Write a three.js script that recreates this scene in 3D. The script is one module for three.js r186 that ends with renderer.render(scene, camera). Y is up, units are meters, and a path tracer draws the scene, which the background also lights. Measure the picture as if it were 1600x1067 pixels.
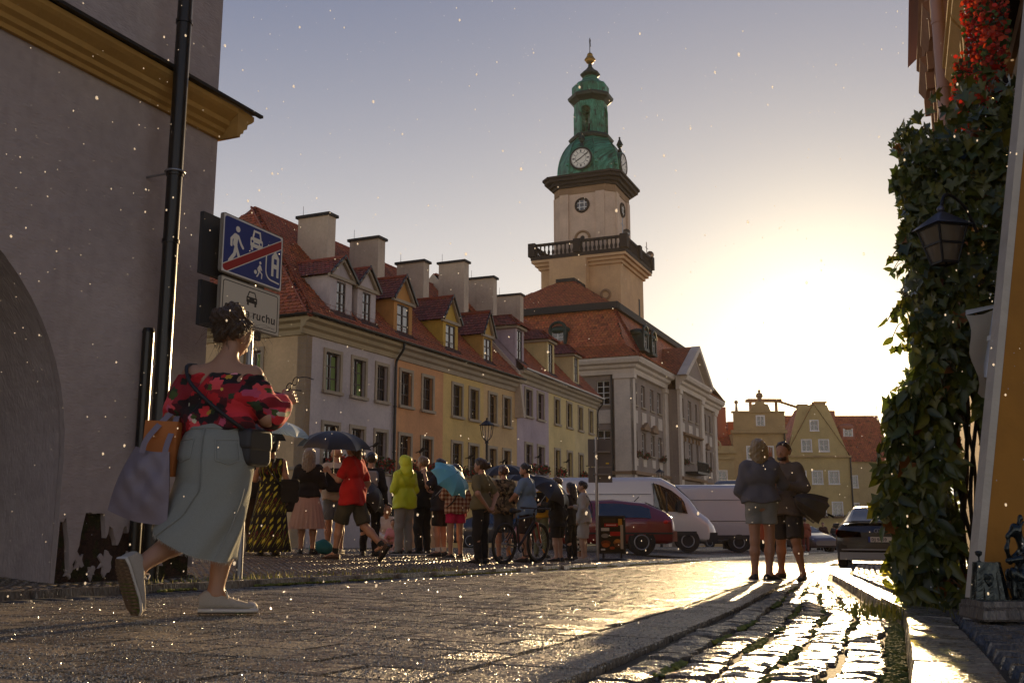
import * as THREE from 'three';
import { mergeGeometries } from 'three/addons/utils/BufferGeometryUtils.js';
import { Brush, Evaluator, SUBTRACTION, INTERSECTION } from 'three-bvh-csg';

// ---------- camera, sky, sun, exposure ----------
const scene = new THREE.Scene();
const camera = new THREE.PerspectiveCamera(37.85, 1024 / 682, 0.05, 900);
camera.position.set(0, 0.36, 0);
camera.rotation.x = THREE.MathUtils.degToRad(10.15);
const renderer = new THREE.WebGLRenderer({ antialias: true });
renderer.setSize(1024, 682);
renderer.toneMapping = THREE.LinearToneMapping;
renderer.toneMappingExposure = 1.6;
renderer.shadowMap.enabled = true;

const SUN_AZ = THREE.MathUtils.degToRad(17.6), SUN_EL = THREE.MathUtils.degToRad(8.3);
const SUN = new THREE.Vector3(Math.sin(SUN_AZ) * Math.cos(SUN_EL), Math.sin(SUN_EL), -Math.cos(SUN_AZ) * Math.cos(SUN_EL));
{
  // clear rain-washed evening air: blue overhead, cream to the horizon, a wide warm aureole round the low sun
  const W = 1024, H = 512, data = new Float32Array(W * H * 4);
  for (let j = 0; j < H; j++) for (let i = 0; i < W; i++) {
    const az = (i + 0.5) / W * 2 * Math.PI - Math.PI, el = Math.max(0, ((j + 0.5) / H - 0.5) * Math.PI);
    const x = Math.cos(az) * Math.cos(el), z = Math.sin(az) * Math.cos(el), y = Math.sin(el);
    const g = Math.acos(Math.min(1, Math.max(-1, x * SUN.x + y * SUN.y + z * SUN.z))) * 180 / Math.PI, e = el * 180 / Math.PI;
    const low = Math.exp(-Math.pow(e / 17.5, 1.6)), wide = Math.exp(-g / 14), near = Math.exp(-Math.pow(g / 6.5, 2)), disc = Math.exp(-Math.pow(g / 2.6, 2));
    const o = (j * W + i) * 4;
    data[o] = 0.035 + 0.70 * low + 0.42 * wide + 0.6 * near + 6 * disc;
    data[o + 1] = 0.07 + 0.62 * low + 0.32 * wide + 0.46 * near + 4.2 * disc;
    data[o + 2] = 0.165 + 0.455 * low + 0.165 * wide + 0.22 * near + 1.9 * disc;
    data[o + 3] = 1;
  }
  const sky = new THREE.DataTexture(data, W, H, THREE.RGBAFormat, THREE.FloatType);
  sky.mapping = THREE.EquirectangularReflectionMapping; sky.magFilter = sky.minFilter = THREE.LinearFilter; sky.needsUpdate = true;
  scene.background = sky; scene.environment = sky;
  scene.backgroundIntensity = 1; scene.environmentIntensity = 1;
}
const sun = new THREE.DirectionalLight(0xffd9a0, 5);
sun.position.copy(SUN).multiplyScalar(200); sun.target.position.set(0, 0, 0);
sun.castShadow = true; sun.shadow.mapSize.set(4096, 4096); sun.shadow.radius = 1;
Object.assign(sun.shadow.camera, { left: -80, right: 80, top: 80, bottom: -80, near: 1, far: 500 });
scene.add(sun, sun.target);

// ---------- helpers ----------
let seed = 7;
const rnd = () => { seed = (seed + 0x6D2B79F5) | 0; let t = Math.imul(seed ^ (seed >>> 15), 1 | seed); t = (t + Math.imul(t ^ (t >>> 7), 61 | t)) ^ t; return ((t ^ (t >>> 14)) >>> 0) / 4294967296; };
const RR = (a, b) => a + (b - a) * rnd();
const V = (x, y, z) => new THREE.Vector3(x, y, z);
const D2R = Math.PI / 180, clamp = (v, a, b) => Math.min(b, Math.max(a, v)), lerp = (a, b, t) => a + (b - a) * t;
const sstep = (a, b, v) => { const t = clamp((v - a) / (b - a), 0, 1); return t * t * (3 - 2 * t); };
const taken = {};
const numbered = n => { const k = taken[n] = (taken[n] ?? -1) + 1; return k ? `${n}_${String(k).padStart(3, '0')}` : n; };
function shade(o) { o.traverse(c => { if (c.isMesh) { c.castShadow = true; c.receiveShadow = true; } }); return o; }
function thing(name, label, category, p = [0, 0, 0], ry = 0, group) {
  const o = new THREE.Group(); o.name = numbered(name); o.position.set(...p); o.rotation.y = ry;
  o.userData = { label, category }; if (group) o.userData.group = group; scene.add(o); return o;
}
function solo(name, label, category, geo, m, group) { // a thing that is one mesh
  const o = new THREE.Mesh(geo, m); o.name = numbered(name); o.userData = { label, category }; if (group) o.userData.group = group; scene.add(o); return o;
}
function part(name, geo, m, parent) { const o = new THREE.Mesh(Array.isArray(geo) ? merge(geo) : geo, m); o.name = name; parent.add(o); return o; }
function structure(name, geo, m) { const o = new THREE.Mesh(geo, m); o.name = numbered(name); o.userData = { kind: 'structure' }; scene.add(o); return o; }
function clean(g) {
  g = g.index ? g.toNonIndexed() : g;
  for (const k of Object.keys(g.attributes)) if (!['position', 'normal', 'uv'].includes(k)) g.deleteAttribute(k);
  if (!g.attributes.uv) g.setAttribute('uv', new THREE.BufferAttribute(new Float32Array(g.attributes.position.count * 2), 2));
  if (!g.attributes.normal) g.computeVertexNormals();
  return g;
}
const merge = l => l.length === 1 ? l[0] : mergeGeometries(l.map(clean));
const E_ = new THREE.Euler(), M_ = new THREE.Matrix4();
function xf(g, x = 0, y = 0, z = 0, rx = 0, ry = 0, rz = 0) { M_.makeRotationFromEuler(E_.set(rx, ry, rz)).setPosition(x, y, z); return g.applyMatrix4(M_); }
function box(w, h, d, x = 0, y = 0, z = 0, rx = 0, ry = 0, rz = 0) {
  const g = new THREE.BoxGeometry(w, h, d), u = g.attributes.uv, s = [[d, h], [d, h], [w, d], [w, d], [w, h], [w, h]];
  for (let i = 0; i < 24; i++) u.setXY(i, u.getX(i) * s[i >> 2][0] + x, u.getY(i) * s[i >> 2][1] + y);
  return xf(g, x, y, z, rx, ry, rz);
}
const span = (x0, x1, y0, y1, z0, z1) => box(x1 - x0, y1 - y0, z1 - z0, (x0 + x1) / 2, (y0 + y1) / 2, (z0 + z1) / 2);
function cyl(a, b, r0, r1 = r0, n = 8, caps = true) { // a tapered rod from point a to point b
  const p = V(...a), q = V(...b), d = q.clone().sub(p), g = new THREE.CylinderGeometry(r1, r0, d.length(), n, 1, !caps);
  g.applyQuaternion(new THREE.Quaternion().setFromUnitVectors(V(0, 1, 0), d.normalize()));
  return g.translate((p.x + q.x) / 2, (p.y + q.y) / 2, (p.z + q.z) / 2);
}
const tube = (pts, r, n = 6, seg = pts.length * 4) => new THREE.TubeGeometry(new THREE.CatmullRomCurve3(pts.map(p => V(...p))), seg, r, n);
const ball = (x, y, z, r, sx = 1, sy = 1, sz = 1, n = 10) => { const g = new THREE.SphereGeometry(r, n, Math.ceil(n * 0.7)); g.scale(sx, sy, sz); return g.translate(x, y, z); };
const poly = pts => { const s = new THREE.Shape(); pts.forEach((p, i) => i ? s.lineTo(...p) : s.moveTo(...p)); s.closePath(); return s; };
const rectHole = (x0, x1, y0, y1) => { const p = new THREE.Path(); p.moveTo(x0, y0); p.lineTo(x0, y1); p.lineTo(x1, y1); p.lineTo(x1, y0); p.closePath(); return p; };
const slab = (shape, d, z0 = 0) => new THREE.ExtrudeGeometry(shape, { depth: d, bevelEnabled: false, curveSegments: 16 }).translate(0, 0, z0); // z0 .. z0 + d
function mould(profile, x0, x1) { // a profile of [out, up] points drawn out along x
  return new THREE.ExtrudeGeometry(poly(profile), { depth: x1 - x0, bevelEnabled: false }).rotateY(-Math.PI / 2).translate(x1, 0, 0);
}
function ringLoft(rings, closeEnds = true) { // rings: arrays of [x, y, z], the same number of points each
  const n = rings[0].length, pos = [], uv = [], idx = [];
  let v = 0;
  rings.forEach((r, k) => {
    if (k) { const a = r[0], b = rings[k - 1][0]; v += Math.hypot(a[0] - b[0], a[1] - b[1], a[2] - b[2]); }
    let u = 0;
    for (let i = 0; i <= n; i++) { const p = r[i % n]; if (i) { const q = r[i - 1]; u += Math.hypot(p[0] - q[0], p[1] - q[1], p[2] - q[2]); } pos.push(...p); uv.push(u, v); }
  });
  for (let k = 0; k < rings.length - 1; k++) for (let i = 0; i < n; i++) { const a = k * (n + 1) + i, b = a + n + 1; idx.push(a, a + 1, b, b, a + 1, b + 1); }
  if (closeEnds) for (const k of [0, rings.length - 1]) {
    const r = rings[k], c = [0, 1, 2].map(j => r.reduce((s, p) => s + p[j], 0) / n), o = pos.length / 3;
    pos.push(...c); uv.push(0, v * (k ? 1 : 0)); r.forEach(p => { pos.push(...p); uv.push(0.1, 0); });
    for (let i = 0; i < n; i++) k ? idx.push(o, o + 1 + i, o + 1 + (i + 1) % n) : idx.push(o, o + 1 + (i + 1) % n, o + 1 + i);
  }
  const g = new THREE.BufferGeometry();
  g.setAttribute('position', new THREE.Float32BufferAttribute(pos, 3)); g.setAttribute('uv', new THREE.Float32BufferAttribute(uv, 2)); g.setIndex(idx);
  g.computeVertexNormals();
  // weld the normals along the seam
  const N = g.attributes.normal;
  for (let k = 0; k < rings.length; k++) { const a = k * (n + 1), b = a + n, m = V(N.getX(a) + N.getX(b), N.getY(a) + N.getY(b), N.getZ(a) + N.getZ(b)).normalize(); N.setXYZ(a, m.x, m.y, m.z); N.setXYZ(b, m.x, m.y, m.z); }
  return g;
}
function oval(cx, cy, cz, rx, rz, n = 20, f) { return Array.from({ length: n }, (_, i) => { const a = i / n * 2 * Math.PI, k = f ? f(a) : 1; return [cx + Math.sin(a) * rx * k, cy, cz + Math.cos(a) * rz * k]; }); }

// ---------- textures: what surfaces are made of ----------
function tileNoise(N, cells, sd) {
  const s0 = seed; seed = sd; const g = Float32Array.from({ length: cells * cells }, rnd); seed = s0;
  const out = new Float32Array(N * N);
  for (let j = 0; j < N; j++) for (let i = 0; i < N; i++) {
    const x = i / N * cells, y = j / N * cells, xi = Math.floor(x), yi = Math.floor(y), u = x - xi, v = y - yi, a = u * u * (3 - 2 * u), b = v * v * (3 - 2 * v), x1 = (xi + 1) % cells, y1 = (yi + 1) % cells;
    out[j * N + i] = lerp(lerp(g[yi * cells + xi], g[yi * cells + x1], a), lerp(g[y1 * cells + xi], g[y1 * cells + x1], a), b);
  }
  return out;
}
function fbm(N, cells, oct, sd, gain = 0.5) {
  const out = new Float32Array(N * N); let amp = 1, tot = 0;
  for (let o = 0; o < oct && cells << o <= N; o++) { const t = tileNoise(N, cells << o, sd + o * 101); for (let i = 0; i < out.length; i++) out[i] += t[i] * amp; tot += amp; amp *= gain; }
  for (let i = 0; i < out.length; i++) out[i] /= tot; return out;
}
function tex(N, f, metres = 1, srgb = true) { // f(i, j) -> grey or [r, g, b], 0 .. 1
  const d = new Uint8Array(N * N * 4);
  for (let j = 0; j < N; j++) for (let i = 0; i < N; i++) { const c = f(i, j), o = (j * N + i) * 4; if (c.length) { d[o] = clamp(c[0], 0, 1) * 255; d[o + 1] = clamp(c[1], 0, 1) * 255; d[o + 2] = clamp(c[2], 0, 1) * 255; } else d[o] = d[o + 1] = d[o + 2] = clamp(c, 0, 1) * 255; d[o + 3] = 255; }
  const t = new THREE.DataTexture(d, N, N); t.wrapS = t.wrapT = THREE.RepeatWrapping; t.magFilter = THREE.LinearFilter; t.minFilter = THREE.LinearMipmapLinearFilter; t.generateMipmaps = true;
  if (srgb) t.colorSpace = THREE.SRGBColorSpace; t.repeat.set(1 / metres, 1 / metres); t.needsUpdate = true; return t;
}
function print(w, h, draw) { const c = document.createElement('canvas'); c.width = w; c.height = h; const x = c.getContext('2d'); draw(x, w, h); const t = new THREE.CanvasTexture(c); t.colorSpace = THREE.SRGBColorSpace; return t; }
const N5 = 512;
const nA = fbm(N5, 4, 6, 11), nB = fbm(N5, 16, 5, 23), nC = fbm(N5, 64, 3, 37), nD = fbm(N5, 128, 2, 51, 0.8), nS = fbm(N5, 3, 3, 71);
const at = (n, i, j) => n[(((j % N5) + N5) % N5) * N5 + (((i % N5) + N5) % N5)];
const streak = (i, j) => at(nC, i, j >> 4) * 0.6 + at(nB, i * 2, j >> 3) * 0.4; // run-off marks
const T = {
  plaster: tex(N5, (i, j) => { const a = at(nA, i, j), c = at(nC, i, j), s = streak(i, j); const v = 0.80 + 0.2 * a + 0.08 * (c - 0.5) - 0.14 * Math.max(0, s - 0.58) * 3 * at(nS, i, j); return [v, v * 0.99, v * (0.96 + 0.05 * at(nS, j, i))]; }, 5),
  plasterBump: tex(N5, (i, j) => 0.5 * at(nB, i, j) + 0.3 * at(nC, i, j) + 0.2 * at(nD, i, j), 2.5, false),
  trowel: tex(N5, (i, j) => 0.6 * at(nA, i * 2 + j, j * 3 - i) + 0.3 * at(nB, i, j * 2) + 0.25 * at(nC, i, j * 3), 2.2, false),
  stone: tex(N5, (i, j) => { const v = 0.62 + 0.35 * at(nB, i, j) + 0.5 * (at(nD, i, j) - 0.5); return [v, v * 0.985, v * 0.96]; }, 0.9),
  stoneBump: tex(N5, (i, j) => 0.3 * at(nB, i, j) + 0.4 * at(nC, i, j) + 0.45 * at(nD, i, j), 0.7, false),
  wet: tex(N5, (i, j) => 0.30 + 0.7 * sstep(0.36, 0.66, 0.55 * at(nA, i, j) + 0.45 * at(nC, i, j)), 1.7, false),
  dirt: tex(N5, (i, j) => { const v = 0.55 + 0.5 * at(nC, i, j), m = sstep(0.5, 0.66, at(nB, i, j)); return [v * lerp(1, 0.8, m), v * lerp(0.92, 1, m), v * lerp(0.8, 0.5, m)]; }, 1.3),
  tile: tex(N5, (i, j) => { const v = 0.66 + 0.4 * at(nB, i, j) + 0.25 * (at(nD, i, j) - 0.5), k = sstep(0.55, 0.75, at(nA, i, j)); return [v, v * lerp(1, 0.93, k), v * lerp(1, 0.88, k)]; }, 1.6),
  patina: tex(N5, (i, j) => { const s = streak(i, j), a = at(nA, i, j), m = sstep(0.42, 0.66, s * 0.5 + a * 0.5), k = sstep(0.52, 0.66, at(nB, i, j >> 1) * 0.6 + s * 0.4); return [lerp(0.34, 0.72, m) * lerp(1, 0.55, k), lerp(0.62, 0.92, m) * lerp(1, 0.5, k), lerp(0.52, 0.86, m) * lerp(1, 0.48, k)]; }, 3.3),
  weave: tex(128, (i, j) => 0.78 + 0.16 * (((i >> 1) + (j >> 1)) % 2) + 0.14 * (at(nC, i * 4, j * 4) - 0.5), 0.09),
  weaveBump: tex(128, (i, j) => (((i >> 1) + (j >> 1)) % 2) * 0.6 + 0.4 * at(nD, i * 4, j * 4), 0.09, false),
  crease: tex(N5, (i, j) => 0.65 * at(nA, i, j) + 0.35 * at(nB, i * 0.7 | 0, j), 0.9, false),
  hair: tex(N5, (i, j) => { const v = 0.45 + 0.75 * (at(nC, i * 2, j >> 4) * 0.6 + at(nD, i, j >> 3) * 0.4); return [v, v * 0.97, v * 0.92]; }, 0.25),
  hairBump: tex(N5, (i, j) => at(nC, i * 2, j >> 4) * 0.5 + at(nD, i, j >> 3) * 0.5, 0.25, false),
  leaf: tex(256, (i, j) => { const v = 0.7 + 0.5 * at(nB, i * 2, j * 2); return [v, v, v * 0.9]; }, 0.3),
  bark: tex(N5, (i, j) => 0.4 + 0.7 * at(nC, i, j >> 3), 0.5),
};
function std(hex, rough = 0.8, o = {}) { const m = new THREE.MeshStandardMaterial({ color: hex, roughness: rough, side: THREE.DoubleSide }); for (const k in o) m[k] = o[k]; return m; }
function phys(hex, rough = 0.8, o = {}) { const m = new THREE.MeshPhysicalMaterial({ color: hex, roughness: rough, side: THREE.DoubleSide }); for (const k in o) m[k] = o[k]; return m; }
const lin = (r, g, b) => new THREE.Color().setRGB(r, g, b);
const plaster = (r, g, b, bump = 0.004) => std(lin(r, g, b), 0.92, { map: T.plaster, bumpMap: T.plasterBump, bumpScale: bump });
const cloth = (r, g, b, o = {}) => phys(lin(r, g, b), 0.95, { bumpMap: T.crease, bumpScale: 0.012, sheen: 0.25, sheenRoughness: 0.6, sheenColor: lin(r, g, b), ...o });
const M = { tileBare: std(lin(0.30, 0.10, 0.06), 0.8),
  lime: plaster(0.58, 0.505, 0.465), tan: plaster(0.70, 0.50, 0.27), orange: plaster(0.70, 0.35, 0.15), yellow: plaster(0.72, 0.50, 0.17), ochre: plaster(0.68, 0.46, 0.21), mauve: plaster(0.50, 0.40, 0.42),
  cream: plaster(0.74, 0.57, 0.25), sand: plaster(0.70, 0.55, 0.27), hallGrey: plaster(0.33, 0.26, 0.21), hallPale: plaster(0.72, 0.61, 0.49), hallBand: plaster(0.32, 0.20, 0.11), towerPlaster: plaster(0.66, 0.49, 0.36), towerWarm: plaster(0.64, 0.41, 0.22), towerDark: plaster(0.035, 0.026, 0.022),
  chimney: plaster(0.60, 0.48, 0.35), soot: std(lin(0.02, 0.018, 0.017), 0.8),
  surround: std(lin(0.42, 0.34, 0.23), 0.85, { map: T.plaster, bumpMap: T.plasterBump, bumpScale: 0.003 }),
  woodDark: std(lin(0.05, 0.028, 0.018), 0.55), woodWhite: std(lin(0.62, 0.58, 0.52), 0.5), woodBrown: std(lin(0.10, 0.04, 0.02), 0.5),
  glass: phys(lin(0.012, 0.013, 0.015), 0.04, { ior: 1.9 }), glassBright: phys(lin(0.03, 0.03, 0.03), 0.03, { ior: 2.3 }),
  curtain: std(lin(0.16, 0.22, 0.06), 0.9), lace: std(lin(0.55, 0.54, 0.5), 0.9),
  gutter: std(lin(0.025, 0.024, 0.022), 0.42, { metalness: 0.4 }), zinc: std(lin(0.42, 0.42, 0.43), 0.35, { metalness: 0.7 }),
  tileRed: std(lin(0.50, 0.135, 0.042), 0.62, { map: T.tile, vertexColors: true }), tileBrown: std(lin(0.34, 0.09, 0.045), 0.45, { map: T.tile, vertexColors: true }), tileHall: std(lin(0.52, 0.15, 0.045), 0.6, { map: T.tile, vertexColors: true }),
  underlay: std(lin(0.05, 0.018, 0.012), 0.9),
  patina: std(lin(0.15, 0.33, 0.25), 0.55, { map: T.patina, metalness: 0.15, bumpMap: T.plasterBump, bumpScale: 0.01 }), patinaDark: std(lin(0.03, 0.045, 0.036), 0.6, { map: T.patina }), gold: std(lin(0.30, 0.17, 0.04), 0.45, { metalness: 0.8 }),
  iron: std(lin(0.018, 0.017, 0.017), 0.5, { metalness: 0.5 }), ironGloss: std(lin(0.02, 0.018, 0.016), 0.28, { metalness: 0.3 }), steel: std(lin(0.30, 0.30, 0.31), 0.4, { metalness: 0.7 }),
  rubber: std(lin(0.018, 0.018, 0.018), 0.8), white: std(lin(0.74, 0.72, 0.70), 0.6),
};
// ---------- the lie of the land: a street falling gently away, rising towards the houses on the left ----------
const SA = Math.sin(23 * D2R), CA = Math.cos(23 * D2R);
const xz = (a, b) => [a * SA + b * CA, -a * CA + b * SA];               // a metres down the street, b metres to the right of its axis
const ab = (x, z) => [x * SA - z * CA, x * CA + z * SA];
const line = pts => a => { let i = 0; while (i < pts.length - 2 && a > pts[i + 1][0]) i++; const [p, q] = [pts[i], pts[i + 1]]; return lerp(p[1], q[1], (a - p[0]) / (q[0] - p[0])); };
const leftB = line([[0, -5.95], [4.95, -5.81], [15.3, -5.42], [60, -5.3]]);
const rightB = line([[0, -0.83], [10.1, -1.59], [19, -2.15], [60, -4]]);
const kerbB = line([[0, -0.08], [3.08, -0.12], [6.49, -0.25], [7.63, -0.36], [15.2, -1.5], [19, -1.75], [40, -3]]);
function gh(x, z) {
  const [a, b] = ab(x, z), p = -5.5 - b;
  const up = clamp(p - 1.6, 0, 5), dn = clamp(-p - 1, 0, 5);
  return 0.0253 * Math.max(z, -170) + 0.1 * up * (1 - 0.1 * up) - 0.03 * dn * (a > 8 ? 1 : a / 8);
}
const onGround = (a, b, h = 0) => { const [x, z] = xz(a, b); return V(x, gh(x, z) + h, z); };
function seat(o, a, b, h, turn = 0, tilt = 0) { // lay an object on the ground at a, b, square to the street
  const P = onGround(a, b, h), e = 0.2, X = onGround(a, b + e).sub(onGround(a, b - e)).normalize(), Z = onGround(a - e, b).sub(onGround(a + e, b)).normalize(), Y = Z.clone().cross(X).normalize();
  const m = new THREE.Matrix4().makeBasis(X, Y, Z.clone().copy(X).cross(Y)).setPosition(P);
  m.multiply(new THREE.Matrix4().makeRotationFromEuler(new THREE.Euler(RR(-tilt, tilt), turn, RR(-tilt, tilt))));
  if (o) { o.matrixAutoUpdate = true; m.decompose(o.position, o.quaternion, o.scale); }
  return m;
}
function stone(w, l, h, ch, dome, rough, crisp = false) { // a squared stone: worn arris, uneven top, uv in metres
  const n = 5, pos = [], uv = [], idx = [], o = [rnd() * 3, rnd() * 3], us = [0, ch / w, 0.5, 1 - ch / w, 1], vs = [0, ch / l, 0.5, 1 - ch / l, 1];
  for (let j = 0; j < n; j++) for (let i = 0; i < n; i++) {
    const edge = i === 0 || j === 0 || i === 4 || j === 4, mid = (i === 2) + (j === 2), cj = edge ? 0 : rough;
    pos.push((us[i] - 0.5) * w + RR(-cj, cj) * 0.6, edge ? -h : dome * (mid ? (mid === 2 ? 1 : 0.75) : 0.35) + RR(-cj, cj) * 0.5, (vs[j] - 0.5) * l + RR(-cj, cj) * 0.6);
    uv.push(us[i] * w + o[0], vs[j] * l + o[1]);
  }
  for (let j = 0; j < 4; j++) for (let i = 0; i < 4; i++) { const a = j * n + i; idx.push(a, a + n, a + 1, a + 1, a + n, a + n + 1); }
  const g = new THREE.BufferGeometry(); g.setAttribute('position', new THREE.Float32BufferAttribute(pos, 3)); g.setAttribute('uv', new THREE.Float32BufferAttribute(uv, 2)); g.setIndex(idx); if (crisp) { const f = g.toNonIndexed(); f.computeVertexNormals(); return f; } g.computeVertexNormals(); return g;
}
const wetStone = (r, g, b, rough, bump) => std(lin(r, g, b), rough, { map: T.stone, roughnessMap: T.wet, bumpMap: T.stoneBump, bumpScale: bump });
const slabMats = [wetStone(0.30, 0.248, 0.19, 0.56, 0.014), wetStone(0.335, 0.275, 0.21, 0.6, 0.014), wetStone(0.26, 0.22, 0.172, 0.52, 0.014)];
const cobbleMats = [wetStone(0.17, 0.145, 0.115, 0.5, 0.014), wetStone(0.22, 0.185, 0.145, 0.55, 0.014), wetStone(0.13, 0.118, 0.1, 0.46, 0.014), wetStone(0.2, 0.15, 0.11, 0.55, 0.014), wetStone(0.26, 0.225, 0.18, 0.6, 0.014)];
const blueMats = [wetStone(0.10, 0.10, 0.105, 0.5, 0.004), wetStone(0.075, 0.08, 0.088, 0.5, 0.004)];
const settMat = wetStone(0.24, 0.205, 0.155, 0.6, 0.005), kerbMat = wetStone(0.2, 0.175, 0.145, 0.5, 0.005);
const bedMat = std(lin(0.035, 0.028, 0.018), 0.8, { map: T.dirt, bumpMap: T.stoneBump, bumpScale: 0.01 });
const farMat = wetStone(0.17, 0.145, 0.11, 0.62, 0.02);
{
  const pos = [], uv = [], idx = [], xs = [], zs = [];
  for (let i = -60; i <= 60; i++) xs.push(Math.sinh(i / 60 * 4.6) * 4.5);
  zs.push(40, 20, 12, 8); for (let i = 0; i <= 110; i++) zs.push(5 - (Math.pow(1.052, i) - 1) * 1.6);
  for (const z of zs) for (const x of xs) { pos.push(x, gh(x, z) - 0.045, z); uv.push(x, z); }
  const n = xs.length; for (let j = 0; j < zs.length - 1; j++) for (let i = 0; i < n - 1; i++) { const a = j * n + i; idx.push(a, a + 1, a + n, a + 1, a + n + 1, a + n); }
  const g = new THREE.BufferGeometry(); g.setAttribute('position', new THREE.Float32BufferAttribute(pos, 3)); g.setAttribute('uv', new THREE.Float32BufferAttribute(uv, 2)); g.setIndex(idx); g.computeVertexNormals();
  structure('ground', g, bedMat);
}
function sheet(name, a0, a1, f0, f1, h, m, na = 40, nb = 8) { // a strip of ground between two lines along the street
  const pos = [], uv = [], idx = [];
  for (let i = 0; i <= na; i++) for (let j = 0; j <= nb; j++) { const t = i / na, a = a0 + (a1 - a0) * t * (0.35 + 0.65 * t), b = lerp(f0(a), f1(a), j / nb), p = onGround(a, b, h); pos.push(p.x, p.y, p.z); uv.push(p.x, p.z); }
  for (let i = 0; i < na; i++) for (let j = 0; j < nb; j++) { const q = i * (nb + 1) + j; idx.push(q, q + 1, q + nb + 1, q + 1, q + nb + 2, q + nb + 1); }
  const g = new THREE.BufferGeometry(); g.setAttribute('position', new THREE.Float32BufferAttribute(pos, 3)); g.setAttribute('uv', new THREE.Float32BufferAttribute(uv, 2)); g.setIndex(idx); g.computeVertexNormals();
  return structure(name, g, m);
}
const setting = name => { const o = new THREE.Group(); o.name = name; o.userData = { kind: 'structure' }; scene.add(o); return o; };
function instanced(name, geo, m, mats, parent, colors) {
  const o = new THREE.InstancedMesh(geo, m, mats.length); o.name = name; o.userData = { kind: 'stuff' };
  mats.forEach((q, i) => { o.setMatrixAt(i, q); if (colors) o.setColorAt(i, colors[i]); });
  parent.add(o); return o;
}
const scaled = (m, x, y, z) => m.clone().multiply(new THREE.Matrix4().makeScale(x, y, z));
// the far square, where single stones no longer show
sheet('square_pavement', 27, 190, () => -60, () => -5.4, 0.03, farMat);
sheet('street_surface', 26, 190, () => -5.4, () => 60, 0, farMat);
// the carriageway of big grey slabs
const road = setting('road'), roadRest = [];
{
  const L = 0.54, C = 0.31, near = Array.from({ length: 6 }, () => stone(L - 0.02, C - 0.02, 0.05, 0.006, 0.0006, 0.0014, true));
  const edge = Array.from({ length: 4 }, () => stone(0.36, 0.7 - 0.016, 0.05, 0.008, 0.0006, 0.0016, true));
  let count = 0;
  for (let k = 0, a = 1.6; a < 27; a += C, k++) {
    const b0 = leftB(a) + 0.34, b1 = rightB(a) - 0.4;
    for (let b = b0 + (k % 2 ? -L / 2 : 0) + RR(-0.03, 0.03); b < b1 - 0.05; b += L) {
      const s = Math.max(b, b0), e = Math.min(b + L, b1); if (e - s < 0.06) continue;
      const g = near[(rnd() * 6) | 0], m = slabMats[(rnd() * 3) | 0], mat = scaled(seat(null, a, (s + e) / 2, RR(-0.002, 0.002), 0, 0.0035), (e - s) / L, 1, 1);
      const [x, z] = xz(a, (s + e) / 2), seen = Math.abs(x / z) < 0.56 && z < -2.3;
      if (!seen && a < 12) continue;
      if (count < 300) { const o = part('paving_slab', g, m, road); mat.decompose(o.position, o.quaternion, o.scale); count++; } else roadRest.push(mat);
    }
  }
  for (let a = 1.5; a < 26; a += 0.7) {
    const o = part('edge_slab', edge[(rnd() * 4) | 0], slabMats[(rnd() * 3) | 0], road), b = rightB(a) - 0.205;
    seat(o, a, b, RR(-0.002, 0.002), 0.05, 0.004);
  }
  instanced('far_paving_slabs', near[0], slabMats[0], roadRest, road);
}
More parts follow.
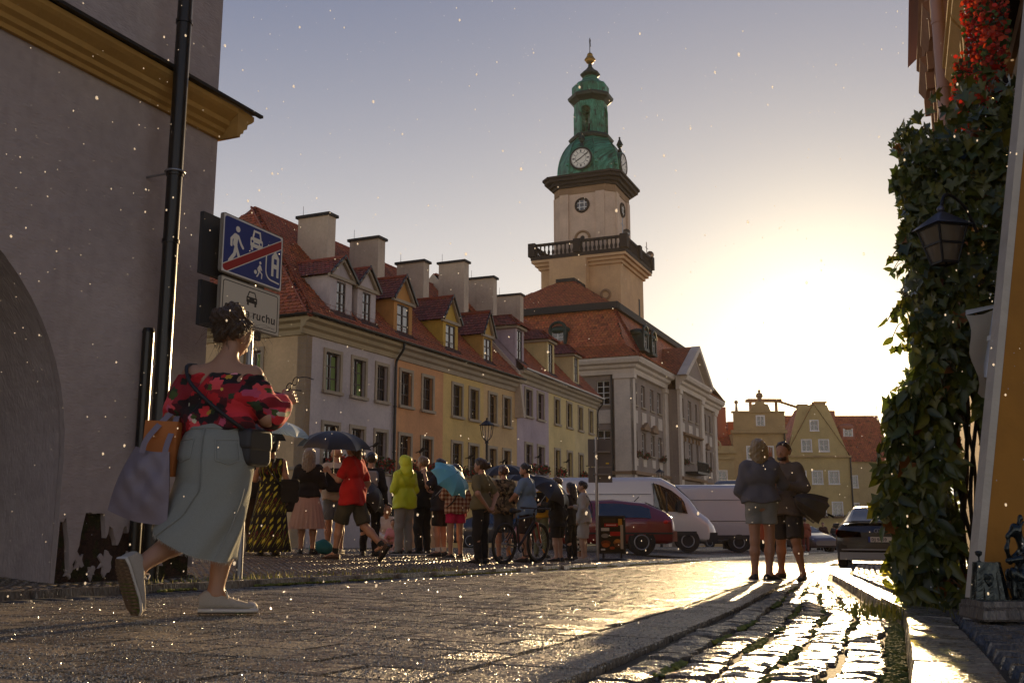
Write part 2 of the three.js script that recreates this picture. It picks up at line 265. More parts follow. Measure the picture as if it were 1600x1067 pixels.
// the old cobbled gutter on the right
const gutterBand = setting('cobbled_gutter');
{
  const cobble = () => { // irregular outline, worn nearly flat
    const n = 6, pos = [], uv = [], idx = [], o = [rnd() * 3, rnd() * 3], sk = [RR(-0.07, 0.07), RR(-0.07, 0.07), RR(-0.05, 0.05)], ph = rnd() * 6, L = [0, 0.09, 0.33, 0.67, 0.91, 1];
    for (let j = 0; j < n; j++) for (let i = 0; i < n; i++) { const e = i === 0 || j === 0 || i === 5 || j === 5, u = L[i] - 0.5, v = L[j] - 0.5, k = e ? 0.03 : 0.02; pos.push(u * (1 + sk[0] * v * 2) + RR(-k, k) + 0.03 * Math.sin(v * 7 + ph), e ? -0.05 : 0.006 * (1 - 2.2 * (u * u + v * v)) + RR(-0.0035, 0.0035) - (i === 1 || j === 1 || i === 4 || j === 4 ? 0.004 : 0), v * (1 + sk[1] * u * 2) + RR(-k, k) + sk[2] * u); uv.push(u * 0.2 + o[0], v * 0.15 + o[1]); }
    for (let j = 0; j < 5; j++) for (let i = 0; i < 5; i++) { const a = j * n + i; idx.push(a, a + n, a + 1, a + 1, a + n, a + n + 1); }
    const g = new THREE.BufferGeometry(); g.setAttribute('position', new THREE.Float32BufferAttribute(pos, 3)); g.setAttribute('uv', new THREE.Float32BufferAttribute(uv, 2)); g.setIndex(idx); const f = g.toNonIndexed(); f.computeVertexNormals(); return f;
  };
  const near = Array.from({ length: 16 }, cobble), rest = [];
  sheet('gutter_bed', 1.5, 27, a => rightB(a) - 0.02, a => kerbB(a) + 0.02, -0.026, bedMat, 50, 4);
  let count = 0; const list = [];
  for (let r = 0; r < 5; r++) for (let a = 1.9 + r * 0.03; a < 26;) {
    const l = RR(0.11, 0.24), c = a + l / 2, b0 = rightB(c) + 0.02, b1 = kerbB(c) - 0.07, w = (b1 - b0) / 5; a += l;
    if (w < 0.05) continue;
    list.push([c, b0 + w * (r + 0.5) + RR(-0.012, 0.012) + 0.018 * Math.sin(c * 2.2 + r * 1.3), w * RR(0.84, 0.96), l * RR(0.84, 0.94), r]);
  }
  list.sort((p, q) => p[0] - q[0]);
  for (const [a, b, w, l, r] of list) {
    const sag = -0.01 * Math.sin((r + 0.5) / 5 * Math.PI), mat = scaled(seat(null, a, b, sag + RR(-0.006, 0.004), RR(-0.1, 0.1), 0.035), w, 1, l);
    const [x, z] = xz(a, b); if (z > -2.2) continue;
    if (count < 300) { const o = part('cobblestone', near[(rnd() * 16) | 0], cobbleMats[(rnd() * 5) | 0], gutterBand); mat.decompose(o.position, o.quaternion, o.scale); count++; } else rest.push(mat);
  }
  instanced('far_cobblestones', near[1], cobbleMats[0], rest, gutterBand);
}
// left: a row of blue-grey gutter setts and a low kerb, then the small setts of the square
const leftKerb = setting('left_kerb');
{
  const g = Array.from({ length: 6 }, () => stone(0.27, 0.15, 0.05, 0.015, 0.004, 0.006)), k = Array.from({ length: 4 }, () => stone(0.13, 0.78, 0.06, 0.012, 0.003, 0.003, true)), rest = [];
  for (let a = 3.4; a < 45; a += 0.165) { if (a < 22) { const o = part('gutter_sett', g[(rnd() * 6) | 0], blueMats[(rnd() * 2) | 0], leftKerb); seat(o, a, leftB(a) + 0.17, RR(-0.006, 0.004), RR(-0.08, 0.08) + 0.25, 0.05); } else rest.push(seat(null, a, leftB(a) + 0.17, 0, 0, 0.02)); }
  for (let a = 3.2; a < 45; a += 0.8) { const o = part('kerb_stone', k[(rnd() * 4) | 0], kerbMat, leftKerb); seat(o, a, leftB(a) - 0.05, 0.055 + RR(-0.004, 0.004), 0, 0.006); }
  instanced('far_gutter_setts', g[0], blueMats[0], rest, leftKerb);
}
const square = setting('square');
{
  const g = [stone(0.1, 0.1, 0.04, 0.018, 0.006, 0.006), stone(0.1, 0.1, 0.04, 0.02, 0.007, 0.007)], mats = [], cols = [];
  const b9 = sheet('square_bed', 3, 28, a => leftB(a) - 13, a => leftB(a) - 0.1, 0.012, bedMat);
  for (let a = 4.2; a < 28; a += 0.112) for (let b = leftB(a) - 0.17; b > leftB(a) - (a > 12 ? 11 : 5); b -= 0.112) {
    const [x, z] = xz(a, b); if (Math.abs(x / z) > 0.54) continue;
    mats.push(seat(null, a, b + RR(-0.008, 0.008), 0.046 + RR(-0.004, 0.004), RR(-0.12, 0.12), 0.05)); const v = RR(0.7, 1.25); cols.push(lin(v, v * RR(0.95, 1.02), v * RR(0.88, 1.02)));
  }
  instanced('square_setts', g[0], settMat, mats, square, cols);
}
// right: granite kerb, the footway setts beside it, the parking bay beyond
const kerb = setting('right_kerb');
{
  const k = Array.from({ length: 4 }, () => stone(0.26, 0.88, 0.16, 0.025, 0.004, 0.004, true));
  for (let a = 1.9; a < 19; a += 0.9) { const o = part('kerb_stone', k[(rnd() * 4) | 0], kerbMat, kerb), s = (kerbB(a + 0.4) - kerbB(a - 0.4)) / 0.8; seat(o, a, kerbB(a) + 0.13, a < 9 ? 0.085 : 0.06, -Math.atan(s), 0.006); }
}
const footway = setting('footway');
{
  sheet('footway_bed', 1.5, 24, a => kerbB(a) + 0.1, a => kerbB(a) + 6, 0.035, bedMat, 30, 6);
  const g = Array.from({ length: 8 }, () => stone(0.15, 0.12, 0.04, 0.02, 0.006, 0.009)), mats = [], cols = []; let count = 0;
  for (let a = 1.9; a < 23; a += 0.13) for (let b = kerbB(a) + 0.36 + ((a / 0.13 | 0) % 2) * 0.08; b < kerbB(a) + (a < 9 ? 3 : 5); b += 0.163) {
    const [x, z] = xz(a, b); if (Math.abs(x / z) > 0.56 || z > -2.2) continue;
    const m = seat(null, a + RR(-0.01, 0.01), b, 0.072 + RR(-0.006, 0.005), RR(-0.08, 0.08), 0.05);
    if (count < 300 && a < 8) { const o = part('footway_sett', g[(rnd() * 8) | 0], cobbleMats[(rnd() * 3) | 0], footway); m.decompose(o.position, o.quaternion, o.scale); count++; } else { mats.push(m); const v = RR(0.8, 1.3); cols.push(lin(v, v * 0.97, v * 0.92)); }
  }
  instanced('far_footway_setts', g[0], settMat, mats, footway, cols);
}
// moss in the joints, grass along the kerbs, grit left on the wet slabs
{
  const tuft = new THREE.IcosahedronGeometry(1, 1); { const p = tuft.attributes.position; for (let i = 0; i < p.count; i++) { const k = 0.7 + 0.6 * Math.abs(Math.sin(p.getX(i) * 9 + p.getZ(i) * 7 + p.getY(i) * 5)); p.setXYZ(i, p.getX(i) * k, p.getY(i) * k * 0.55, p.getZ(i) * k); } tuft.computeVertexNormals(); }
  const mats = [], cols = [], put = (a, b, h, s) => { mats.push(scaled(seat(null, a, b, h, rnd() * 6, 0.3), s * RR(0.6, 1.4), s * RR(0.6, 1.2), s * RR(0.6, 1.4))); const y = rnd(); cols.push(lin(0.10 + 0.10 * y, 0.12 + 0.07 * y, 0.025)); };
  for (let r = 1; r < 5; r++) for (let a = 2.2; a < 13; a += 0.028) { if (Math.sin(a * 2.1 + r * 2) + Math.sin(a * 5.3 + r) < 0.1) continue; const b0 = rightB(a) + 0.02, w = (kerbB(a) - 0.07 - b0) / 5; put(a + RR(-0.02, 0.02), b0 + w * r + RR(-0.016, 0.016), -0.012, 0.014); }
  for (let a = 2.2; a < 9; a += 0.009) put(a, kerbB(a) - RR(0.0, 0.075), -0.02, 0.016);
  for (let a = 6; a < 24; a += 0.02) if (Math.sin(a * 1.7) + Math.sin(a * 4.1) > -0.3) put(a, leftB(a) + RR(-0.0, 0.06), 0.012, 0.017);
  for (let k = 0; k < 260; k++) put(RR(6.5, 13), leftB(8) - RR(0.25, 0.8), 0.04, 0.02);
  const o = instanced('moss', tuft, std(0xffffff, 0.95), mats, scene, cols); o.userData.label = 'green moss growing in the joints of the stone paving'; o.userData.category = 'moss';
  const blade = new THREE.ConeGeometry(0.006, 0.09, 3, 1).translate(0, 0.045, 0), gm = [], gc = [];
  const grass = (a, b, n, r) => { for (let k = 0; k < n; k++) { gm.push(scaled(seat(null, a + RR(-r, r), b + RR(-r, r), 0.02, rnd() * 6, 0.5), 1, RR(0.5, 1.3), 1)); const y = rnd(); gc.push(lin(0.14 + 0.2 * y, 0.18 + 0.1 * y, 0.03)); } };
  for (const [a, b, n] of [[8.4, -6.15, 90], [7.6, -6.1, 60], [7.0, -6.2, 30], [10.6, -6.0, 160], [11.3, -5.9, 120], [9.6, -6.2, 40], [7.3, -0.3, 160], [6.9, -0.25, 120], [8.0, -0.5, 60]]) grass(a, b, n, 0.3);
  const q = instanced('grass', blade, std(0xffffff, 0.8, {}), gm, scene, gc); q.userData.label = 'thin blades of grass along the kerbs and wall foot'; q.userData.category = 'grass';
  const chip = new THREE.DodecahedronGeometry(1, 0), cm = [], cc = [];
  for (let k = 0; k < 60000; k++) { const a = 2.2 + 13 * Math.pow(rnd(), 1.8), b = lerp(leftB(a) + 0.3, rightB(a), rnd()), [x, z] = xz(a, b); if (Math.abs(x / z) > 0.54) continue; const s = RR(0.0012, 0.0042); cm.push(scaled(seat(null, a, b, s * 0.3, rnd() * 6, 1), s, s * RR(0.5, 1), s * RR(0.7, 1.3))); const v = RR(0.06, 0.55); cc.push(lin(v, v * 0.9, v * 0.72)); }
  const h = instanced('grit', chip, std(0xffffff, 0.12), cm, scene, cc); h.userData.label = 'wet grit and droplets scattered over the slabs'; h.userData.category = 'grit';
}
// ---------- roofs of real tiles ----------
function inside(p, pts) { let c = false; for (let i = 0, j = pts.length - 1; i < pts.length; j = i++) { const [x, y] = pts[i], [u, v] = pts[j]; if ((y > p[1]) !== (v > p[1]) && p[0] < (u - x) * (p[1] - y) / (v - y) + x) c = !c; } return c; }
// pts3: a planar roof face (first edge along the eaves); holes: the same plane's [u0, u1, v0, v1] left bare
function tiles(pts3, tw = 0.18, te = 0.165, holes = [], up = 1) {
  const O = V(...pts3[0]), U = V(...pts3[1]).sub(O).normalize(), Nn = U.clone().cross(V(...pts3[2]).sub(O)).normalize(), W = Nn.clone().cross(U).normalize(); if (Nn.y < 0) Nn.negate();
  const flat = pts3.map(p => { const d = V(...p).sub(O); return [d.dot(U), d.dot(W)]; }), us = flat.map(p => p[0]), vs = flat.map(p => p[1]);
  const u0 = Math.min(...us), u1 = Math.max(...us), v0 = Math.min(...vs), v1 = Math.max(...vs), pos = [], col = [], uv = [];
  const P = (u, v, n) => { const q = O.clone().addScaledVector(U, u).addScaledVector(W, v).addScaledVector(Nn, n); return [q.x, q.y, q.z]; };
  for (let r = 0, v = v0; v < v1 - 0.03; v += te, r++) for (let u = u0 + (r % 2) * tw / 2; u < u1; u += tw) {
    const c = [u + tw / 2, v + te / 2]; if (!inside(c, flat) || holes.some(h => c[0] > h[0] && c[0] < h[1] && c[1] > h[2] && c[1] < h[3])) continue;
    const k = tw * 0.47, lift = 0.032 + RR(0, 0.009), e = te * 0.28, x = c[0] + RR(-0.003, 0.003);
    const s = [[x - k, v + e * 0.7, lift], [x - k * 0.55, v + e * 0.12, lift], [x, v - e * 0.15, lift], [x + k * 0.55, v + e * 0.12, lift], [x + k, v + e * 0.7, lift], [x + k, v + te * 1.02, 0.008], [x - k, v + te * 1.02, 0.008]];
    const tone = RR(0.72, 1.18) * (rnd() < 0.06 ? 0.6 : 1), tint = [tone, tone * RR(0.86, 1.08), tone * RR(0.85, 1.1)];
    const tri = (a, b, q) => { for (const p of [a, b, q]) { pos.push(...P(p[0], p[1], p[2])); col.push(...tint); uv.push(p[0], p[1]); } };
    for (let i = 1; i < 6; i++) tri(s[0], s[i], s[i + 1]);
    for (let i = 0; i < 4; i++) { const a = s[i], b = s[i + 1], a2 = [a[0], a[1], a[2] - 0.026], b2 = [b[0], b[1], b[2] - 0.026]; tri(a, a2, b); tri(b, a2, b2); }
  }
  const g = new THREE.BufferGeometry(); g.setAttribute('position', new THREE.Float32BufferAttribute(pos, 3)); g.setAttribute('color', new THREE.Float32BufferAttribute(col, 3)); g.setAttribute('uv', new THREE.Float32BufferAttribute(uv, 2)); g.computeVertexNormals(); return g;
}
function facet(pts3) { const pos = [], uv = []; for (let i = 1; i < pts3.length - 1; i++) for (const p of [pts3[0], pts3[i], pts3[i + 1]]) { pos.push(...p); uv.push(p[0] + p[2], p[1]); } const g = new THREE.BufferGeometry(); g.setAttribute('position', new THREE.Float32BufferAttribute(pos, 3)); g.setAttribute('uv', new THREE.Float32BufferAttribute(uv, 2)); g.computeVertexNormals(); return g; }
const mergeColored = l => mergeGeometries(l);
function roofPart(parent, faces, mat, tw, te, holes = {}) { // underlay + its tiles (too many to count: one part)
  const r = part('roof', faces.map(facet), M.underlay, parent);
  const t = part('roof_tiles', mergeColored(faces.map((f, i) => tiles(f, tw, te, holes[i] || []))), mat, r); t.userData.kind = 'stuff'; return r;
}
const ridgeGeo = new THREE.CylinderGeometry(0.1, 0.115, 0.36, 8, 1, false, -Math.PI / 2 - 0.3, Math.PI + 0.6).rotateX(Math.PI / 2).rotateZ(0);
function ridge(parent, a, b, mat, one = true, s = 1) {
  const p = V(...a), q = V(...b), n = Math.max(1, Math.round(p.distanceTo(q) / (0.33 * s))), list = [];
  for (let i = 0; i < n; i++) {
    const c = p.clone().lerp(q, (i + 0.5) / n), m = new THREE.Matrix4().lookAt(p, q, V(0, 1, 0)).setPosition(c).multiply(new THREE.Matrix4().makeScale(s, s, s));
    if (one) { const o = part('ridge_tile', ridgeGeo, mat, parent); m.decompose(o.position, o.quaternion, o.scale); } else list.push(ridgeGeo.clone().applyMatrix4(m));
  }
  if (!one) { const t = part('ridge_tiles', list, mat, parent); t.userData.kind = 'stuff'; }
}
const ridgeRed = std(lin(0.33, 0.07, 0.035), 0.6, { map: T.tile });

// ---------- windows ----------
const cache = {};
const memo = (k, f) => cache[k] ??= f();
function win(parent, x, y, w, h, o = {}) { // x centre, y foot, on the plane z
  const { z = 0, cols = 2, rows = [0.62], fr = M.woodDark, glass = M.glass, surround = M.surround, sw = 0.14, proud = 0.05, recess = 0.16, sill = true, bar = 0.055, curtain, one = false } = o;
  const key = [w, h, cols, rows, sw, recess, sill, bar, proud].join(), zz = -recess;
  const wd = part('window', memo('f' + key, () => {
    const l = [span(-w / 2, -w / 2 + bar, 0, h, zz - 0.03, zz + 0.03), span(w / 2 - bar, w / 2, 0, h, zz - 0.03, zz + 0.03), span(-w / 2 + bar, w / 2 - bar, 0, bar, zz - 0.03, zz + 0.03), span(-w / 2 + bar, w / 2 - bar, h - bar, h, zz - 0.03, zz + 0.03)];
    for (let c = 1; c < cols; c++) l.push(span(-w / 2 + w * c / cols - bar * 0.6, -w / 2 + w * c / cols + bar * 0.6, bar, h - bar, zz - 0.025, zz + 0.035));
    for (const r of rows) l.push(span(-w / 2 + bar, w / 2 - bar, h * r - bar * 0.4, h * r + bar * 0.4, zz - 0.02, zz + 0.028));
    return merge(l);
  }), fr, parent);
  wd.position.set(x, y, z);
  const ys = [0, ...rows, 1];
  if (one) part('pane', memo('P' + key, () => span(-w / 2 + bar, w / 2 - bar, bar, h - bar, zz - 0.008, zz - 0.002)), glass, wd);
  else for (let c = 0; c < cols; c++) for (let r = 0; r < ys.length - 1; r++) {
    const p = part('pane', memo('p' + key + r, () => box(w / cols, h * (ys[r + 1] - ys[r]), 0.006)), glass, wd); p.position.set(-w / 2 + w * (c + 0.5) / cols, h * (ys[r] + ys[r + 1]) / 2, zz - 0.005); p.rotation.set(RR(-0.012, 0.012), RR(-0.02, 0.02), 0);
  }
  if (surround) part('surround', memo('s' + key, () => merge([span(-w / 2 - sw, -w / 2, -0.001, h + sw, -0.02, proud), span(w / 2, w / 2 + sw, -0.001, h + sw, -0.02, proud), span(-w / 2, w / 2, h, h + sw, -0.02, proud - 0.003)])), surround, wd);
  if (sill) part('sill', memo('l' + key, () => merge([span(-w / 2 - sw - 0.04, w / 2 + sw + 0.04, -0.12, -0.002, -recess, proud + 0.07)])), surround || M.surround, wd);
  if (curtain) { const c = part('curtain', memo('c' + key, () => merge([0, 1].map(k => slab(poly([[0, 0], [w * 0.3, 0.02], [w * 0.26, h * 0.9], [0, h * 0.9]]), 0.01).translate(k ? w * 0.12 : -w * 0.44, 0.04, zz - 0.001)))), curtain, wd); }
  return wd;
}
function wallWith(w, h, depth, holes, y0 = 0, x0 = 0) { const s = poly([[x0, y0], [w, y0], [w, h], [x0, h]]); for (const q of holes) s.holes.push(rectHole(...q)); return slab(s, depth, -depth); }

// ---------- flower boxes ----------
const petal = new THREE.CircleGeometry(0.05, 5), leafQ = new THREE.CircleGeometry(0.06, 4);
function flowerBox(w, label, pos, ry, group, n = 260, flower = [0.5, 0.02, 0.015]) {
  const t = thing('flower_box', label, 'flower box', pos, ry, group);
  part('box', span(-w / 2, w / 2, 0, 0.16, 0, 0.18), M.woodBrown, t);
  const ms = [], cs = [], fm = [], fc = [];
  for (let k = 0; k < n; k++) {
    const a = RR(-1, 1), hang = rnd(), p = V(a * w * 0.56, 0.18 + RR(-0.3, 0.3) * hang + 0.16 * Math.sqrt(1 - a * a) * rnd(), 0.1 + RR(-0.1, 0.2)), q = new THREE.Quaternion().setFromEuler(new THREE.Euler(RR(-1.5, 1.5), RR(-1.5, 1.5), RR(-3, 3))), s = RR(0.5, 1.2), m = new THREE.Matrix4().compose(p, q, V(s, s, s));
    if (k % 5 < 3) { ms.push(m); const v = RR(0.5, 1.5); cs.push(lin(0.05 * v, 0.085 * v, 0.022 * v)); } else { fm.push(m); const v = RR(0.5, 1.4); fc.push(lin(flower[0] * v, flower[1] * v, flower[2] * v)); }
  }
  instanced('leaves', leafQ, M.leafy, ms, t, cs); instanced('flowers', petal, M.leafy, fm, t, fc); return t;
}
M.leafy = phys(0xffffff, 0.8, { transmission: 0.3, thickness: 0 });

// ---------- the row of painted houses on the left ----------
const G1 = 'painted row houses along the square';
const rowA = 24.61 * D2R, rowB = 21.35 * D2R;
const at1 = (t, q = 0) => [-7.55 + Math.sin(rowA) * t - Math.cos(rowA) * q, -36 - Math.cos(rowA) * t - Math.sin(rowA) * q];
const at2 = (t, q = 0) => [0.27 + Math.sin(rowB) * t - Math.cos(rowB) * q, -53.08 - Math.cos(rowB) * t - Math.sin(rowB) * q];
const BASE = -1.3;
function rowHouse(o) {
  const { label, second, t0, t1, wall, wins, dorm = [], chim, hip, surround = M.surround, pipe } = o, L = t1 - t0, [x, z] = (second ? at2 : at1)(t0);
  const h = thing('row_house', label, 'house', [x, BASE, z], Math.PI / 2 - (second ? rowB : rowA), G1), Y = v => v - BASE;
  const eave = Y(second ? 8.3 : 7.68), top = Y(second ? 14.1 : 13.4), up = second ? [5.97, 7.42] : [5.16, 6.62], lo = second ? [2.95, 4.42] : [2.42, 3.88], wh = 1.46;
  const holes = []; for (const [a, b] of wins) for (const y of [up[0], lo[0]]) holes.push([a - t0 + 0.14, b - t0 - 0.14, Y(y), Y(y) + wh]);
  const wl = part('wall', wallWith(L, eave, 0.4, holes), wall, h);
  part('rear_wall', [span(0, L, 0, eave, -9.6, -9.3), ...(o.last ? [span(L - 0.3, L, 0, eave, -9.3, -0.4)] : [])], wall, h);
  for (const [a, b] of wins) for (const [k, y] of [up[0], lo[0]].entries()) win(h, (a + b) / 2 - t0, Y(y), +(b - a - 0.28).toFixed(2), wh, { surround, curtain: o.curtain && !k && a < 3 ? M.curtain : null, rows: [0.34, 0.66] });
  part('string_course', mould([[0.002, 0], [0.07, 0.02], [0.07, 0.1], [0.002, 0.13]], 0, L).translate(0, Y(second ? 2.62 : 2.12), 0), surround, h);
  // cornice, gutter
  part('cornice', mould([[0.002, -0.62], [0.06, -0.6], [0.08, -0.42], [0.2, -0.34], [0.24, -0.2], [0.4, -0.12], [0.42, 0], [0.002, 0]], hip ? -0.42 : 0, L).translate(0, eave, 0), o.corn || surround, h);
  const gr = []; for (let i = 0; i <= 6; i++) { const a = Math.PI + i / 6 * Math.PI; gr.push([0.52 + Math.cos(a) * 0.09, 0.1 + Math.sin(a) * 0.09]); } for (let i = 6; i >= 0; i--) { const a = Math.PI + i / 6 * Math.PI; gr.push([0.52 + Math.cos(a) * 0.078, 0.1 + Math.sin(a) * 0.078]); }
  part('gutter', mould(gr, hip ? -0.5 : 0, L).translate(0, eave, 0), second ? M.zinc : M.gutter, h);
  // roof: eaves at z .5, ridge at z -5
  const e0 = [hip ? -0.5 : 0, eave + 0.03, 0.5], e1 = [L, eave + 0.03, 0.5], r1 = [L, top, -5], r0 = [hip ? 2.7 : 0, top, -5], sl = Math.hypot(5.5, top - eave), kz = 5.5 / sl, roofY = zz => eave + 0.03 + (0.5 - zz) / 5.5 * (top - eave);
  const hl = dorm.map(d => [d[0] - t0 - (hip ? -0.5 : 0) - 0.05, d[1] - t0 - (hip ? -0.5 : 0) + 0.05, 0.55, 0.6 + (d[3] - d[2]) / ((top - eave) / sl)]);
  const faces = [[e0, e1, r1, r0], [[L, eave, -10.5], [hip ? -0.5 : 0, eave, -10.5], r0, r1]];
  if (hip) faces.push([[-0.5, eave + 0.03, -10.5], e0, r0]);
  const rf = roofPart(h, faces, o.tile || M.tileRed, 0.19, 0.17, { 0: hl });
  ridge(rf, [...r0], [...r1], ridgeRed, false); if (hip) ridge(rf, e0, r0, ridgeRed, true, 1.15);
  if (hip) { part('eaves_moulding', mould([[0.002, -0.62], [0.06, -0.6], [0.08, -0.42], [0.2, -0.34], [0.24, -0.2], [0.4, -0.12], [0.42, 0], [0.002, 0]], 0, 10).rotateY(-Math.PI / 2).translate(0, eave, -9.98), o.corn || surround, h);
    part('end_gutter', mould(gr, 0, 10.5).rotateY(-Math.PI / 2).translate(0, eave, -10), M.gutter, h); }
  if (o.snow) { const l = []; for (let x = 0.2; x < L - 0.2; x += 0.35) l.push(cyl([x, roofY(0.05), 0.05], [x, roofY(0.05) + 0.26, 0.12], 0.008, 0.008, 4)); for (const dy of [0.1, 0.24]) l.push(cyl([0.1, roofY(0.05) + dy, 0.09], [L - 0.1, roofY(0.05) + dy, 0.09], 0.008, 0.008, 4)); part('snow_guard', l, M.tileGuard, rf); }
  // dormers: cheeks, gabled or hipped roof, window
  for (const [a, b, y0, y1, ya, dw] of dorm) {
    const xa = a - t0, xb = b - t0, w = xb - xa, Y0 = Y(y0), Y1 = Y(y1), zf = -0.1, zb = 0.5 - (Y1 - eave) / (top - eave) * 5.5, d = new THREE.Group(); d.name = 'dormer'; h.add(d);
    const ww = dw || w * 0.5, wy = Y0 + 0.22, whh = Y1 - wy - 0.16, f = wallWith(xb, Y1, 0.16, [[(xa + xb) / 2 - ww / 2, (xa + xb) / 2 + ww / 2, wy, wy + whh]], Y0 - 0.45, xa).translate(0, 0, zf);
    part('face', f, wall === M.lime ? M.lime : o.dormWall || wall, d);
    const cheek = slab(poly([[-(zf - 0.16), Y0 - 0.5], [-(zf - 0.16), Y1], [-zb, Y1]]), 0.12).rotateY(Math.PI / 2);
    part('cheek', [cheek.clone().translate(xa, 0, 0), cheek.translate(xb - 0.12, 0, 0)], o.dormWall || wall, d);
    const wq = win(d, (xa + xb) / 2, wy, ww, whh, { z: zf, surround: null, sill: false, recess: 0.06, glass: M.glassBright, rows: [0.34, 0.67], fr: M.woodDark });
    const ov = 0.16, cx = (xa + xb) / 2;
    if (ya) { // gable
      const Ya = Y(ya), zr = 0.5 - (Ya - eave) / (top - eave) * 5.5;
      part('gable', slab(poly([[xa, Y1], [xb, Y1], [cx, Ya - 0.12]]), 0.1, zf - 0.12), o.dormWall || wall, d);
      part('gable_moulding', [slab(poly([[xa - ov, Y1 - 0.1], [xb + ov, Y1 - 0.1], [xb + ov, Y1 + 0.03], [xa - ov, Y1 + 0.03]]), 0.12, zf - 0.02), ...[-1, 1].map(s => slab(poly([[cx + s * (w / 2 + ov), Y1], [cx, Ya], [cx, Ya - 0.13], [cx + s * (w / 2 + ov - 0.16), Y1]]), 0.12, zf - 0.01))], surround, d);
      const fr = zf + 0.16, back0 = zb - 0.3, back1 = zr - 0.3;
      roofPart(d, [[[xa - ov, Y1, back0], [xa - ov, Y1, fr], [cx, Ya + 0.06, fr], [cx, Ya + 0.06, back1]], [[xb + ov, Y1, fr], [xb + ov, Y1, back0], [cx, Ya + 0.06, back1], [cx, Ya + 0.06, fr]]], M.tileBrown, 0.19, 0.17);
      part('verge', [-1, 1].map(s => slab(poly([[cx + s * (w / 2 + ov + 0.02), Y1 - 0.06], [cx, Ya + 0.05], [cx, Ya + 0.14], [cx + s * (w / 2 + ov + 0.05), Y1 + 0.06]]), 0.06, fr - 0.02)), M.gutter, d);
      ridge(d, [cx, Ya + 0.06, fr], [cx, Ya + 0.06, back1], ridgeRed, false);
    } else { // hipped lid
      const Yr = Y1 + 0.75, zr = 0.5 - (Yr - eave) / (top - eave) * 5.5, fr = zf + 0.3;
      part('dormer_cornice', [span(xa - 0.14, xb + 0.14, Y1 - 0.12, Y1 + 0.02, zb, zf + 0.16)], surround, d);
      const A = [xa - 0.25, Y1 + 0.03, zb - 0.3], B = [xa - 0.25, Y1 + 0.03, fr], C = [xb + 0.25, Y1 + 0.03, fr], Dd = [xb + 0.25, Y1 + 0.03, zb - 0.3], R0 = [cx, Yr, fr - w * 0.7], R1 = [cx, Yr, zr - 0.3];
      roofPart(d, [[A, B, R0, R1], [B, C, R0], [C, Dd, R1, R0]], M.tileBrown, 0.19, 0.17);
      ridge(d, B, R0, ridgeRed, false); ridge(d, C, R0, ridgeRed, false);
    }
  }
  for (const [a, y, q0 = 2, q1 = 3.55, w = 0.55] of chim || []) {
    const c = part('chimney', span(a - t0, a - t0 + w, eave + 1, Y(y) - 0.12, -q1, -q0), M.chimney, h);
    part('chimney_cap', span(a - t0 - 0.09, a - t0 + w + 0.09, Y(y) - 0.12, Y(y), -q1 - 0.09, -q0 + 0.09), M.soot, c);
    part('lightning_rod', cyl([a - t0 + 0.2, Y(y), -q1 + 0.1], [a - t0 + 0.2, Y(y) + 0.5, -q1 + 0.1], 0.012, 0.008, 5), M.iron, c);
  }
  for (const t of o.spots || []) part('wall_spotlight', [cyl([t - t0, Y(lo[0]) + 0.8, 0], [t - t0, Y(lo[0]) + 0.86, 0.2], 0.02), cyl([t - t0, Y(lo[0]) + 0.8, 0.16], [t - t0 + 0.1, Y(lo[0]) + 0.98, 0.34], 0.05, 0.08)], M.iron, h);
  if (pipe !== undefined) { const p = part('downpipe', [tube([[pipe - t0, eave + 0.04, 0.5], [pipe - t0, eave - 0.25, 0.45], [pipe - t0, eave - 0.7, 0.14], [pipe - t0, eave - 1, 0.1]], 0.055, 8), cyl([pipe - t0, 0, 0.1], [pipe - t0, eave - 0.95, 0.1], 0.06, 0.06, 10)], M.gutter, h); for (const y of [2.5, 4.4, 6.3]) part('pipe_bracket', cyl([pipe - t0, y, 0.1], [pipe - t0, y + 0.06, 0.1], 0.075, 0.075, 10), M.iron, p); }
  return h;
}
M.tileGuard = std(lin(0.18, 0.05, 0.03), 0.6);
const H1 = rowHouse({ label: 'corner row house in lilac grey plaster with hipped red roof and two dormers', t0: 0, t1: 6.19, wall: M.lime, wins: [[1.07, 2.31], [2.92, 4.08], [4.67, 5.77]], dorm: [[1.5, 3.0, 8.0, 9.7, 10.5, 0.62], [3.4, 4.75, 8.0, 9.65, 10.5, 0.6]], chim: [[3.9, 13.14], [5.6, 12.6, 3.6, 4.4, 0.6]], hip: true, curtain: true, pipe: 6.14, spots: [4.4], snow: true, corn: std(lin(0.46, 0.36, 0.2), 0.9, { map: T.plaster }) });
{ // its tan end wall towards the street
  const s = new THREE.Group(); s.name = 'end_wall'; s.rotation.y = -Math.PI / 2; H1.add(s);
  const spots = [[-2.45, 5.16], [-6.4, 5.16], [-2.45, 2.42]];
  part('end_plaster', wallWith(0, 7.68 - BASE, 0.35, spots.map(([x, y]) => [x - 0.4, x + 0.4, y - BASE, y - BASE + 1.46]), 0, -9.3), M.tan, s);
  for (const [x, y] of spots) win(s, x, y - BASE, 0.8, 1.46, { surround: M.surround, curtain: M.curtain, fr: M.woodBrown, rows: [0.45] });
  part('string_course', mould([[0.002, 0], [0.05, 0.02], [0.05, 0.1], [0.002, 0.13]], -9.3, 0).translate(0, 2.12 - BASE, 0), M.surround, s);
}
rowHouse({ label: 'row house in orange-tan plaster with a broad orange gabled dormer', t0: 6.19, t1: 10.52, wall: M.orange, dormWall: plaster(0.56, 0.27, 0.07), wins: [[6.57, 7.75], [8.46, 9.63]], dorm: [[5.95 + 0.25, 7.75, 7.95, 9.7, 10.8, 1.0]], chim: [[7.82, 13.14, 2, 3.55, 0.6]], spots: [8.1], snow: true });
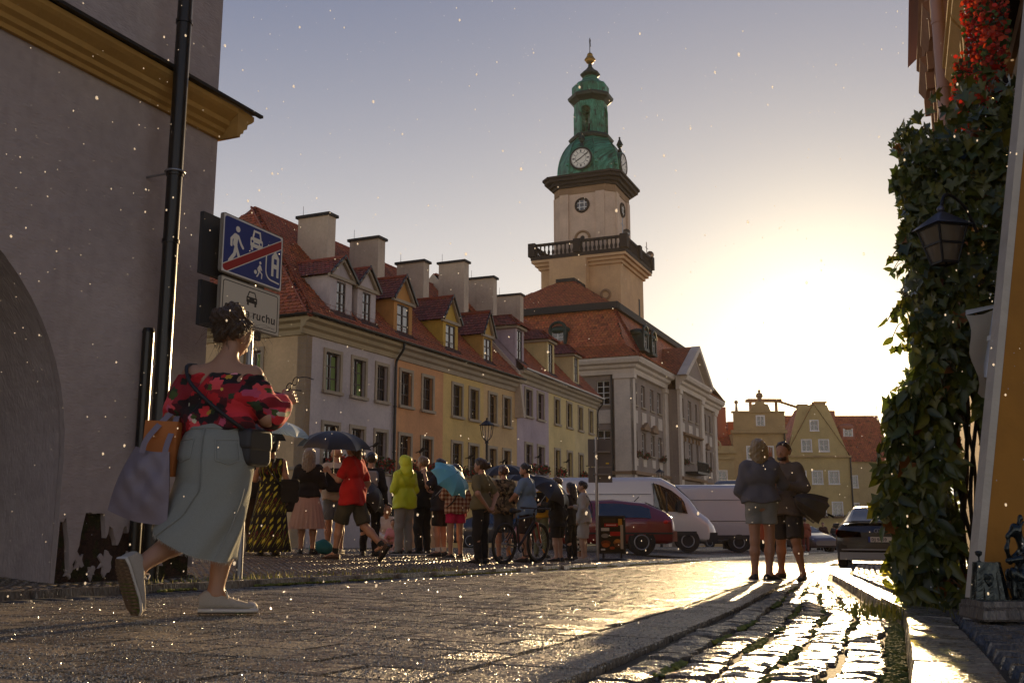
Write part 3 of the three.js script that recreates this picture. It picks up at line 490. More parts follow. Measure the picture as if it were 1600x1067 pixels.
rowHouse({ label: 'row house in yellow plaster with a bright yellow gabled dormer', t0: 10.52, t1: 14.72, wall: M.yellow, dormWall: plaster(0.6, 0.38, 0.06), wins: [[11.3, 12.5], [13.06, 14.25]], dorm: [[10.6, 12.1, 7.95, 9.6, 10.8, 0.95]], chim: [[12.02, 13.04]], spots: [12.78], snow: true });
rowHouse({ label: 'row house in tan plaster with an amber gabled dormer beside the mauve house', t0: 14.72, t1: 18.75, wall: M.ochre, dormWall: plaster(0.55, 0.33, 0.08), wins: [[15.2, 16.31], [16.91, 18.02]], dorm: [[14.8, 15.9, 7.95, 9.6, 10.8, 0.85]], chim: [[16.35, 14.08]], spots: [16.6], snow: true });
const H5 = rowHouse({ label: 'row house in mauve plaster with a hipped mauve dormer', second: true, t0: 0, t1: 5.12, wall: M.mauve, wins: [[1.11, 2.41], [3.09, 4.38]], dorm: [[0.05, 1.3, 8.7, 10.75, 0, 0.75]], chim: [[1.45, 14.04]], spots: [2.75] });
part('gable_wall', slab(poly([[-0.5, 7], [-0.2, 9.5], [5, 15.3], [10, 9.5], [10, 7]]), 0.3).rotateY(Math.PI / 2).translate(-0.3, 0, 0), M.chimney, H5);
rowHouse({ label: 'row house in bright cream-yellow plaster with a hipped yellow dormer', second: true, t0: 5.12, t1: 10.14, wall: M.cream, wins: [[6.07, 7.21], [8.42, 9.56]], dorm: [[5.2, 6.5, 8.7, 10.85, 0, 0.75]], chim: [[5.75, 13.95]], spots: [7.8] });
rowHouse({ label: 'end row house in sand plaster next to the town hall', second: true, t0: 10.14, t1: 15, wall: M.sand, wins: [[10.74, 11.84], [13.02, 14.11]], dorm: [[10.2, 11.45, 8.8, 10.75, 0, 0.75]], spots: [12.4], pipe: 14.9, last: true });
{
  const g = 'flower boxes on the row house sills', names = ['under the lilac house window nearest the tan end wall', 'under the middle window of the lilac house', 'under the lilac house window beside the downpipe', 'under the first window of the orange-tan house', 'under the second window of the orange-tan house', 'under the first window of the yellow house', 'under the second window of the yellow house', 'under the first window of the mauve house', 'under the second window of the mauve house', 'under the first window of the cream-yellow house', 'under the first window of the sand end house'];
  [[1, 1.69], [1, 3.5], [1, 5.22], [1, 7.16], [1, 9.05], [1, 11.9], [1, 13.65], [2, 1.76], [2, 3.73], [2, 6.64], [2, 11.3]].forEach(([r, t], i) => {
    const [x, z] = (r === 1 ? at1 : at2)(t, -0.14);
    flowerBox(0.95, 'box of red geraniums and leaves ' + names[i], [x, (r === 1 ? 2.36 : 2.9) - 0.05, z], Math.PI / 2 - (r === 1 ? rowA : rowB), g, 300);
  });
}
// ---------- the town hall and its tower ----------
{
  const hall = thing('town_hall', 'large grey and cream town hall with red mansard roof, pediment and pilasters', 'town hall', [8.94, -1.9, -74], Math.PI / 2 - 22.85 * D2R);
  const Y = v => v + 1.9, L = 30.5, Wd = 15.9, eave = Y(12.3), corn = Y(11.2);
  const upper = [8.9, 10.62], lower = [5.28, 6.95];
  const wt = [[0.45, 1.4], [2.76, 3.85], [5.35, 6.45], [7.64, 8.75], [21.2, 22.2], [23.3, 24.3], [25.5, 26.5], [27.7, 28.7]], mid = [[11.75, 12.65], [14.3, 15.6], [17.1, 18.0]];
  const hole = (l, z) => l.flatMap(([a, b]) => [[a, b, Y(upper[0]), Y(upper[1])], [a, b, Y(lower[0]), Y(lower[1])]]);
  part('front_wall', wallWith(L, corn, 0.5, hole(wt)), M.hallGrey, hall);
  part('centre_bay', [wallWith(19.9, corn, 0.5, hole(mid), 0, 10.4).translate(0, 0, 1), span(10.4, 10.8, 0, corn, 0.002, 0.5), span(19.5, 19.9, 0, corn, 0.002, 0.5)], M.hallGrey, hall);
  part('rear_wall', [span(0, L, 0, corn, -Wd, -Wd + 0.4), span(L - 0.4, L, 0, corn, -Wd + 0.4, -0.5)], M.hallGrey, hall);
  const wo = { fr: M.woodWhite, surround: null, sw: 0.12, rows: [0.33, 0.66], one: true, recess: 0.22, bar: 0.07 };
  for (const [a, b] of wt) { win(hall, (a + b) / 2, Y(upper[0]), +(b - a).toFixed(2), 1.72, wo); win(hall, (a + b) / 2, Y(lower[0]), +(b - a).toFixed(2), 1.67, wo); }
  for (const [a, b] of mid) { win(hall, (a + b) / 2, Y(upper[0]), +(b - a).toFixed(2), 1.72, { ...wo, z: 1 }); win(hall, (a + b) / 2, Y(lower[0]), +(b - a).toFixed(2), 1.67, { ...wo, z: 1 }); }
  // cream panels between the storeys, brown window hoods
  for (const [k, [a, b]] of wt.entries()) {
    const c = (a + b) / 2; part('panel', span(a - 0.08, b + 0.08, Y(7.55), Y(8.5), 0.002, 0.06), M.hallPale, hall); part('apron_panel', span(a + 0.05, b - 0.05, Y(4.35), Y(4.98), 0.002, 0.05), M.hallPale, hall);
    if (k % 4 === 1 || k % 4 === 2) part('window_hood', [slab(poly([[a - 0.35, Y(7.12)], [b + 0.35, Y(7.12)], [b + 0.35, Y(7.3)], [c, Y(7.75)], [a - 0.35, Y(7.3)]]), 0.32, 0.005)], M.hallBand, hall);
  }
  for (const [a, b] of mid) { part('panel', span(a - 0.05, b + 0.05, Y(7.75), Y(8.5), 1.002, 1.05), M.hallPale, hall); part('window_arch', new THREE.TorusGeometry((b - a) / 2 + 0.1, 0.12, 6, 14, Math.PI).translate((a + b) / 2, Y(6.95), 1.04), M.hallBand, hall); }
  part('centre_ledge', [mould([[1.003, 0], [1.4, 0.1], [1.45, 0.25], [1.003, 0.35]], 11.3, 18.5).translate(0, Y(7.35), 0)], M.hallBand, hall);
  // pilasters
  for (const [a, b, z] of [[-0.3, 0.35, 0.002], [9.3, 10.38, 0.002], [10.35, 11.2, 1.002], [18.9, 19.95, 1.002], [19.96, 20.9, 0.002], [29.6, 30.8, 0.002]]) {
    part('pilaster', [span(a, b, 0, corn - 0.4, z, z + 0.22)], M.hallPale, hall); part('capital', [span(a - 0.08, b + 0.08, corn - 0.4, corn - 0.02, z, z + 0.32)], M.hallPale, hall);
  }
  const side = new THREE.Group(); side.name = 'side_wall'; side.rotation.y = -Math.PI / 2; hall.add(side);
  const sw = [[-2.75, -1.7], [-6, -4.9], [-9.5, -8.4], [-13, -11.9]];
  part('side_plaster', wallWith(0, corn, 0.4, sw.flatMap(([a, b]) => [[a, b, Y(8.9), Y(10.75)], [a, b, Y(5.28), Y(7)]]), 0, -Wd), M.hallGrey, side);
  for (const [a, b] of sw) { win(side, (a + b) / 2, Y(8.9), +(b - a).toFixed(2), 1.85, { ...wo, rows: [0.3, 0.5, 0.75] }); win(side, (a + b) / 2, Y(5.28), +(b - a).toFixed(2), 1.72, wo); part('panel', span(a - 0.05, b + 0.05, Y(7.5), Y(8.5), 0.002, 0.05), M.hallPale, side); }
  part('pilaster', span(-1.25, 0.22, 0, corn - 0.4, 0.002, 0.3), M.hallPale, side); part('capital', span(-1.33, 0.3, corn - 0.4, corn - 0.02, 0.002, 0.4), M.hallPale, side);
  part('downpipe', cyl([-1.5, 0, 0.12], [-1.5, corn, 0.12], 0.08), M.gutter, side);
  const prof = [[0.004, -0.1], [0.3, -0.05], [0.35, 0.3], [0.55, 0.42], [0.62, 0.62], [0.9, 0.72], [1.0, 0.95], [1.0, 1.12], [0.004, 1.12]];
  part('side_cornice', mould(prof, -Wd - 1, -0.001).translate(0, corn, 0), M.hallPale, side);
  { const ev = new Evaluator(); ev.attributes = ['position', 'normal', 'uv']; ev.useGroups = false; const A = new Brush(mould(prof, -1.02, 0.02).translate(0, corn, 0)), B = new Brush(mould(prof, -0.02, 1.02).rotateY(-Math.PI / 2).translate(0, corn, 0)); A.updateMatrixWorld(); B.updateMatrixWorld(); part('cornice_corner', ev.evaluate(A, B, INTERSECTION).geometry, M.hallPale, hall); }
  part('side_band', [mould([[0.004, 0], [0.35, 0.05], [0.35, 0.28], [0.004, 0.33]], -Wd, 0.35).translate(0, Y(3.62), 0)], M.hallBand, side);
  part('front_cornice', [mould(prof, 0.001, 9.95).translate(0, corn, 0), mould(prof.map(([x, y]) => [x + 1, y]), 9.95, 20.35).translate(0, corn + 0.004, 0), mould(prof, 20.35, L + 1).translate(0, corn, 0)], M.hallPale, hall);
  part('string_band', [mould([[0.002, 0], [0.35, 0.05], [0.35, 0.28], [0.002, 0.33]], -0.35, L).translate(0, Y(3.62), 0), mould([[1.002, 0], [1.35, 0.05], [1.35, 0.28], [1.002, 0.33]], 10.4, 19.9).translate(0, Y(3.62), 0)], M.hallBand, hall);
  // ground floor panels
  for (let k = 0; k < 10; k++) { const x = 1 + k * 0.95 + (k > 4 ? 0.3 : 0); part('relief_panel', ball(x + 0.35, Y(2.6), 0, 0.34, 1, 1.15, 0.2, 12), M.hallPale, hall); }
  // pediment
  const ped = part('pediment', slab(poly([[10.2, eave], [20.1, eave], [15.15, Y(15.1)]]), 0.3, 1.2), M.hallPale, hall);
  part('pediment_field', slab(poly([[11.6, eave + 0.32], [18.7, eave + 0.32], [15.15, Y(14.55)]]), 0.04, 1.502), M.hallGrey, ped);
  part('raking_moulding', [-1, 1].map(s => slab(poly([[15.15 + s * 5.9, eave - 0.05], [15.15, Y(15.55)], [15.15, Y(15.05)], [15.15 + s * 5.0, eave - 0.05]]), 0.75, 1.3)), M.hallPale, ped);
  // roof
  const A = [-1.05, eave + 0.05, 1.05], B = [L + 1.05, eave + 0.05, 1.05], C = [L + 1.05, eave + 0.05, -Wd - 1.05], Dd = [-1.05, eave + 0.05, -Wd - 1.05], f = (i, y, q) => [[i, y, -q], [L - i, y, -q], [L - i, y, -Wd + q], [i, y, -Wd + q]];
  const b1 = f(0.9, Y(13.6), 0.7), b2 = f(2, Y(16.7), 1.8), rd = [[8, Y(20.8), -7.3], [L - 8, Y(20.8), -7.3], [L - 8, Y(20.8), -8.6], [8, Y(20.8), -8.6]], lowr = [A, B, C, Dd];
  const band = (p, q) => [0, 1, 3].map(i => [p[i], p[(i + 1) % 4], q[(i + 1) % 4], q[i]]);
  const rf = roofPart(hall, [...band(lowr, b1), ...band(b1, b2)], M.tileHall, 0.26, 0.22);
  roofPart(hall, band(f(2.2, Y(17.15), 2).map(p => p), rd), M.tileHall, 0.26, 0.22);
  part('roof_rear', [facet([lowr[1], lowr[2], b2[2], b2[1]]), facet([b2[1], b2[2], rd[2], rd[1]]), facet(rd)], M.underlay, rf);
  part('roof_break', [span(1.7, L - 1.7, Y(16.65), Y(17.2), -2.1, -1.45), span(1.6, 2.25, Y(16.65), Y(17.2), -Wd + 1.5, -1.45), span(7.7, L - 7.7, Y(20.7), Y(21.0), -8.8, -7.1)], M.soot, rf);
  ridge(rf, b2[0], rd[0], ridgeRed, false, 1.3); ridge(rf, A, b2[0], ridgeRed, false, 1.3);
  roofPart(hall, [[[10.1, eave + 0.1, -1.6], [10.1, eave + 0.1, 1.9], [15.15, Y(15.5), 1.9], [15.15, Y(15.5), -1.6]], [[20.2, eave + 0.1, 1.9], [20.2, eave + 0.1, -1.6], [15.15, Y(15.5), -1.6], [15.15, Y(15.5), 1.9]]], M.tileHall, 0.26, 0.22);
  // copper-framed roof dormers
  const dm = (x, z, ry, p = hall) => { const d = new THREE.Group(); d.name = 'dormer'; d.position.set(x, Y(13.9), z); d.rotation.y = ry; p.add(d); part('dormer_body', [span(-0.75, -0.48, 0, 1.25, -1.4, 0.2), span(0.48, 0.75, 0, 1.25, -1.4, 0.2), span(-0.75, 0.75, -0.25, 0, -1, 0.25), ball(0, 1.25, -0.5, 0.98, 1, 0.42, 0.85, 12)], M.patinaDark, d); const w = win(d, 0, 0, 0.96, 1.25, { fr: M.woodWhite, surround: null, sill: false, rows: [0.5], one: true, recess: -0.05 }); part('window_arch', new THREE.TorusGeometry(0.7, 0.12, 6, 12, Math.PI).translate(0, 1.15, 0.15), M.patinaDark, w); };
  dm(1.15, -6.2, -Math.PI / 2); dm(5.2, -0.35, 0); dm(7.7, -0.35, 0); dm(24, -0.35, 0);
  // balcony over the door
  part('balcony', [span(12.6, 17.2, Y(4.2), Y(4.4), 1.004, 2.1), ...Array.from({ length: 24 }, (_, i) => cyl([12.65 + i * 0.195, Y(4.4), 2.05], [12.65 + i * 0.195, Y(5.2), 2.05], 0.02, 0.02, 4)), span(12.6, 17.2, Y(5.2), Y(5.27), 2.02, 2.08)], M.iron, hall);
  for (const [k, t] of [1, 3.3, 8.2].entries()) flowerBox(1.1, ['basket of red flowers under the town hall window nearest its corner', 'second basket of red flowers along the town hall front', 'third basket of red flowers beside the town hall pilaster'][k], hall.localToWorld(V(t, Y(4.95), 0.1)).toArray(), hall.rotation.y, 'flower baskets on the town hall', 260, [0.28, 0.03, 0.02]);
  for (const [k, t] of [12.2, 21.7, 23.8, 26].entries()) flowerBox(1.0, ['basket of red flowers left of the town hall balcony', 'basket of red flowers right of the town hall balcony', 'second last basket of red flowers on the town hall front', 'last basket of red flowers at the far end of the town hall'][k], hall.localToWorld(V(t, Y(4.95), t < 20 ? 1.1 : 0.1)).toArray(), hall.rotation.y, 'flower baskets on the town hall', 260, [0.28, 0.03, 0.02]);

  // ----- tower -----
  const tw = thing('clock_tower', 'tall town hall tower with balustrade, clock and green copper dome and lantern', 'tower', hall.localToWorld(V(15.6, 0, -7.95)).toArray(), hall.rotation.y);
  const sq = (h, y0, y1, c = 0) => { const p = c ? [[-h, -h + c], [-h, h - c], [-h + c, h], [h - c, h], [h, h - c], [h, -h + c], [h - c, -h], [-h + c, -h]] : [[-h, -h], [-h, h], [h, h], [h, -h]]; return new THREE.ExtrudeGeometry(poly(p.reverse()), { depth: y1 - y0, bevelEnabled: false }).rotateX(-Math.PI / 2).translate(0, y0, 0); };
  const steps = (l, c) => l.map(([h, y0, y1]) => sq(h, Y(y0), Y(y1), c));
  part('lower_shaft', [sq(3.8, 0, Y(23.0))], M.towerWarm, tw);
  part('stair_turret', [span(-4.9, -3.81, Y(14), Y(23.6), -2.6, 0.9)], M.towerWarm, tw);
  part('lower_cornice', steps([[4.0, 23.0, 23.3], [4.25, 23.3, 23.6], [4.5, 23.6, 23.85]]), M.towerWarm, tw);
  part('slit_window', span(2, 2.5, Y(19.2), Y(20.9), 3.79, 3.815), M.soot, tw); part('plaque', [new THREE.TorusGeometry(0.42, 0.12, 6, 14).rotateY(-Math.PI / 2).translate(-3.85, Y(20.2), 2.4)], M.hallBand, tw);
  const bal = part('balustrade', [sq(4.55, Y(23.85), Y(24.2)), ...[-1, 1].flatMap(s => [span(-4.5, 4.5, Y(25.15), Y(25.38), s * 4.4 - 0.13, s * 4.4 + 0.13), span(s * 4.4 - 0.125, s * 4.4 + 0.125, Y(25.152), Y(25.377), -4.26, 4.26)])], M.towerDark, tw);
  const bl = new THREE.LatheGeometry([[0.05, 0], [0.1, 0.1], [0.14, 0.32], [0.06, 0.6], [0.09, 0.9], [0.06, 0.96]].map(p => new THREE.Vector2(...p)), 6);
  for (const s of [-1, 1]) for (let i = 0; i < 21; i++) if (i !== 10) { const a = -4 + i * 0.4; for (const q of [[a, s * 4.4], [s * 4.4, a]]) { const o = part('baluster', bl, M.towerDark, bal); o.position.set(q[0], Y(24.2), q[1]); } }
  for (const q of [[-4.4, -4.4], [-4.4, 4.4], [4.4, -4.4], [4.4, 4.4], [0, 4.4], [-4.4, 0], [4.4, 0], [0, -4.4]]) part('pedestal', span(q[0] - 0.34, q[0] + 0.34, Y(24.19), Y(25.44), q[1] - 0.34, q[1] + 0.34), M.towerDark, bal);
  part('upper_shaft', sq(2.95, Y(23.8), Y(31), 0.75), M.towerPlaster, tw);
  for (const ry of [0, Math.PI / 2, -Math.PI / 2, Math.PI]) { // each face: pilaster strips, round window, arched door
    const fc = new THREE.Group(); fc.name = 'tower_face'; fc.rotation.y = ry; tw.add(fc);
    for (const x of [-1.75, 1.75]) part('pilaster', span(x - 0.42, x + 0.42, Y(24), Y(30.25), 2.951, 3.12), M.towerPlaster, fc);
    part('round_window', new THREE.CylinderGeometry(0.52, 0.52, 0.04, 24).rotateX(Math.PI / 2).translate(0, Y(29.1), 2.98), M.glass, fc);
    part('round_surround', [new THREE.TorusGeometry(0.62, 0.12, 6, 24).translate(0, Y(29.1), 3.0)], M.towerDark, fc);
    part('round_bars', [-0.22, 0.22].flatMap(k => [span(-0.5, 0.5, Y(29.1) + k - 0.035, Y(29.1) + k + 0.035, 3.0, 3.03), span(k - 0.035, k + 0.035, Y(28.6), Y(29.6), 3.004, 3.034)]), M.woodWhite, fc);
    part('arched_door', [span(-0.55, 0.55, Y(24), Y(25.9), 2.952, 3.0), new THREE.CircleGeometry(0.55, 16, 0, Math.PI).translate(0, Y(25.9), 3.0)], M.towerPlaster, fc);
    part('door_arch', new THREE.TorusGeometry(0.68, 0.12, 6, 16, Math.PI).translate(0, Y(25.9), 3.02), M.hallBand, fc);
    part('bullseye', new THREE.CircleGeometry(0.22, 14).translate(0, Y(25.95), 3.01), M.soot, fc);
  }
  part('frieze', steps([[3.02, 30.25, 30.9]], 0.75), M.hallBand, tw);
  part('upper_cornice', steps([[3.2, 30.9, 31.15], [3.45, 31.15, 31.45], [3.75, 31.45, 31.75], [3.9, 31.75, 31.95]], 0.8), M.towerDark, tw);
  const oct = (pts, rot = 0) => { // eight-sided turning; pts [radius over the flats, height]
    const rings = pts.map(([r, y]) => Array.from({ length: 8 }, (_, i) => { const a = (i + 0.5) * Math.PI / 4, k = r / Math.cos(Math.PI / 8); return [Math.sin(a) * k, Y(y), Math.cos(a) * k]; })); return ringLoft(rings).toNonIndexed(); };
  const flat = g => { g.computeVertexNormals(); return g; };
  const dome = part('dome', flat(oct([[3.05, 31.9], [3.05, 32.7], [3.0, 33.3], [2.92, 33.9], [2.72, 34.7], [2.35, 35.5], [1.95, 36.05], [1.75, 36.3]])), M.patina, tw);
  for (let i = 0; i < 8; i++) { const a = (i + 0.5) * Math.PI / 4; part('dome_seam', tube([[3.05, 32], [3.0, 33.3], [2.92, 33.9], [2.72, 34.7], [2.35, 35.5], [1.8, 36.25]].map(([r, y]) => [Math.sin(a) * r / 0.924, Y(y), Math.cos(a) * r / 0.924]), 0.06, 5), M.patina, dome); }
  part('dome_skirt', flat(oct([[3.16, 31.95], [3.16, 32.25]])), M.patina, tw);
  const dial = print(256, 256, (x, w) => {
    x.fillStyle = '#d8d2c4'; x.fillRect(0, 0, w, w); x.translate(128, 128); x.strokeStyle = '#1a1a1a'; x.fillStyle = '#1a1a1a'; x.lineWidth = 4; x.beginPath(); x.arc(0, 0, 118, 0, 7); x.stroke(); x.beginPath(); x.arc(0, 0, 68, 0, 7); x.stroke();
    for (let k = 0; k < 12; k++) { x.save(); x.rotate(k * Math.PI / 6); x.fillRect(-3.5, -108, 7, 30); if (k % 3 === 0) { x.fillRect(-10, -108, 5, 30); x.fillRect(5, -108, 5, 30); } x.restore(); }
  });
  const dialMat = std(0xffffff, 0.6, { map: dial });
  for (const [ry, k] of [[-Math.PI / 2, 1], [0, 1]]) {
    const c = new THREE.Group(); c.name = 'clock'; c.rotation.y = ry; tw.add(c);
    part('clock_hood', [new THREE.CylinderGeometry(1.16, 1.22, 0.9, 28).rotateX(Math.PI / 2).translate(0, Y(33.6), 2.75)], M.patina, c);
    part('dial', new THREE.CircleGeometry(0.98, 32).translate(0, Y(33.6), 3.215), dialMat, c);
    part('dial_rim', new THREE.TorusGeometry(1.03, 0.09, 6, 32).translate(0, Y(33.6), 3.2), M.iron, c);
    part('hour_hand', box(0.09, 0.62, 0.02, -0.24, Y(33.6) - 0.12, 3.23, 0, 0, 2.05), M.iron, c); part('minute_hand', box(0.07, 0.95, 0.02, 0.33, Y(33.6) + 0.24, 3.245, 0, 0, -0.95), M.iron, c);
    for (const s of [-1, 1]) part('clock_scroll', [ball(s * 1.35, Y(33.3), 2.85, 0.28, 1, 0.8, 0.7, 8)], M.patina, c);
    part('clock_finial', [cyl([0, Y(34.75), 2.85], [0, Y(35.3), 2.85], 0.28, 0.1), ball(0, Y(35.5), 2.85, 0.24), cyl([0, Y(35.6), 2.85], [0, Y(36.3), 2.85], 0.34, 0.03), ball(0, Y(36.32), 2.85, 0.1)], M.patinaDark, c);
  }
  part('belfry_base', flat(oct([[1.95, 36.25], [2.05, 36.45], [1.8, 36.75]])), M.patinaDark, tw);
  const bf = new Evaluator(); bf.attributes = ['position', 'normal', 'uv']; bf.useGroups = false;
  let br = new Brush(flat(oct([[1.5, 36.7], [1.5, 40.15]])));
  br.geometry.setAttribute('uv', br.geometry.attributes.uv); br.updateMatrixWorld();
  for (let i = 0; i < 4; i++) { const cut = new Brush(merge([new THREE.ExtrudeGeometry((() => { const s = new THREE.Shape(); s.moveTo(-0.42, Y(36.9)); s.lineTo(0.42, Y(36.9)); s.lineTo(0.42, Y(39.1)); s.absarc(0, Y(39.1), 0.42, 0, Math.PI); s.closePath(); return s; })(), { depth: 6, bevelEnabled: false }).translate(0, 0, -3).rotateY(i * Math.PI / 4 * (1))])); cut.updateMatrixWorld(); if (i % 2 === 0) br = bf.evaluate(br, cut, SUBTRACTION); }
  part('belfry', br.geometry, M.patina, tw);
  for (let i = 0; i < 8; i += 2) { const g = new THREE.Group(); g.name = 'belfry_arch'; g.rotation.y = i * Math.PI / 4; tw.add(g); part('arch_moulding', [new THREE.TorusGeometry(0.5, 0.07, 5, 14, Math.PI).translate(0, Y(39.1), 1.52), span(-0.57, -0.43, Y(36.8), Y(39.1), 1.47, 1.57), span(0.43, 0.57, Y(36.8), Y(39.1), 1.47, 1.57)], M.patina, g); }
  part('bell', new THREE.LatheGeometry([[0.02, 1.1], [0.22, 1.0], [0.3, 0.5], [0.45, 0.1], [0.5, 0]].map(p => new THREE.Vector2(...p)), 14).translate(0, Y(37.2), 0), M.iron, tw);
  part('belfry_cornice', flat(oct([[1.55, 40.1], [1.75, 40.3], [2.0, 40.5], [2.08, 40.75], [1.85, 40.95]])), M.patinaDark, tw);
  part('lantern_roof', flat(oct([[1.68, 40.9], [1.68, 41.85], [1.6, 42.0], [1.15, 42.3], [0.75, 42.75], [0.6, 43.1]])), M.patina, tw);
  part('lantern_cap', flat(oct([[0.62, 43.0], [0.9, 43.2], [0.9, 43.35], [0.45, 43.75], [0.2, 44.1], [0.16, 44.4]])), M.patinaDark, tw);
  part('gilded_ball', [ball(0, Y(44.85), 0, 0.48, 1, 0.95, 1, 14), ball(0, Y(45.3), 0, 0.3), new THREE.TorusGeometry(0.5, 0.06, 5, 16).rotateX(Math.PI / 2).translate(0, Y(44.85), 0)], M.gold, tw);
  part('weather_vane', [cyl([0, Y(45.3), 0], [0, Y(46.9), 0], 0.05, 0.03), slab(poly([[-0.02, Y(46.2)], [0.2, Y(46.3)], [0.12, Y(46.7)], [0.22, Y(47)], [-0.05, Y(47.15)], [-0.2, Y(46.7)]]), 0.05)], M.iron, tw);
  for (const [x, y, z] of [[-4.2, 25.6, 4.2], [4.3, 25.7, 4.1]]) part('antenna', [cyl([x, Y(25.3), z], [x, Y(27), z], 0.04), new THREE.SphereGeometry(0.5, 12, 6, 0, 6.3, 0, 0.9).rotateZ(-1.2).translate(x + 0.2, Y(y), z + 0.2), box(0.9, 0.05, 0.05, x, Y(26.4), z)], M.steel, tw);
}

// ---------- the far side of the square ----------
{
  const D = -120, g0 = -3.2, Y = v => v - g0, px = p => (p - 800) / 1581 * 120;
  const wo = { fr: M.woodWhite, surround: M.white, sw: 0.1, rows: [0.5], one: true, recess: 0.1, bar: 0.08, proud: 0.03 };
  const mk = (name, label, x0, x1, top, mat, wins, z = D, w = 1.15, h = 1.5) => {
    const o = thing(name, label, 'building', [px(x0), g0, z]), W = px(x1) - px(x0);
    const hs = wins.map(([p, y]) => [px(p) - px(x0) - w / 2, px(p) - px(x0) + w / 2, Y(y), Y(y) + h]);
    part('front_wall', wallWith(W, Y(top), 0.5, hs), mat, o); part('side_wall', [span(0, 0.3, 0, Y(top), -9, -0.5), span(W - 0.3, W, 0, Y(top), -9, -0.5), span(0.3, W - 0.3, 0, Y(top), -9, -8.7)], mat, o);
    for (const [p, y] of wins) win(o, px(p) - px(x0), Y(y), w, h, wo); return [o, W];
  };
  const far = plaster(0.52, 0.40, 0.2), far2 = plaster(0.58, 0.45, 0.2), far3 = plaster(0.5, 0.36, 0.17);
  { const [o, W] = mk('scroll_gable_house', 'low ochre house with a scroll on its parapet right of the town hall', 1095, 1151, 8.2, far, [[1131, 6.0 - 1.4], [1131, 1.2]]);
    part('cornice', [span(-0.2, W + 0.2, Y(8.2), Y(8.5), -0.4, 0.35), span(-0.1, W + 0.1, Y(7.5), Y(7.7), 0.002, 0.2)], far, o); part('scroll', [new THREE.TorusGeometry(0.55, 0.14, 6, 18).translate(W * 0.5, Y(9.2), 0), span(W * 0.5, W, Y(8.5), Y(9.1), -0.3, 0)], far, o);
    roofPart(o, [[[0, Y(8.4), -0.2], [W, Y(8.4), -0.2], [W, Y(13), -4.5], [0, Y(13), -4.5]]], M.tileRed, 0.3, 0.28); part('chimney', [span(W * 0.68, W * 0.92, Y(9.5), Y(14), -3, -2)], M.tileBare, o); part('rear_chimney', [span(W + 0.3, W + 1.2, Y(9.5), Y(12.4), -5, -4)], M.tileBare, o); }
  { const [o, W] = mk('parapet_house', 'tall ochre house with stepped parapet and stone urn', 1151, 1235, 10.6, far3, [[1180, 7.5], [1206, 7.5], [1180, 4.0], [1206, 4.0], [1227, 4.0], [1180, 0.9], [1206, 0.9]]);
    part('cornice', [span(-0.2, W + 0.1, Y(10.6), Y(11.0), -0.4, 0.4)], far3, o); part('attic', [span(0.2, W, Y(11), Y(13.1), -0.5, -0.1)], far3, o); part('attic_coping', span(0, W, Y(13.1), Y(13.3), -0.6, 0.05), far3, o); part('urn_gable', slab(poly([[2.2, Y(13.3)], [4.7, Y(13.3)], [4.4, Y(14.1)], [4.0, Y(14.2)], [3.9, Y(14.5)], [3.0, Y(14.5)], [2.9, Y(14.2)], [2.5, Y(14.1)]]), 0.4, -0.5), far3, o); win(o, 3.4, Y(11.5), 0.9, 1.2, { ...wo, z: -0.1, sill: false, recess: -0.02 });
    part('urn', new THREE.LatheGeometry([[0.3, 0], [0.12, 0.2], [0.45, 0.6], [0.35, 0.95], [0.12, 1.1], [0.2, 1.25], [0.02, 1.5]].map(p => new THREE.Vector2(...p)), 10).translate(3.45, Y(14.5), -0.3), M.hallBand, o); part('corner_finial', [cyl([0.6, Y(13.3), -0.3], [0.6, Y(14.2), -0.3], 0.18, 0.1), ball(0.6, Y(14.4), -0.3, 0.24)], M.hallBand, o);
    part('roof_terrace', [span(W - 3.6, W - 3.3, Y(13), Y(15), -3, -2.7), span(W - 0.4, W - 0.1, Y(13), Y(15), -3, -2.7), span(W - 3.8, W + 0.4, Y(14.8), Y(15.1), -4, -2.5), box(4.5, 0.25, 0.4, W + 2, Y(14.2), -3, 0, 0, -0.32)], M.hallBand, o); part('drainpipe', cyl([W - 0.2, 0, 0.12], [W - 0.2, Y(10.6), 0.12], 0.1), M.gutter, o); }
  { const [o, W] = mk('gable_house', 'yellow gabled house with three bays facing down the street', 1237, 1336, 7.9, far2, [[1258, 4.6], [1284, 4.6], [1310, 4.6], [1260, 0.9], [1287, 0.9], [1313, 0.9]], D - 0.6);
    const c = px(1283) - px(1237); part('gable', slab((() => { const s = poly([[0, Y(7.9)], [W, Y(7.9)], [c + 1.7, Y(14.1)], [c - 1.7, Y(14.1)]]); for (const [x, y] of [[-1.05, 8.5], [1.05, 8.5]]) s.holes.push(rectHole(c + x - 0.55, c + x + 0.55, Y(y), Y(y) + 1.35)); s.holes.push(rectHole(c - 0.45, c + 0.45, Y(11), Y(12.2))); return s; })(), 0.5, -0.5), far2, o);
    for (const x of [-1.05, 1.05]) win(o, c + x, Y(8.5), 1.1, 1.35, wo); win(o, c, Y(11), 0.9, 1.2, wo);
    part('cornice', [span(-0.1, W + 0.2, Y(7.75), Y(8.0), 0.002, 0.3)], far3, o);
    roofPart(o, [[[-0.3, Y(7.7), -8], [-0.3, Y(7.7), 0.1], [c, Y(14.3), 0.1], [c, Y(14.3), -8]], [[W + 0.3, Y(7.7), 0.1], [W + 0.3, Y(7.7), -8], [c, Y(14.3), -8], [c, Y(14.3), 0.1]]], M.tileRed, 0.3, 0.28);
    part('chimney', span(c - 1.1, c + 0.1, Y(12), Y(14.5), -3.4, -2.4), far3, o); part('stack', span(c + 1.2, c + 2.5, Y(12), Y(14.7), -4, -3), far3, o); part('stack_cap', span(c + 1.05, c + 2.65, Y(14.7), Y(14.9), -4.1, -2.9), far3, o);
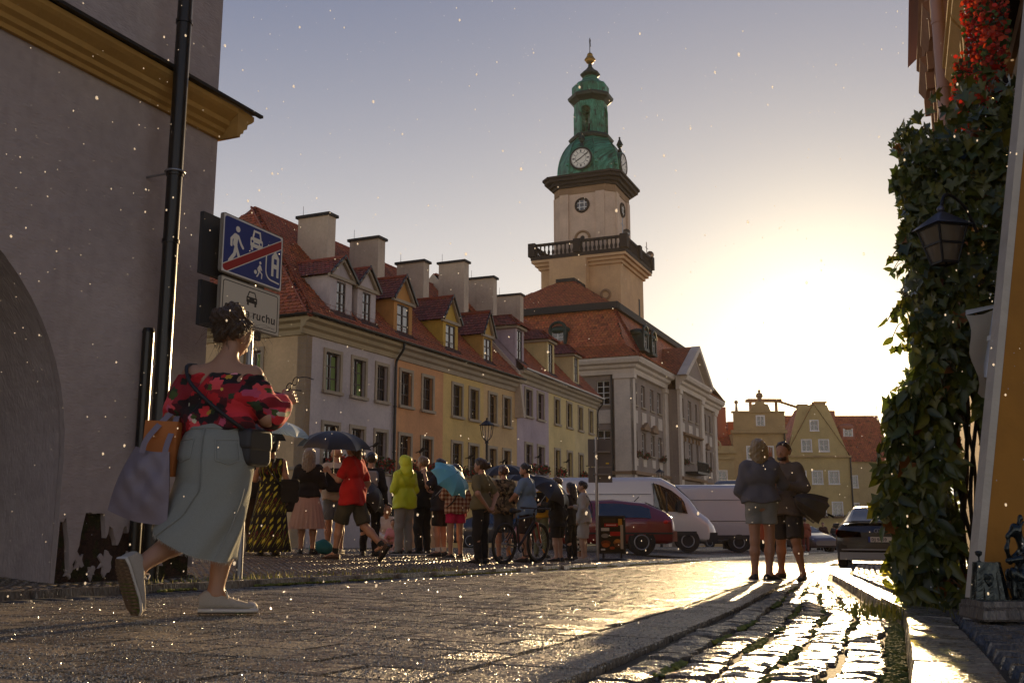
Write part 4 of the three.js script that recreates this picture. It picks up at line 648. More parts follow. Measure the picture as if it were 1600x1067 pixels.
    part('street_wall', [span(W - 0.05, W + 0.25, 0, Y(7.8), -24, -0.55)], far2, o);
    for (let k = 0; k < 6; k++) for (const y of [4.6, 0.9]) { const g = new THREE.Group(); g.name = 'side_window'; g.rotation.y = Math.PI / 2; g.position.set(W + 0.26, 0, -3 - k * 3.2); o.add(g); win(g, 0, Y(y), 1.1, 1.5, { ...wo, recess: -0.03 }); }
    part('drainpipe', cyl([W + 0.1, 0, 0.1], [W + 0.1, Y(7.8), 0.1], 0.11), M.gutter, o);
    part('sign_plate', [span(c - 0.6, c + 0.4, Y(-1.5), Y(-0.6), 0.02, 0.08)], M.steel, o);
    for (const [k, p] of [1260, 1287, 1313].entries()) flowerBox(1.4, 'box of dark red flowers under the ' + ['left', 'middle', 'right'][k] + ' lower window of the yellow gabled house', [px(p), 0.55, D - 0.4], 0, 'flower boxes on the gabled house', 160, [0.25, 0.03, 0.04]); }
  { const [o, W] = mk('mansard_house', 'broad house with a tall red roof and dormers at the far corner of the square', 1330, 1470, 8.2, far, [[1350, 4.6], [1375, 4.6], [1400, 4.6], [1350, 1], [1375, 1], [1400, 1]], D - 14);
    roofPart(o, [[[-3, Y(8), 0.3], [W, Y(8), 0.3], [W, Y(14.6), -4], [-3, Y(14.6), -4]]], M.tileRed, 0.3, 0.28);
    for (const x of [1.8, 5.6]) { const d = new THREE.Group(); d.name = 'dormer'; d.position.set(x, Y(x < 3 ? 8.8 : 11.4), x < 3 ? 0 : -1.7); o.add(d); part('dormer_body', [span(-0.9, 0.9, -0.3, 1.4, -2.5, 0), ball(0, 1.4, -0.6, 1.05, 1, 0.5, 0.9)], M.tileBare, d); win(d, 0, 0.1, 1.1, 1.2, { ...wo, recess: -0.03, sill: false }); }
    part('chimney', span(3.5, 4.4, Y(13), Y(15.2), -4, -3), M.tileBare, o); }
}
// ---------- left: the old plastered house with its arch, cornice and downpipes ----------
{
  const A = 24 * D2R, h = thing('arcade_house', 'mauve-grey plastered house with a dark arch, yellow cornice and peeling foot', 'house', [-3.19, -0.5, -10.2], Math.PI / 2 - A), Y = v => v + 0.5;
  const skin = std(lin(0.52, 0.44, 0.41), 0.9, { map: T.plaster, bumpMap: T.trowel, bumpScale: 0.022 }), core = std(lin(0.075, 0.042, 0.03), 0.95, { map: T.dirt, bumpMap: T.stoneBump, bumpScale: 0.02 });
  const pale = std(lin(0.42, 0.36, 0.31), 0.9, { map: T.plaster, bumpMap: T.plasterBump, bumpScale: 0.01 });
  const arch = r => { const p = new THREE.Path(); p.moveTo(-3.78 - r, -1); p.lineTo(-3.78 - r, Y(0.9)); p.absarc(-3.78, Y(0.9), r, Math.PI, 0, true); p.lineTo(-3.78 + r, -1); p.closePath(); return p; };
  const archPts = (r, f) => { const p = [[-3.78 - r, 0], [-3.78 - r, Y(0.9)]]; for (let i = 1; i < 32; i++) { const a = Math.PI - i / 32 * Math.PI; p.push([-3.78 + Math.cos(a) * r, Y(0.9) + Math.sin(a) * r]); } p.push([-3.78 + r, Y(0.9)], [-3.78 + r, 0]); return p; };
  // masonry core and, over it, the plaster skin with a ragged lower edge
  part('masonry', slab(poly([[-9, 0], ...archPts(2.1), [-0.03, 0], [-0.03, Y(8)], [-9, Y(8)]]), 1.15, -1.2), core, h);
  const nz = fbm(64, 8, 3, 501), ragged = []; for (let i = 0; i <= 90; i++) { const x = -1.69 + i / 90 * 1.69, k = nz[(i * 37 % 64) * 0 + (i % 64) + 64 * (i >> 6) * 9]; ragged.push([x + RR(-0.006, 0.006), Y(-0.2) + clamp(0.02 + 0.95 * k - 0.1 * Math.abs(Math.sin(x * 7)), 0.03, 0.62) + RR(-0.012, 0.012)]); }
  part('plaster_skin', slab(poly([[-9, 0], ...archPts(2.08).slice(0, -1), [-1.7, Y(-0.25)], ...ragged, [0, Y(4.42)], [-9, Y(4.42)]]), 0.055, -0.05), skin, h);
  part('arch_soffit', slab(poly([...archPts(2.1), ...archPts(2.085).reverse()]), 1.1, -1.16), skin, h);
  part('corner_return', span(-0.03, 0.012, Y(-0.1), Y(4.4), -1.2, 0.0), skin, h);
  part('end_wall', span(-0.45, -0.04, 0, Y(8), -9, -1.2), skin, h);
  part('passage_wall', [span(-9, -0.6, 0, Y(4), -3.2, -2.9), span(-9, -0.6, Y(3.2), Y(3.4), -2.9, -1.2)], skin, h);
  part('upper_wall', [span(-9, -0.02, Y(4.7), Y(8), -0.049, 0.0)], skin, h);
  for (const [x, y, s] of [[-1.42, 0.0, 0.06], [-1.12, -0.02, 0.08], [-0.83, 0.03, 0.05], [-0.47, -0.03, 0.09], [-0.26, 0.05, 0.06], [-1.27, -0.1, 0.045], [-0.64, -0.11, 0.05], [-1.52, -0.09, 0.05]]) part('plaster_patch', slab(poly(Array.from({ length: 16 }, (_, i) => { const a = i / 16 * 6.283, r = s * RR(0.4, 1.45); return [x + Math.cos(a) * r * 0.8, Y(y) + Math.sin(a) * r * 1.2]; })), 0.02, -0.049), skin, h);
  part('wall_foot', mould([[-0.05, 0.05], [0.08, 0.05], [0.0, 0.3], [-0.05, 0.32]], -1.7, 0.03), core, h);
  // cornice
  const yel = std(lin(0.58, 0.34, 0.09), 0.85, { map: T.plaster, bumpMap: T.plasterBump, bumpScale: 0.006 });
  const prof = [[0.006, 4.4], [0.05, 4.4], [0.06, 4.44], [0.1, 4.46], [0.11, 4.5], [0.16, 4.53], [0.17, 4.58], [0.24, 4.63], [0.27, 4.66], [0.27, 4.71], [0.006, 4.72]].map(([z, y]) => [z, Y(y)]);
  const cn = part('cornice', mould(prof, -9, 0.0), yel, h); const ret = part('cornice_return', mould(prof, -0.267, 1.5).rotateY(Math.PI / 2), yel, cn);
  part('flashing', [box(9.35, 0.008, 0.36, -4.34, Y(4.775), 0.16, 0.2, 0, 0), span(-9, 0.34, Y(4.715), Y(4.74), 0.29, 0.335)], M.gutter, h);
  // downpipes
  const pipe = part('downpipe', cyl([-0.97, Y(-0.18), 0.36], [-0.97, Y(7.5), 0.36], 0.073, 0.073, 20), M.ironGloss, h);
  for (const y of [2.95, 3.62, 5.2, 1.2]) part('pipe_collar', cyl([-0.97, Y(y), 0.36], [-0.97, Y(y) + 0.035, 0.36], 0.082, 0.082, 20), M.ironGloss, pipe);
  part('pipe_clip', [new THREE.TorusGeometry(0.088, 0.012, 6, 20).rotateX(Math.PI / 2).translate(-0.97, Y(3.66), 0.36), cyl([-0.97, Y(3.66), 0.28], [-0.97, Y(3.66), 0], 0.012)], M.steel, pipe);
  part('conduit', cyl([-0.9, Y(-0.2), 0.09], [-0.9, Y(2.12), 0.09], 0.055, 0.055, 14), M.ironGloss, h); part('conduit_cap', cyl([-0.9, Y(2.12), 0.09], [-0.9, Y(2.16), 0.09], 0.062, 0.05, 14), M.ironGloss, h);
}
// ---------- the road signs on their post at the corner ----------
{
  const s = thing('road_sign', 'blue end-of-living-street sign over a white plate, on a steel post behind the woman', 'road sign', [-2.56, -0.22, -9.35], Math.PI / 2 - 22 * D2R);
  const blue = print(900, 600, (x, w, h) => {
    x.fillStyle = '#e6e2d8'; x.fillRect(0, 0, w, h); x.fillStyle = '#0c2d78'; x.beginPath(); x.roundRect(16, 16, w - 32, h - 32, 36); x.fill(); x.fillStyle = x.strokeStyle = '#ece6d4'; x.lineCap = x.lineJoin = 'round';
    const limb = (l, p) => { x.lineWidth = l; x.beginPath(); p.forEach((q, i) => i ? x.lineTo(...q) : x.moveTo(...q)); x.stroke(); };
    x.beginPath(); x.arc(208, 112, 32, 0, 7); x.fill(); limb(62, [[185, 195], [175, 275]]); limb(32, [[170, 180], [120, 235], [122, 300]]); limb(30, [[215, 185], [262, 260], [290, 290]]); limb(40, [[190, 290], [170, 385], [105, 470]]); limb(38, [[185, 290], [228, 380], [262, 455]]);
    x.beginPath(); x.roundRect(395, 130, 190, 105, 22); x.fill(); x.beginPath(); x.moveTo(420, 135); x.lineTo(440, 45); x.lineTo(545, 45); x.lineTo(566, 135); x.fill(); x.fillRect(405, 225, 34, 45); x.fillRect(542, 225, 34, 45);
    x.fillStyle = '#0c2d78'; x.beginPath(); x.moveTo(446, 125); x.lineTo(460, 68); x.lineTo(526, 68); x.lineTo(540, 125); x.fill(); x.beginPath(); x.arc(425, 175, 15, 0, 7); x.arc(556, 175, 15, 0, 7); x.fill(); x.fillRect(455, 180, 70, 14);
    x.fillStyle = '#ece6d4'; x.beginPath(); x.arc(560, 375, 17, 0, 7); x.fill(); limb(34, [[556, 415], [552, 460]]); limb(14, [[550, 410], [525, 445], [535, 470]]); limb(14, [[568, 412], [585, 450]]); limb(17, [[552, 468], [528, 520], [515, 530]]); limb(17, [[560, 468], [592, 492], [588, 535]]); x.beginPath(); x.arc(492, 490, 22, 0, 7); x.fill();
    x.beginPath(); x.moveTo(735, 470); x.lineTo(735, 250); x.lineTo(795, 180); x.lineTo(855, 250); x.lineTo(855, 470); x.lineTo(818, 470); x.lineTo(818, 380); x.lineTo(772, 380); x.lineTo(772, 470); x.fill(); x.fillStyle = '#0c2d78'; x.fillRect(772, 270, 46, 60);
    x.strokeStyle = '#ece6d4'; x.lineWidth = 18; x.beginPath(); x.moveTo(650, 250); x.lineTo(650, 420); x.quadraticCurveTo(655, 510, 740, 520); x.lineTo(860, 530); x.stroke();
    x.save(); x.beginPath(); x.roundRect(16, 16, w - 32, h - 32, 36); x.clip(); x.lineCap = 'butt'; x.strokeStyle = '#ece6d4'; x.lineWidth = 96; x.beginPath(); x.moveTo(-30, 600); x.lineTo(930, 60); x.stroke(); x.strokeStyle = '#a01418'; x.lineWidth = 78; x.stroke(); x.restore();
  });
  const plate = print(900, 560, (x, w, h) => {
    x.fillStyle = '#cfc6b2'; x.fillRect(0, 0, w, h); x.strokeStyle = '#15130f'; x.lineWidth = 11; x.beginPath(); x.roundRect(30, 30, w - 60, h - 60, 34); x.stroke(); x.fillStyle = '#15130f';
    x.beginPath(); x.roundRect(375, 150, 165, 80, 14); x.fill(); x.lineWidth = 15; x.beginPath(); x.moveTo(392, 155); x.lineTo(415, 85); x.lineTo(500, 85); x.lineTo(523, 155); x.stroke(); x.fillRect(385, 225, 30, 42); x.fillRect(500, 225, 30, 42); x.fillStyle = '#cfc6b2'; x.fillRect(392, 172, 26, 14); x.fillRect(497, 172, 26, 14);
    x.fillStyle = '#15130f'; x.font = 'bold 148px sans-serif'; x.textBaseline = 'alphabetic'; x.fillText('Strefa ruchu', 55, 430, 790);
  });
  const face = m => std(0xffffff, 0.42, { map: m });
  const rim = std(lin(0.30, 0.27, 0.22), 0.5, { metalness: 0.4 }), back = std(lin(0.03, 0.03, 0.032), 0.6);
  const panel = (name, w, h, y, m) => { const f = part(name, (() => { const sh = new THREE.Shape(); const r = 0.035; sh.moveTo(-w / 2 + r, 0); sh.lineTo(w / 2 - r, 0); sh.quadraticCurveTo(w / 2, 0, w / 2, r); sh.lineTo(w / 2, h - r); sh.quadraticCurveTo(w / 2, h, w / 2 - r, h); sh.lineTo(-w / 2 + r, h); sh.quadraticCurveTo(-w / 2, h, -w / 2, h - r); sh.lineTo(-w / 2, r); sh.quadraticCurveTo(-w / 2, 0, -w / 2 + r, 0); return slab(sh, 0.03, -0.03); })(), rim, s); f.position.set(0, y, 0.06);
    const g = new THREE.PlaneGeometry(w - 0.02, h - 0.02); part('printed_face', g, m, f).position.set(0, h / 2, 0.003); return f; };
  panel('blue_panel', 0.95, 0.57, 2.83, face(blue)); panel('text_panel', 0.93, 0.43, 2.37, face(plate));
  part('rear_panel', [span(-0.6, 0.36, 2.8, 3.38, -0.1, -0.06), span(-0.58, 0.34, 2.32, 2.74, -0.1, -0.06)], back, s);
  part('post', cyl([0.12, 0, -0.02], [0.12, 3.4, -0.02], 0.03, 0.03, 12), M.steel, s);
  for (const y of [2.45, 2.7, 2.95, 3.3]) part('clamp', span(-0.12, 0.32, y, y + 0.03, -0.058, 0.028), back, s);
}
// ---------- right: tall facades seen almost along their face ----------

const FA = 21.1 * D2R, fac = (t, out = 0) => [4.18 + Math.sin(FA) * t - Math.cos(FA) * out, -7 - Math.cos(FA) * t - Math.sin(FA) * out];
function facadeHouse(label, t0, t1, wall, trim, H, winY, winT) {
  const [x, z] = fac(t1), h = thing('tenement', label, 'building', [x, -0.6, z], -Math.PI / 2 - FA, 'tenements on the right side of the street'), L = t1 - t0, Y = v => v + 0.6;
  // local x runs back towards the camera, z points into the street
  const hs = []; for (const t of winT) for (const y of winY) hs.push([t1 - t - 0.55, t1 - t + 0.55, Y(y), Y(y) + 1.9]);
  part('front_wall', wallWith(L, Y(H), 0.5, hs), wall, h); part('end_wall', [span(0, 0.3, 0, Y(H), -8, -0.5), span(L - 0.3, L, 0, Y(H), -8, -0.5), span(0.3, L - 0.3, 0, Y(H), -8, -7.7)], wall, h);
  for (const t of winT) for (const y of winY) {
    const w = win(h, t1 - t, Y(y), 1.1, 1.9, { surround: trim, sw: 0.2, proud: 0.12, recess: 0.25, fr: M.woodBrown, rows: [0.66] });
    part('window_hood', [mould([[0.12, 2.1], [0.2, 2.14], [0.3, 2.3], [0.34, 2.36], [0.34, 2.42], [0.12, 2.46]], -0.95, 0.95), mould([[0.0, 2.1], [0.12, 2.1], [0.12, 2.46], [0, 2.46]], -0.8, 0.8)], trim, w);
    part('apron', [span(-0.7, 0.7, -0.75, -0.14, 0.002, 0.1), span(-0.55, 0.55, -0.65, -0.24, 0.1, 0.14)], trim, w);
    part('bracket', [span(-0.85, -0.7, 1.7, 2.1, 0.002, 0.24), span(0.7, 0.85, 1.7, 2.1, 0.002, 0.24)], trim, w);
  }
  for (const y of [3.6, 7.3, H - 0.4]) part('string_course', mould([[0.002, 0], [0.14, 0.05], [0.2, 0.2], [0.3, 0.28], [0.3, 0.36], [0.002, 0.4]], 0, L).translate(0, Y(y), 0), trim, h);
  part('roof', [facet([[0, Y(H), 0.5], [L, Y(H), 0.5], [L, Y(H) + 4, -4], [0, Y(H) + 4, -4]]), facet([[L, Y(H), -8], [0, Y(H), -8], [0, Y(H) + 4, -4], [L, Y(H) + 4, -4]])], M.tileBare, h);
  return h;
}
const amber = plaster(0.56, 0.33, 0.06, 0.008), russet = plaster(0.33, 0.15, 0.08, 0.008), buff = plaster(0.52, 0.43, 0.28, 0.008);
facadeHouse('buff tenement nearest on the right behind the ivy', -0.8, 1.5, buff, plaster(0.34, 0.25, 0.15), 11, [4.6, 8.2], [0.7]);
const TA = facadeHouse('amber yellow tenement with moulded window hoods above the ivy', 1.5, 9.2, amber, plaster(0.50, 0.30, 0.09), 11.5, [4.6, 8.2], [2.6, 4.6, 6.6]);
const TR = facadeHouse('russet brown tenement with stacked cornices further along on the right', 9.2, 18, russet, plaster(0.30, 0.15, 0.08), 11.8, [4.6, 8.2], [10.8, 13.2, 15.8]);
{
  const dp = (label, t, y0, y1, m, r, out = 0.16) => { const [x, z] = fac(t, out), g = thing('downpipe', label, 'downpipe', [x, y0, z], -Math.PI / 2 - FA); part('pipe', cyl([0, 0, 0], [0, y1 - y0, 0], r, r, 14), m, g); for (let y = 0.4; y < y1 - y0; y += 1.15) part('collar', cyl([0, y, 0], [0, y + 0.05, 0], r * 1.12, r * 1.12, 14), m, g); part('bracket', cyl([0, 0.5, 0], [0, 0.5, -out], 0.015), M.iron, g); return g; };
  dp('russet painted downpipe between the amber and russet tenements', 8.7, 3.4, 10, std(lin(0.30, 0.17, 0.13), 0.5), 0.1, 0.3);
  dp('bright zinc downpipe at the near end of the amber tenement', 3.35, 2.6, 10, std(lin(0.42, 0.46, 0.52), 0.3, { metalness: 0.6 }), 0.07, 0.3);
  // geraniums cascading from two sills
  const red = [0.62, 0.035, 0.012];
  const cascade = (label, t, y, w, hgt, n, out) => { const [x, z] = fac(t, out), g = thing('geraniums', label, 'flower box', [x, y, z], -Math.PI / 2 - FA, 'geraniums on the tenement sills'); part('box', span(-w / 2, w / 2, 0, 0.2, -0.2, 0.06), M.soot, g); const fm = [], fc = [], lm = [], lc = [];
    for (let k = 0; k < n; k++) { const s = Math.pow(rnd(), 1.3), p = V(RR(-0.5, 0.5) * w, 0.36 - s * hgt + RR(-0.06, 0.06), 0.1 + RR(-0.14, 0.16) * (1 - 0.4 * s)), m = new THREE.Matrix4().compose(p, new THREE.Quaternion().setFromEuler(new THREE.Euler(RR(-2, 2), RR(-2, 2), RR(-3, 3))), V(1, 1, 1).multiplyScalar(RR(0.25, 0.55))); if (k % 7 < 5) { fm.push(m); const v = RR(0.5, 1.3); fc.push(lin(red[0] * v, red[1] * v * RR(0.6, 2.4), red[2] * v)); } else { lm.push(m); const v = RR(0.5, 1.5); lc.push(lin(0.06 * v, 0.10 * v, 0.02)); } }
    instanced('flowers', petal, M.leafy, fm, g, fc); instanced('leaves', leafQ, M.leafy, lm, g, lc); };
  cascade('bright red geraniums cascading high on the right beside the buff wall', 0.9, 4.62, 1.3, 0.95, 2800, 0.32);
  cascade('red geraniums in the lower trough beside the zinc downpipe', 2.5, 4.42, 1.2, 0.85, 2200, 0.36);
  cascade('red geraniums at the lower windows of the russet tenement', 10.8, 4.6, 2.0, 1.2, 1500, 0.42);
  cascade('far red geraniums beside the russet tenement end', 15.4, 5.2, 1.4, 1.4, 900, 0.5);
  // lantern on its bracket
  const L = thing('wall_lantern', 'dark iron wall lantern hanging in the ivy', 'lantern', [2.78, 1.98, -6.2], 0.25); L.scale.setScalar(0.8);
  const six = (r0, r1, y0, y1) => new THREE.CylinderGeometry(r1, r0, y1 - y0, 4, 1, true).rotateY(Math.PI / 4).translate(0, (y0 + y1) / 2, 0);
  part('lantern_roof', [new THREE.CylinderGeometry(0.03, 0.235, 0.13, 4).rotateY(Math.PI / 4).translate(0, 0.36, 0), ball(0, 0.45, 0, 0.03)], std(lin(0.10, 0.10, 0.13), 0.35, { metalness: 0.5 }), L);
  part('glazing', six(0.10, 0.185, 0, 0.29), phys(lin(0.28, 0.22, 0.15), 0.3, { transmission: 0.5, thickness: 0 }), L);
  part('lantern_frame', [...[0, 1, 2, 3].map(i => { const a = i * Math.PI / 2 + Math.PI / 4; return cyl([Math.sin(a) * 0.10, 0, Math.cos(a) * 0.10], [Math.sin(a) * 0.187, 0.3, Math.cos(a) * 0.187], 0.011, 0.011, 5); }), ...[0, 0.15, 0.29].map(y => { const r = lerp(0.10, 0.185, y / 0.29) * 0.707, l = []; for (const s of [-1, 1]) l.push(span(-r, r, y - 0.009, y + 0.009, s * r - 0.009, s * r + 0.009), span(s * r - 0.0085, s * r + 0.0085, y - 0.0085, y + 0.0085, -r, r)); return merge(l); })], M.iron, L);
  part('bracket', tube([[0, 0.45, 0], [0.1, 0.6, -0.05], [0.35, 0.55, -0.15], [0.5, 0.35, -0.2]], 0.014, 6), M.iron, L);
}
// ---------- the orange battered buttress at the right edge, with pipe, awning and bronze ----------
{
  const b = thing('buttress', 'orange plastered sloping buttress with a pale edge at the right', 'buttress', [2.46, -0.25, -5.55], -0.05);
  const org = std(lin(0.44, 0.19, 0.022), 0.85, { map: T.plaster, bumpMap: T.plasterBump, bumpScale: 0.004 }), pale = std(lin(0.62, 0.55, 0.45), 0.85, { map: T.plaster, bumpMap: T.plasterBump, bumpScale: 0.012 });
  const H = 4.6, sl = 0.178;
  part('body', slab(poly([[0.045, 0], [1.6, 0], [1.6, H], [0.045 + sl * H, H]]), 0.1, -0.1), org, b);
  part('pale_edge', slab(poly([[0, 0], [0.042, 0], [0.042 + sl * H, H], [sl * H, H]]), 0.105, -0.1), pale, b);
  const p = thing('white_downpipe', 'thin pale downpipe leaning along the edge of the orange buttress', 'downpipe', [2.94, 1.22, -6.1], 0);
  part('pipe', cyl([0.0, 0, 0], [0.45, 1.9, 0.05], 0.03, 0.03, 14), std(lin(0.55, 0.57, 0.62), 0.35, { metalness: 0.2 }), p); for (const k of [0.12, 0.7]) part('collar', cyl([0.45 * k, 1.9 * k, 0.05 * k], [0.45 * (k + 0.015), 1.9 * (k + 0.015), 0.05 * k], 0.038, 0.038, 14), M.white, p);
  // a corner of a cream parasol showing past the buttress
  const a = thing('cream_parasol', 'cream fabric parasol corner hanging beside the orange buttress', 'parasol', [3.1, 1.0, -6.2], 0);
  const fab = phys(lin(0.62, 0.56, 0.44), 0.9, { transmission: 0.25, thickness: 0, bumpMap: T.crease, bumpScale: 0.01 });
  const rows = []; for (let i = 0; i <= 14; i++) { const r = []; for (let j = 0; j <= 10; j++) { const u = i / 14, v = j / 10; r.push([-0.26 + 0.8 * u + 0.02 * Math.sin(v * 9 + u * 4), 0.62 + 0.22 * u - v * (0.5 + 0.25 * u) - 0.02 * Math.sin(u * 12), 0.1 - 0.2 * u + 0.05 * Math.sin(u * 15 + v * 3) * v + 0.05 * v]); } rows.push(r); }
  const pos = [], idx = [], uv = []; rows.forEach(r => r.forEach(q => { pos.push(...q); uv.push(q[0], q[1]); })); for (let i = 0; i < 14; i++) for (let j = 0; j < 10; j++) { const k = i * 11 + j; idx.push(k, k + 1, k + 11, k + 1, k + 12, k + 11); }
  const g = new THREE.BufferGeometry(); g.setAttribute('position', new THREE.Float32BufferAttribute(pos, 3)); g.setAttribute('uv', new THREE.Float32BufferAttribute(uv, 2)); g.setIndex(idx); g.computeVertexNormals();
  part('valance', g, fab, a); part('canopy', facet([[-0.26, 0.62, 0.1], [0.6, 0.85, -0.1], [1.2, 1.15, -1.2], [0.4, 1.0, -1.3]]), fab, a); part('pole', cyl([0.75, -1.5, -0.7], [0.75, 1.25, -0.7], 0.025), M.steel, a);
}
// ---------- bodies: tapered limbs blended into one field and meshed ----------
// prim: [ax, ay, az, bx, by, bz, ra, rb]; opts: cell, k (blend), grow, clips [p => d], carve [prims]
function blend(prims, o = {}) {
  const { cell = 0.018, k = 0.035, grow = 0, clips = [], wob } = o;
  const lo = [1e9, 1e9, 1e9], hi = [-1e9, -1e9, -1e9];
  for (const p of prims) for (let a = 0; a < 3; a++) { const r = Math.max(p[6], p[7]) + grow + cell * 2.5; lo[a] = Math.min(lo[a], p[a] - r, p[a + 3] - r); hi[a] = Math.max(hi[a], p[a] + r, p[a + 3] + r); }
  const n = lo.map((v, a) => Math.ceil((hi[a] - v) / cell) + 1), [nx, ny, nz] = n, F = new Float32Array(nx * ny * nz).fill(1);
  for (const p of prims) {
    const [ax, ay, az, bx, by, bz, ra, rb] = p, R = Math.max(ra, rb) + grow + k + cell * 2, dx = bx - ax, dy = by - ay, dz = bz - az, dd = dx * dx + dy * dy + dz * dz || 1e-9;
    const s = [0, 1, 2].map(a => Math.max(0, Math.floor((Math.min(p[a], p[a + 3]) - R - lo[a]) / cell))), e = [0, 1, 2].map(a => Math.min(n[a] - 1, Math.ceil((Math.max(p[a], p[a + 3]) + R - lo[a]) / cell)));
    for (let z = s[2]; z <= e[2]; z++) for (let y = s[1]; y <= e[1]; y++) { let q = (z * ny + y) * nx + s[0]; for (let x = s[0]; x <= e[0]; x++, q++) {
      const px = lo[0] + x * cell - ax, py = lo[1] + y * cell - ay, pz = lo[2] + z * cell - az, h = clamp((px * dx + py * dy + pz * dz) / dd, 0, 1), ex = px - dx * h, ey = py - dy * h, ez = pz - dz * h;
      const d = Math.sqrt(ex * ex + ey * ey + ez * ez) - (ra + (rb - ra) * h) - grow, f = F[q], g = clamp(0.5 + 0.5 * (f - d) / k, 0, 1);
      F[q] = f + (d - f) * g - k * g * (1 - g);
    } }
  }
  if (clips.length || wob) for (let z = 0, q = 0; z < nz; z++) for (let y = 0; y < ny; y++) for (let x = 0; x < nx; x++, q++) { if (F[q] > 0.12) continue; const X = lo[0] + x * cell, Yy = lo[1] + y * cell, Z = lo[2] + z * cell; if (wob) F[q] += wob(X, Yy, Z); for (const c of clips) F[q] = Math.max(F[q], c(X, Yy, Z)); }
  return net(F, n, lo, cell);
}
function net(F, [nx, ny, nz], lo, cell) { // naive surface nets
  const id = new Int32Array(F.length).fill(-1), pos = [], idx = [], off = [0, 1, nx, nx + 1, nx * ny, nx * ny + 1, nx * ny + nx, nx * ny + nx + 1];
  const ed = [[0, 1], [2, 3], [4, 5], [6, 7], [0, 2], [1, 3], [4, 6], [5, 7], [0, 4], [1, 5], [2, 6], [3, 7]];
  for (let z = 0; z < nz - 1; z++) for (let y = 0; y < ny - 1; y++) for (let x = 0; x < nx - 1; x++) {
    const q = (z * ny + y) * nx + x; let m = 0; for (let i = 0; i < 8; i++) if (F[q + off[i]] < 0) m |= 1 << i; if (m === 0 || m === 255) continue;
    let sx = 0, sy = 0, sz = 0, c = 0; for (const [a, b] of ed) { const fa = F[q + off[a]], fb = F[q + off[b]]; if ((fa < 0) === (fb < 0)) continue; const t = fa / (fa - fb); sx += (a & 1) + ((b & 1) - (a & 1)) * t; sy += ((a >> 1) & 1) + (((b >> 1) & 1) - ((a >> 1) & 1)) * t; sz += (a >> 2) + ((b >> 2) - (a >> 2)) * t; c++; }
    id[q] = pos.length / 3; pos.push(lo[0] + (x + sx / c) * cell, lo[1] + (y + sy / c) * cell, lo[2] + (z + sz / c) * cell);
  }
  for (let z = 1; z < nz - 1; z++) for (let y = 1; y < ny - 1; y++) for (let x = 1; x < nx - 1; x++) {
    const q = (z * ny + y) * nx + x, s = F[q] < 0;
    for (const [d, u, v] of [[1, nx, nx * ny], [nx, nx * ny, 1], [nx * ny, 1, nx]]) { if ((F[q + d] < 0) === s) continue; const a = id[q], b = id[q - u], c = id[q - u - v], e = id[q - v]; if (a < 0 || b < 0 || c < 0 || e < 0) continue; s ? idx.push(a, b, c, a, c, e) : idx.push(a, c, b, a, e, c); }
  }
  const g = new THREE.BufferGeometry(), uv = new Float32Array(pos.length / 3 * 2); for (let i = 0; i < uv.length / 2; i++) { uv[2 * i] = pos[3 * i] + 0.55 * pos[3 * i + 2]; uv[2 * i + 1] = pos[3 * i + 1]; }
  g.setAttribute('position', new THREE.Float32BufferAttribute(pos, 3)); g.setAttribute('uv', new THREE.BufferAttribute(uv, 2)); g.setIndex(idx); g.computeVertexNormals(); return g;
}
const cap = (a, b, ra, rb = ra) => [...a, ...b, ra, rb];
const dot = (c, r) => [...c, ...c, r, r];
const mix3 = (a, b, t) => a.map((v, i) => v + (b[i] - v) * t), sub3 = (a, b) => a.map((v, i) => v - b[i]), add3 = (a, b) => a.map((v, i) => v + b[i]), mul3 = (a, s) => a.map(v => v * s), len3 = a => Math.hypot(...a), unit3 = a => mul3(a, 1 / (len3(a) || 1));
const cross3 = (a, b) => [a[1] * b[2] - a[2] * b[1], a[2] * b[0] - a[0] * b[2], a[0] * b[1] - a[1] * b[0]];
// a hand: palm and five fingers; from the wrist along dir, palm facing pn, thumb to the side th; curl 0..1
function handPrims(w, dir, pn, th, curl = 0.35, s = 1) {
  dir = unit3(dir); th = unit3(sub3(th, mul3(dir, th.reduce((q, v, i) => q + v * dir[i], 0)))); pn = unit3(cross3(dir, th)).map((v, i) => v); const want = arguments[2]; if (pn.reduce((q, v, i) => q + v * want[i], 0) < 0) pn = mul3(pn, -1);
  const at = (d, t, p) => add3(w, add3(mul3(dir, d * s), add3(mul3(th, t * s), mul3(pn, p * s)))), out = [];
  for (const t of [-0.028, -0.009, 0.01, 0.027]) out.push(cap(at(0.01, t * 0.6, 0), at(0.082, t, 0), 0.017 * s, 0.013 * s));
  [[-0.031, 0.058, 0.0075], [-0.011, 0.072, 0.0085], [0.01, 0.078, 0.009], [0.03, 0.07, 0.0085]].forEach(([t, l, r]) => {
    let p = [0.085, t, 0], a = curl * 0.7; const seg = [0.45, 0.32, 0.23];
    for (const k of seg) { const q = [p[0] + Math.cos(a) * l * k, t * (1 + 0.06), p[2] + Math.sin(a) * l * k]; out.push(cap(at(...p), at(...q), r * s, r * 0.92 * s)); p = q; a += curl * 1.25; }
  });
  out.push(cap(at(0.02, 0.024, 0.006), at(0.052, 0.05, 0.016), 0.013 * s, 0.0105 * s), cap(at(0.052, 0.05, 0.016), at(0.085, 0.056, 0.03), 0.0105 * s, 0.008 * s));
  return out;
}
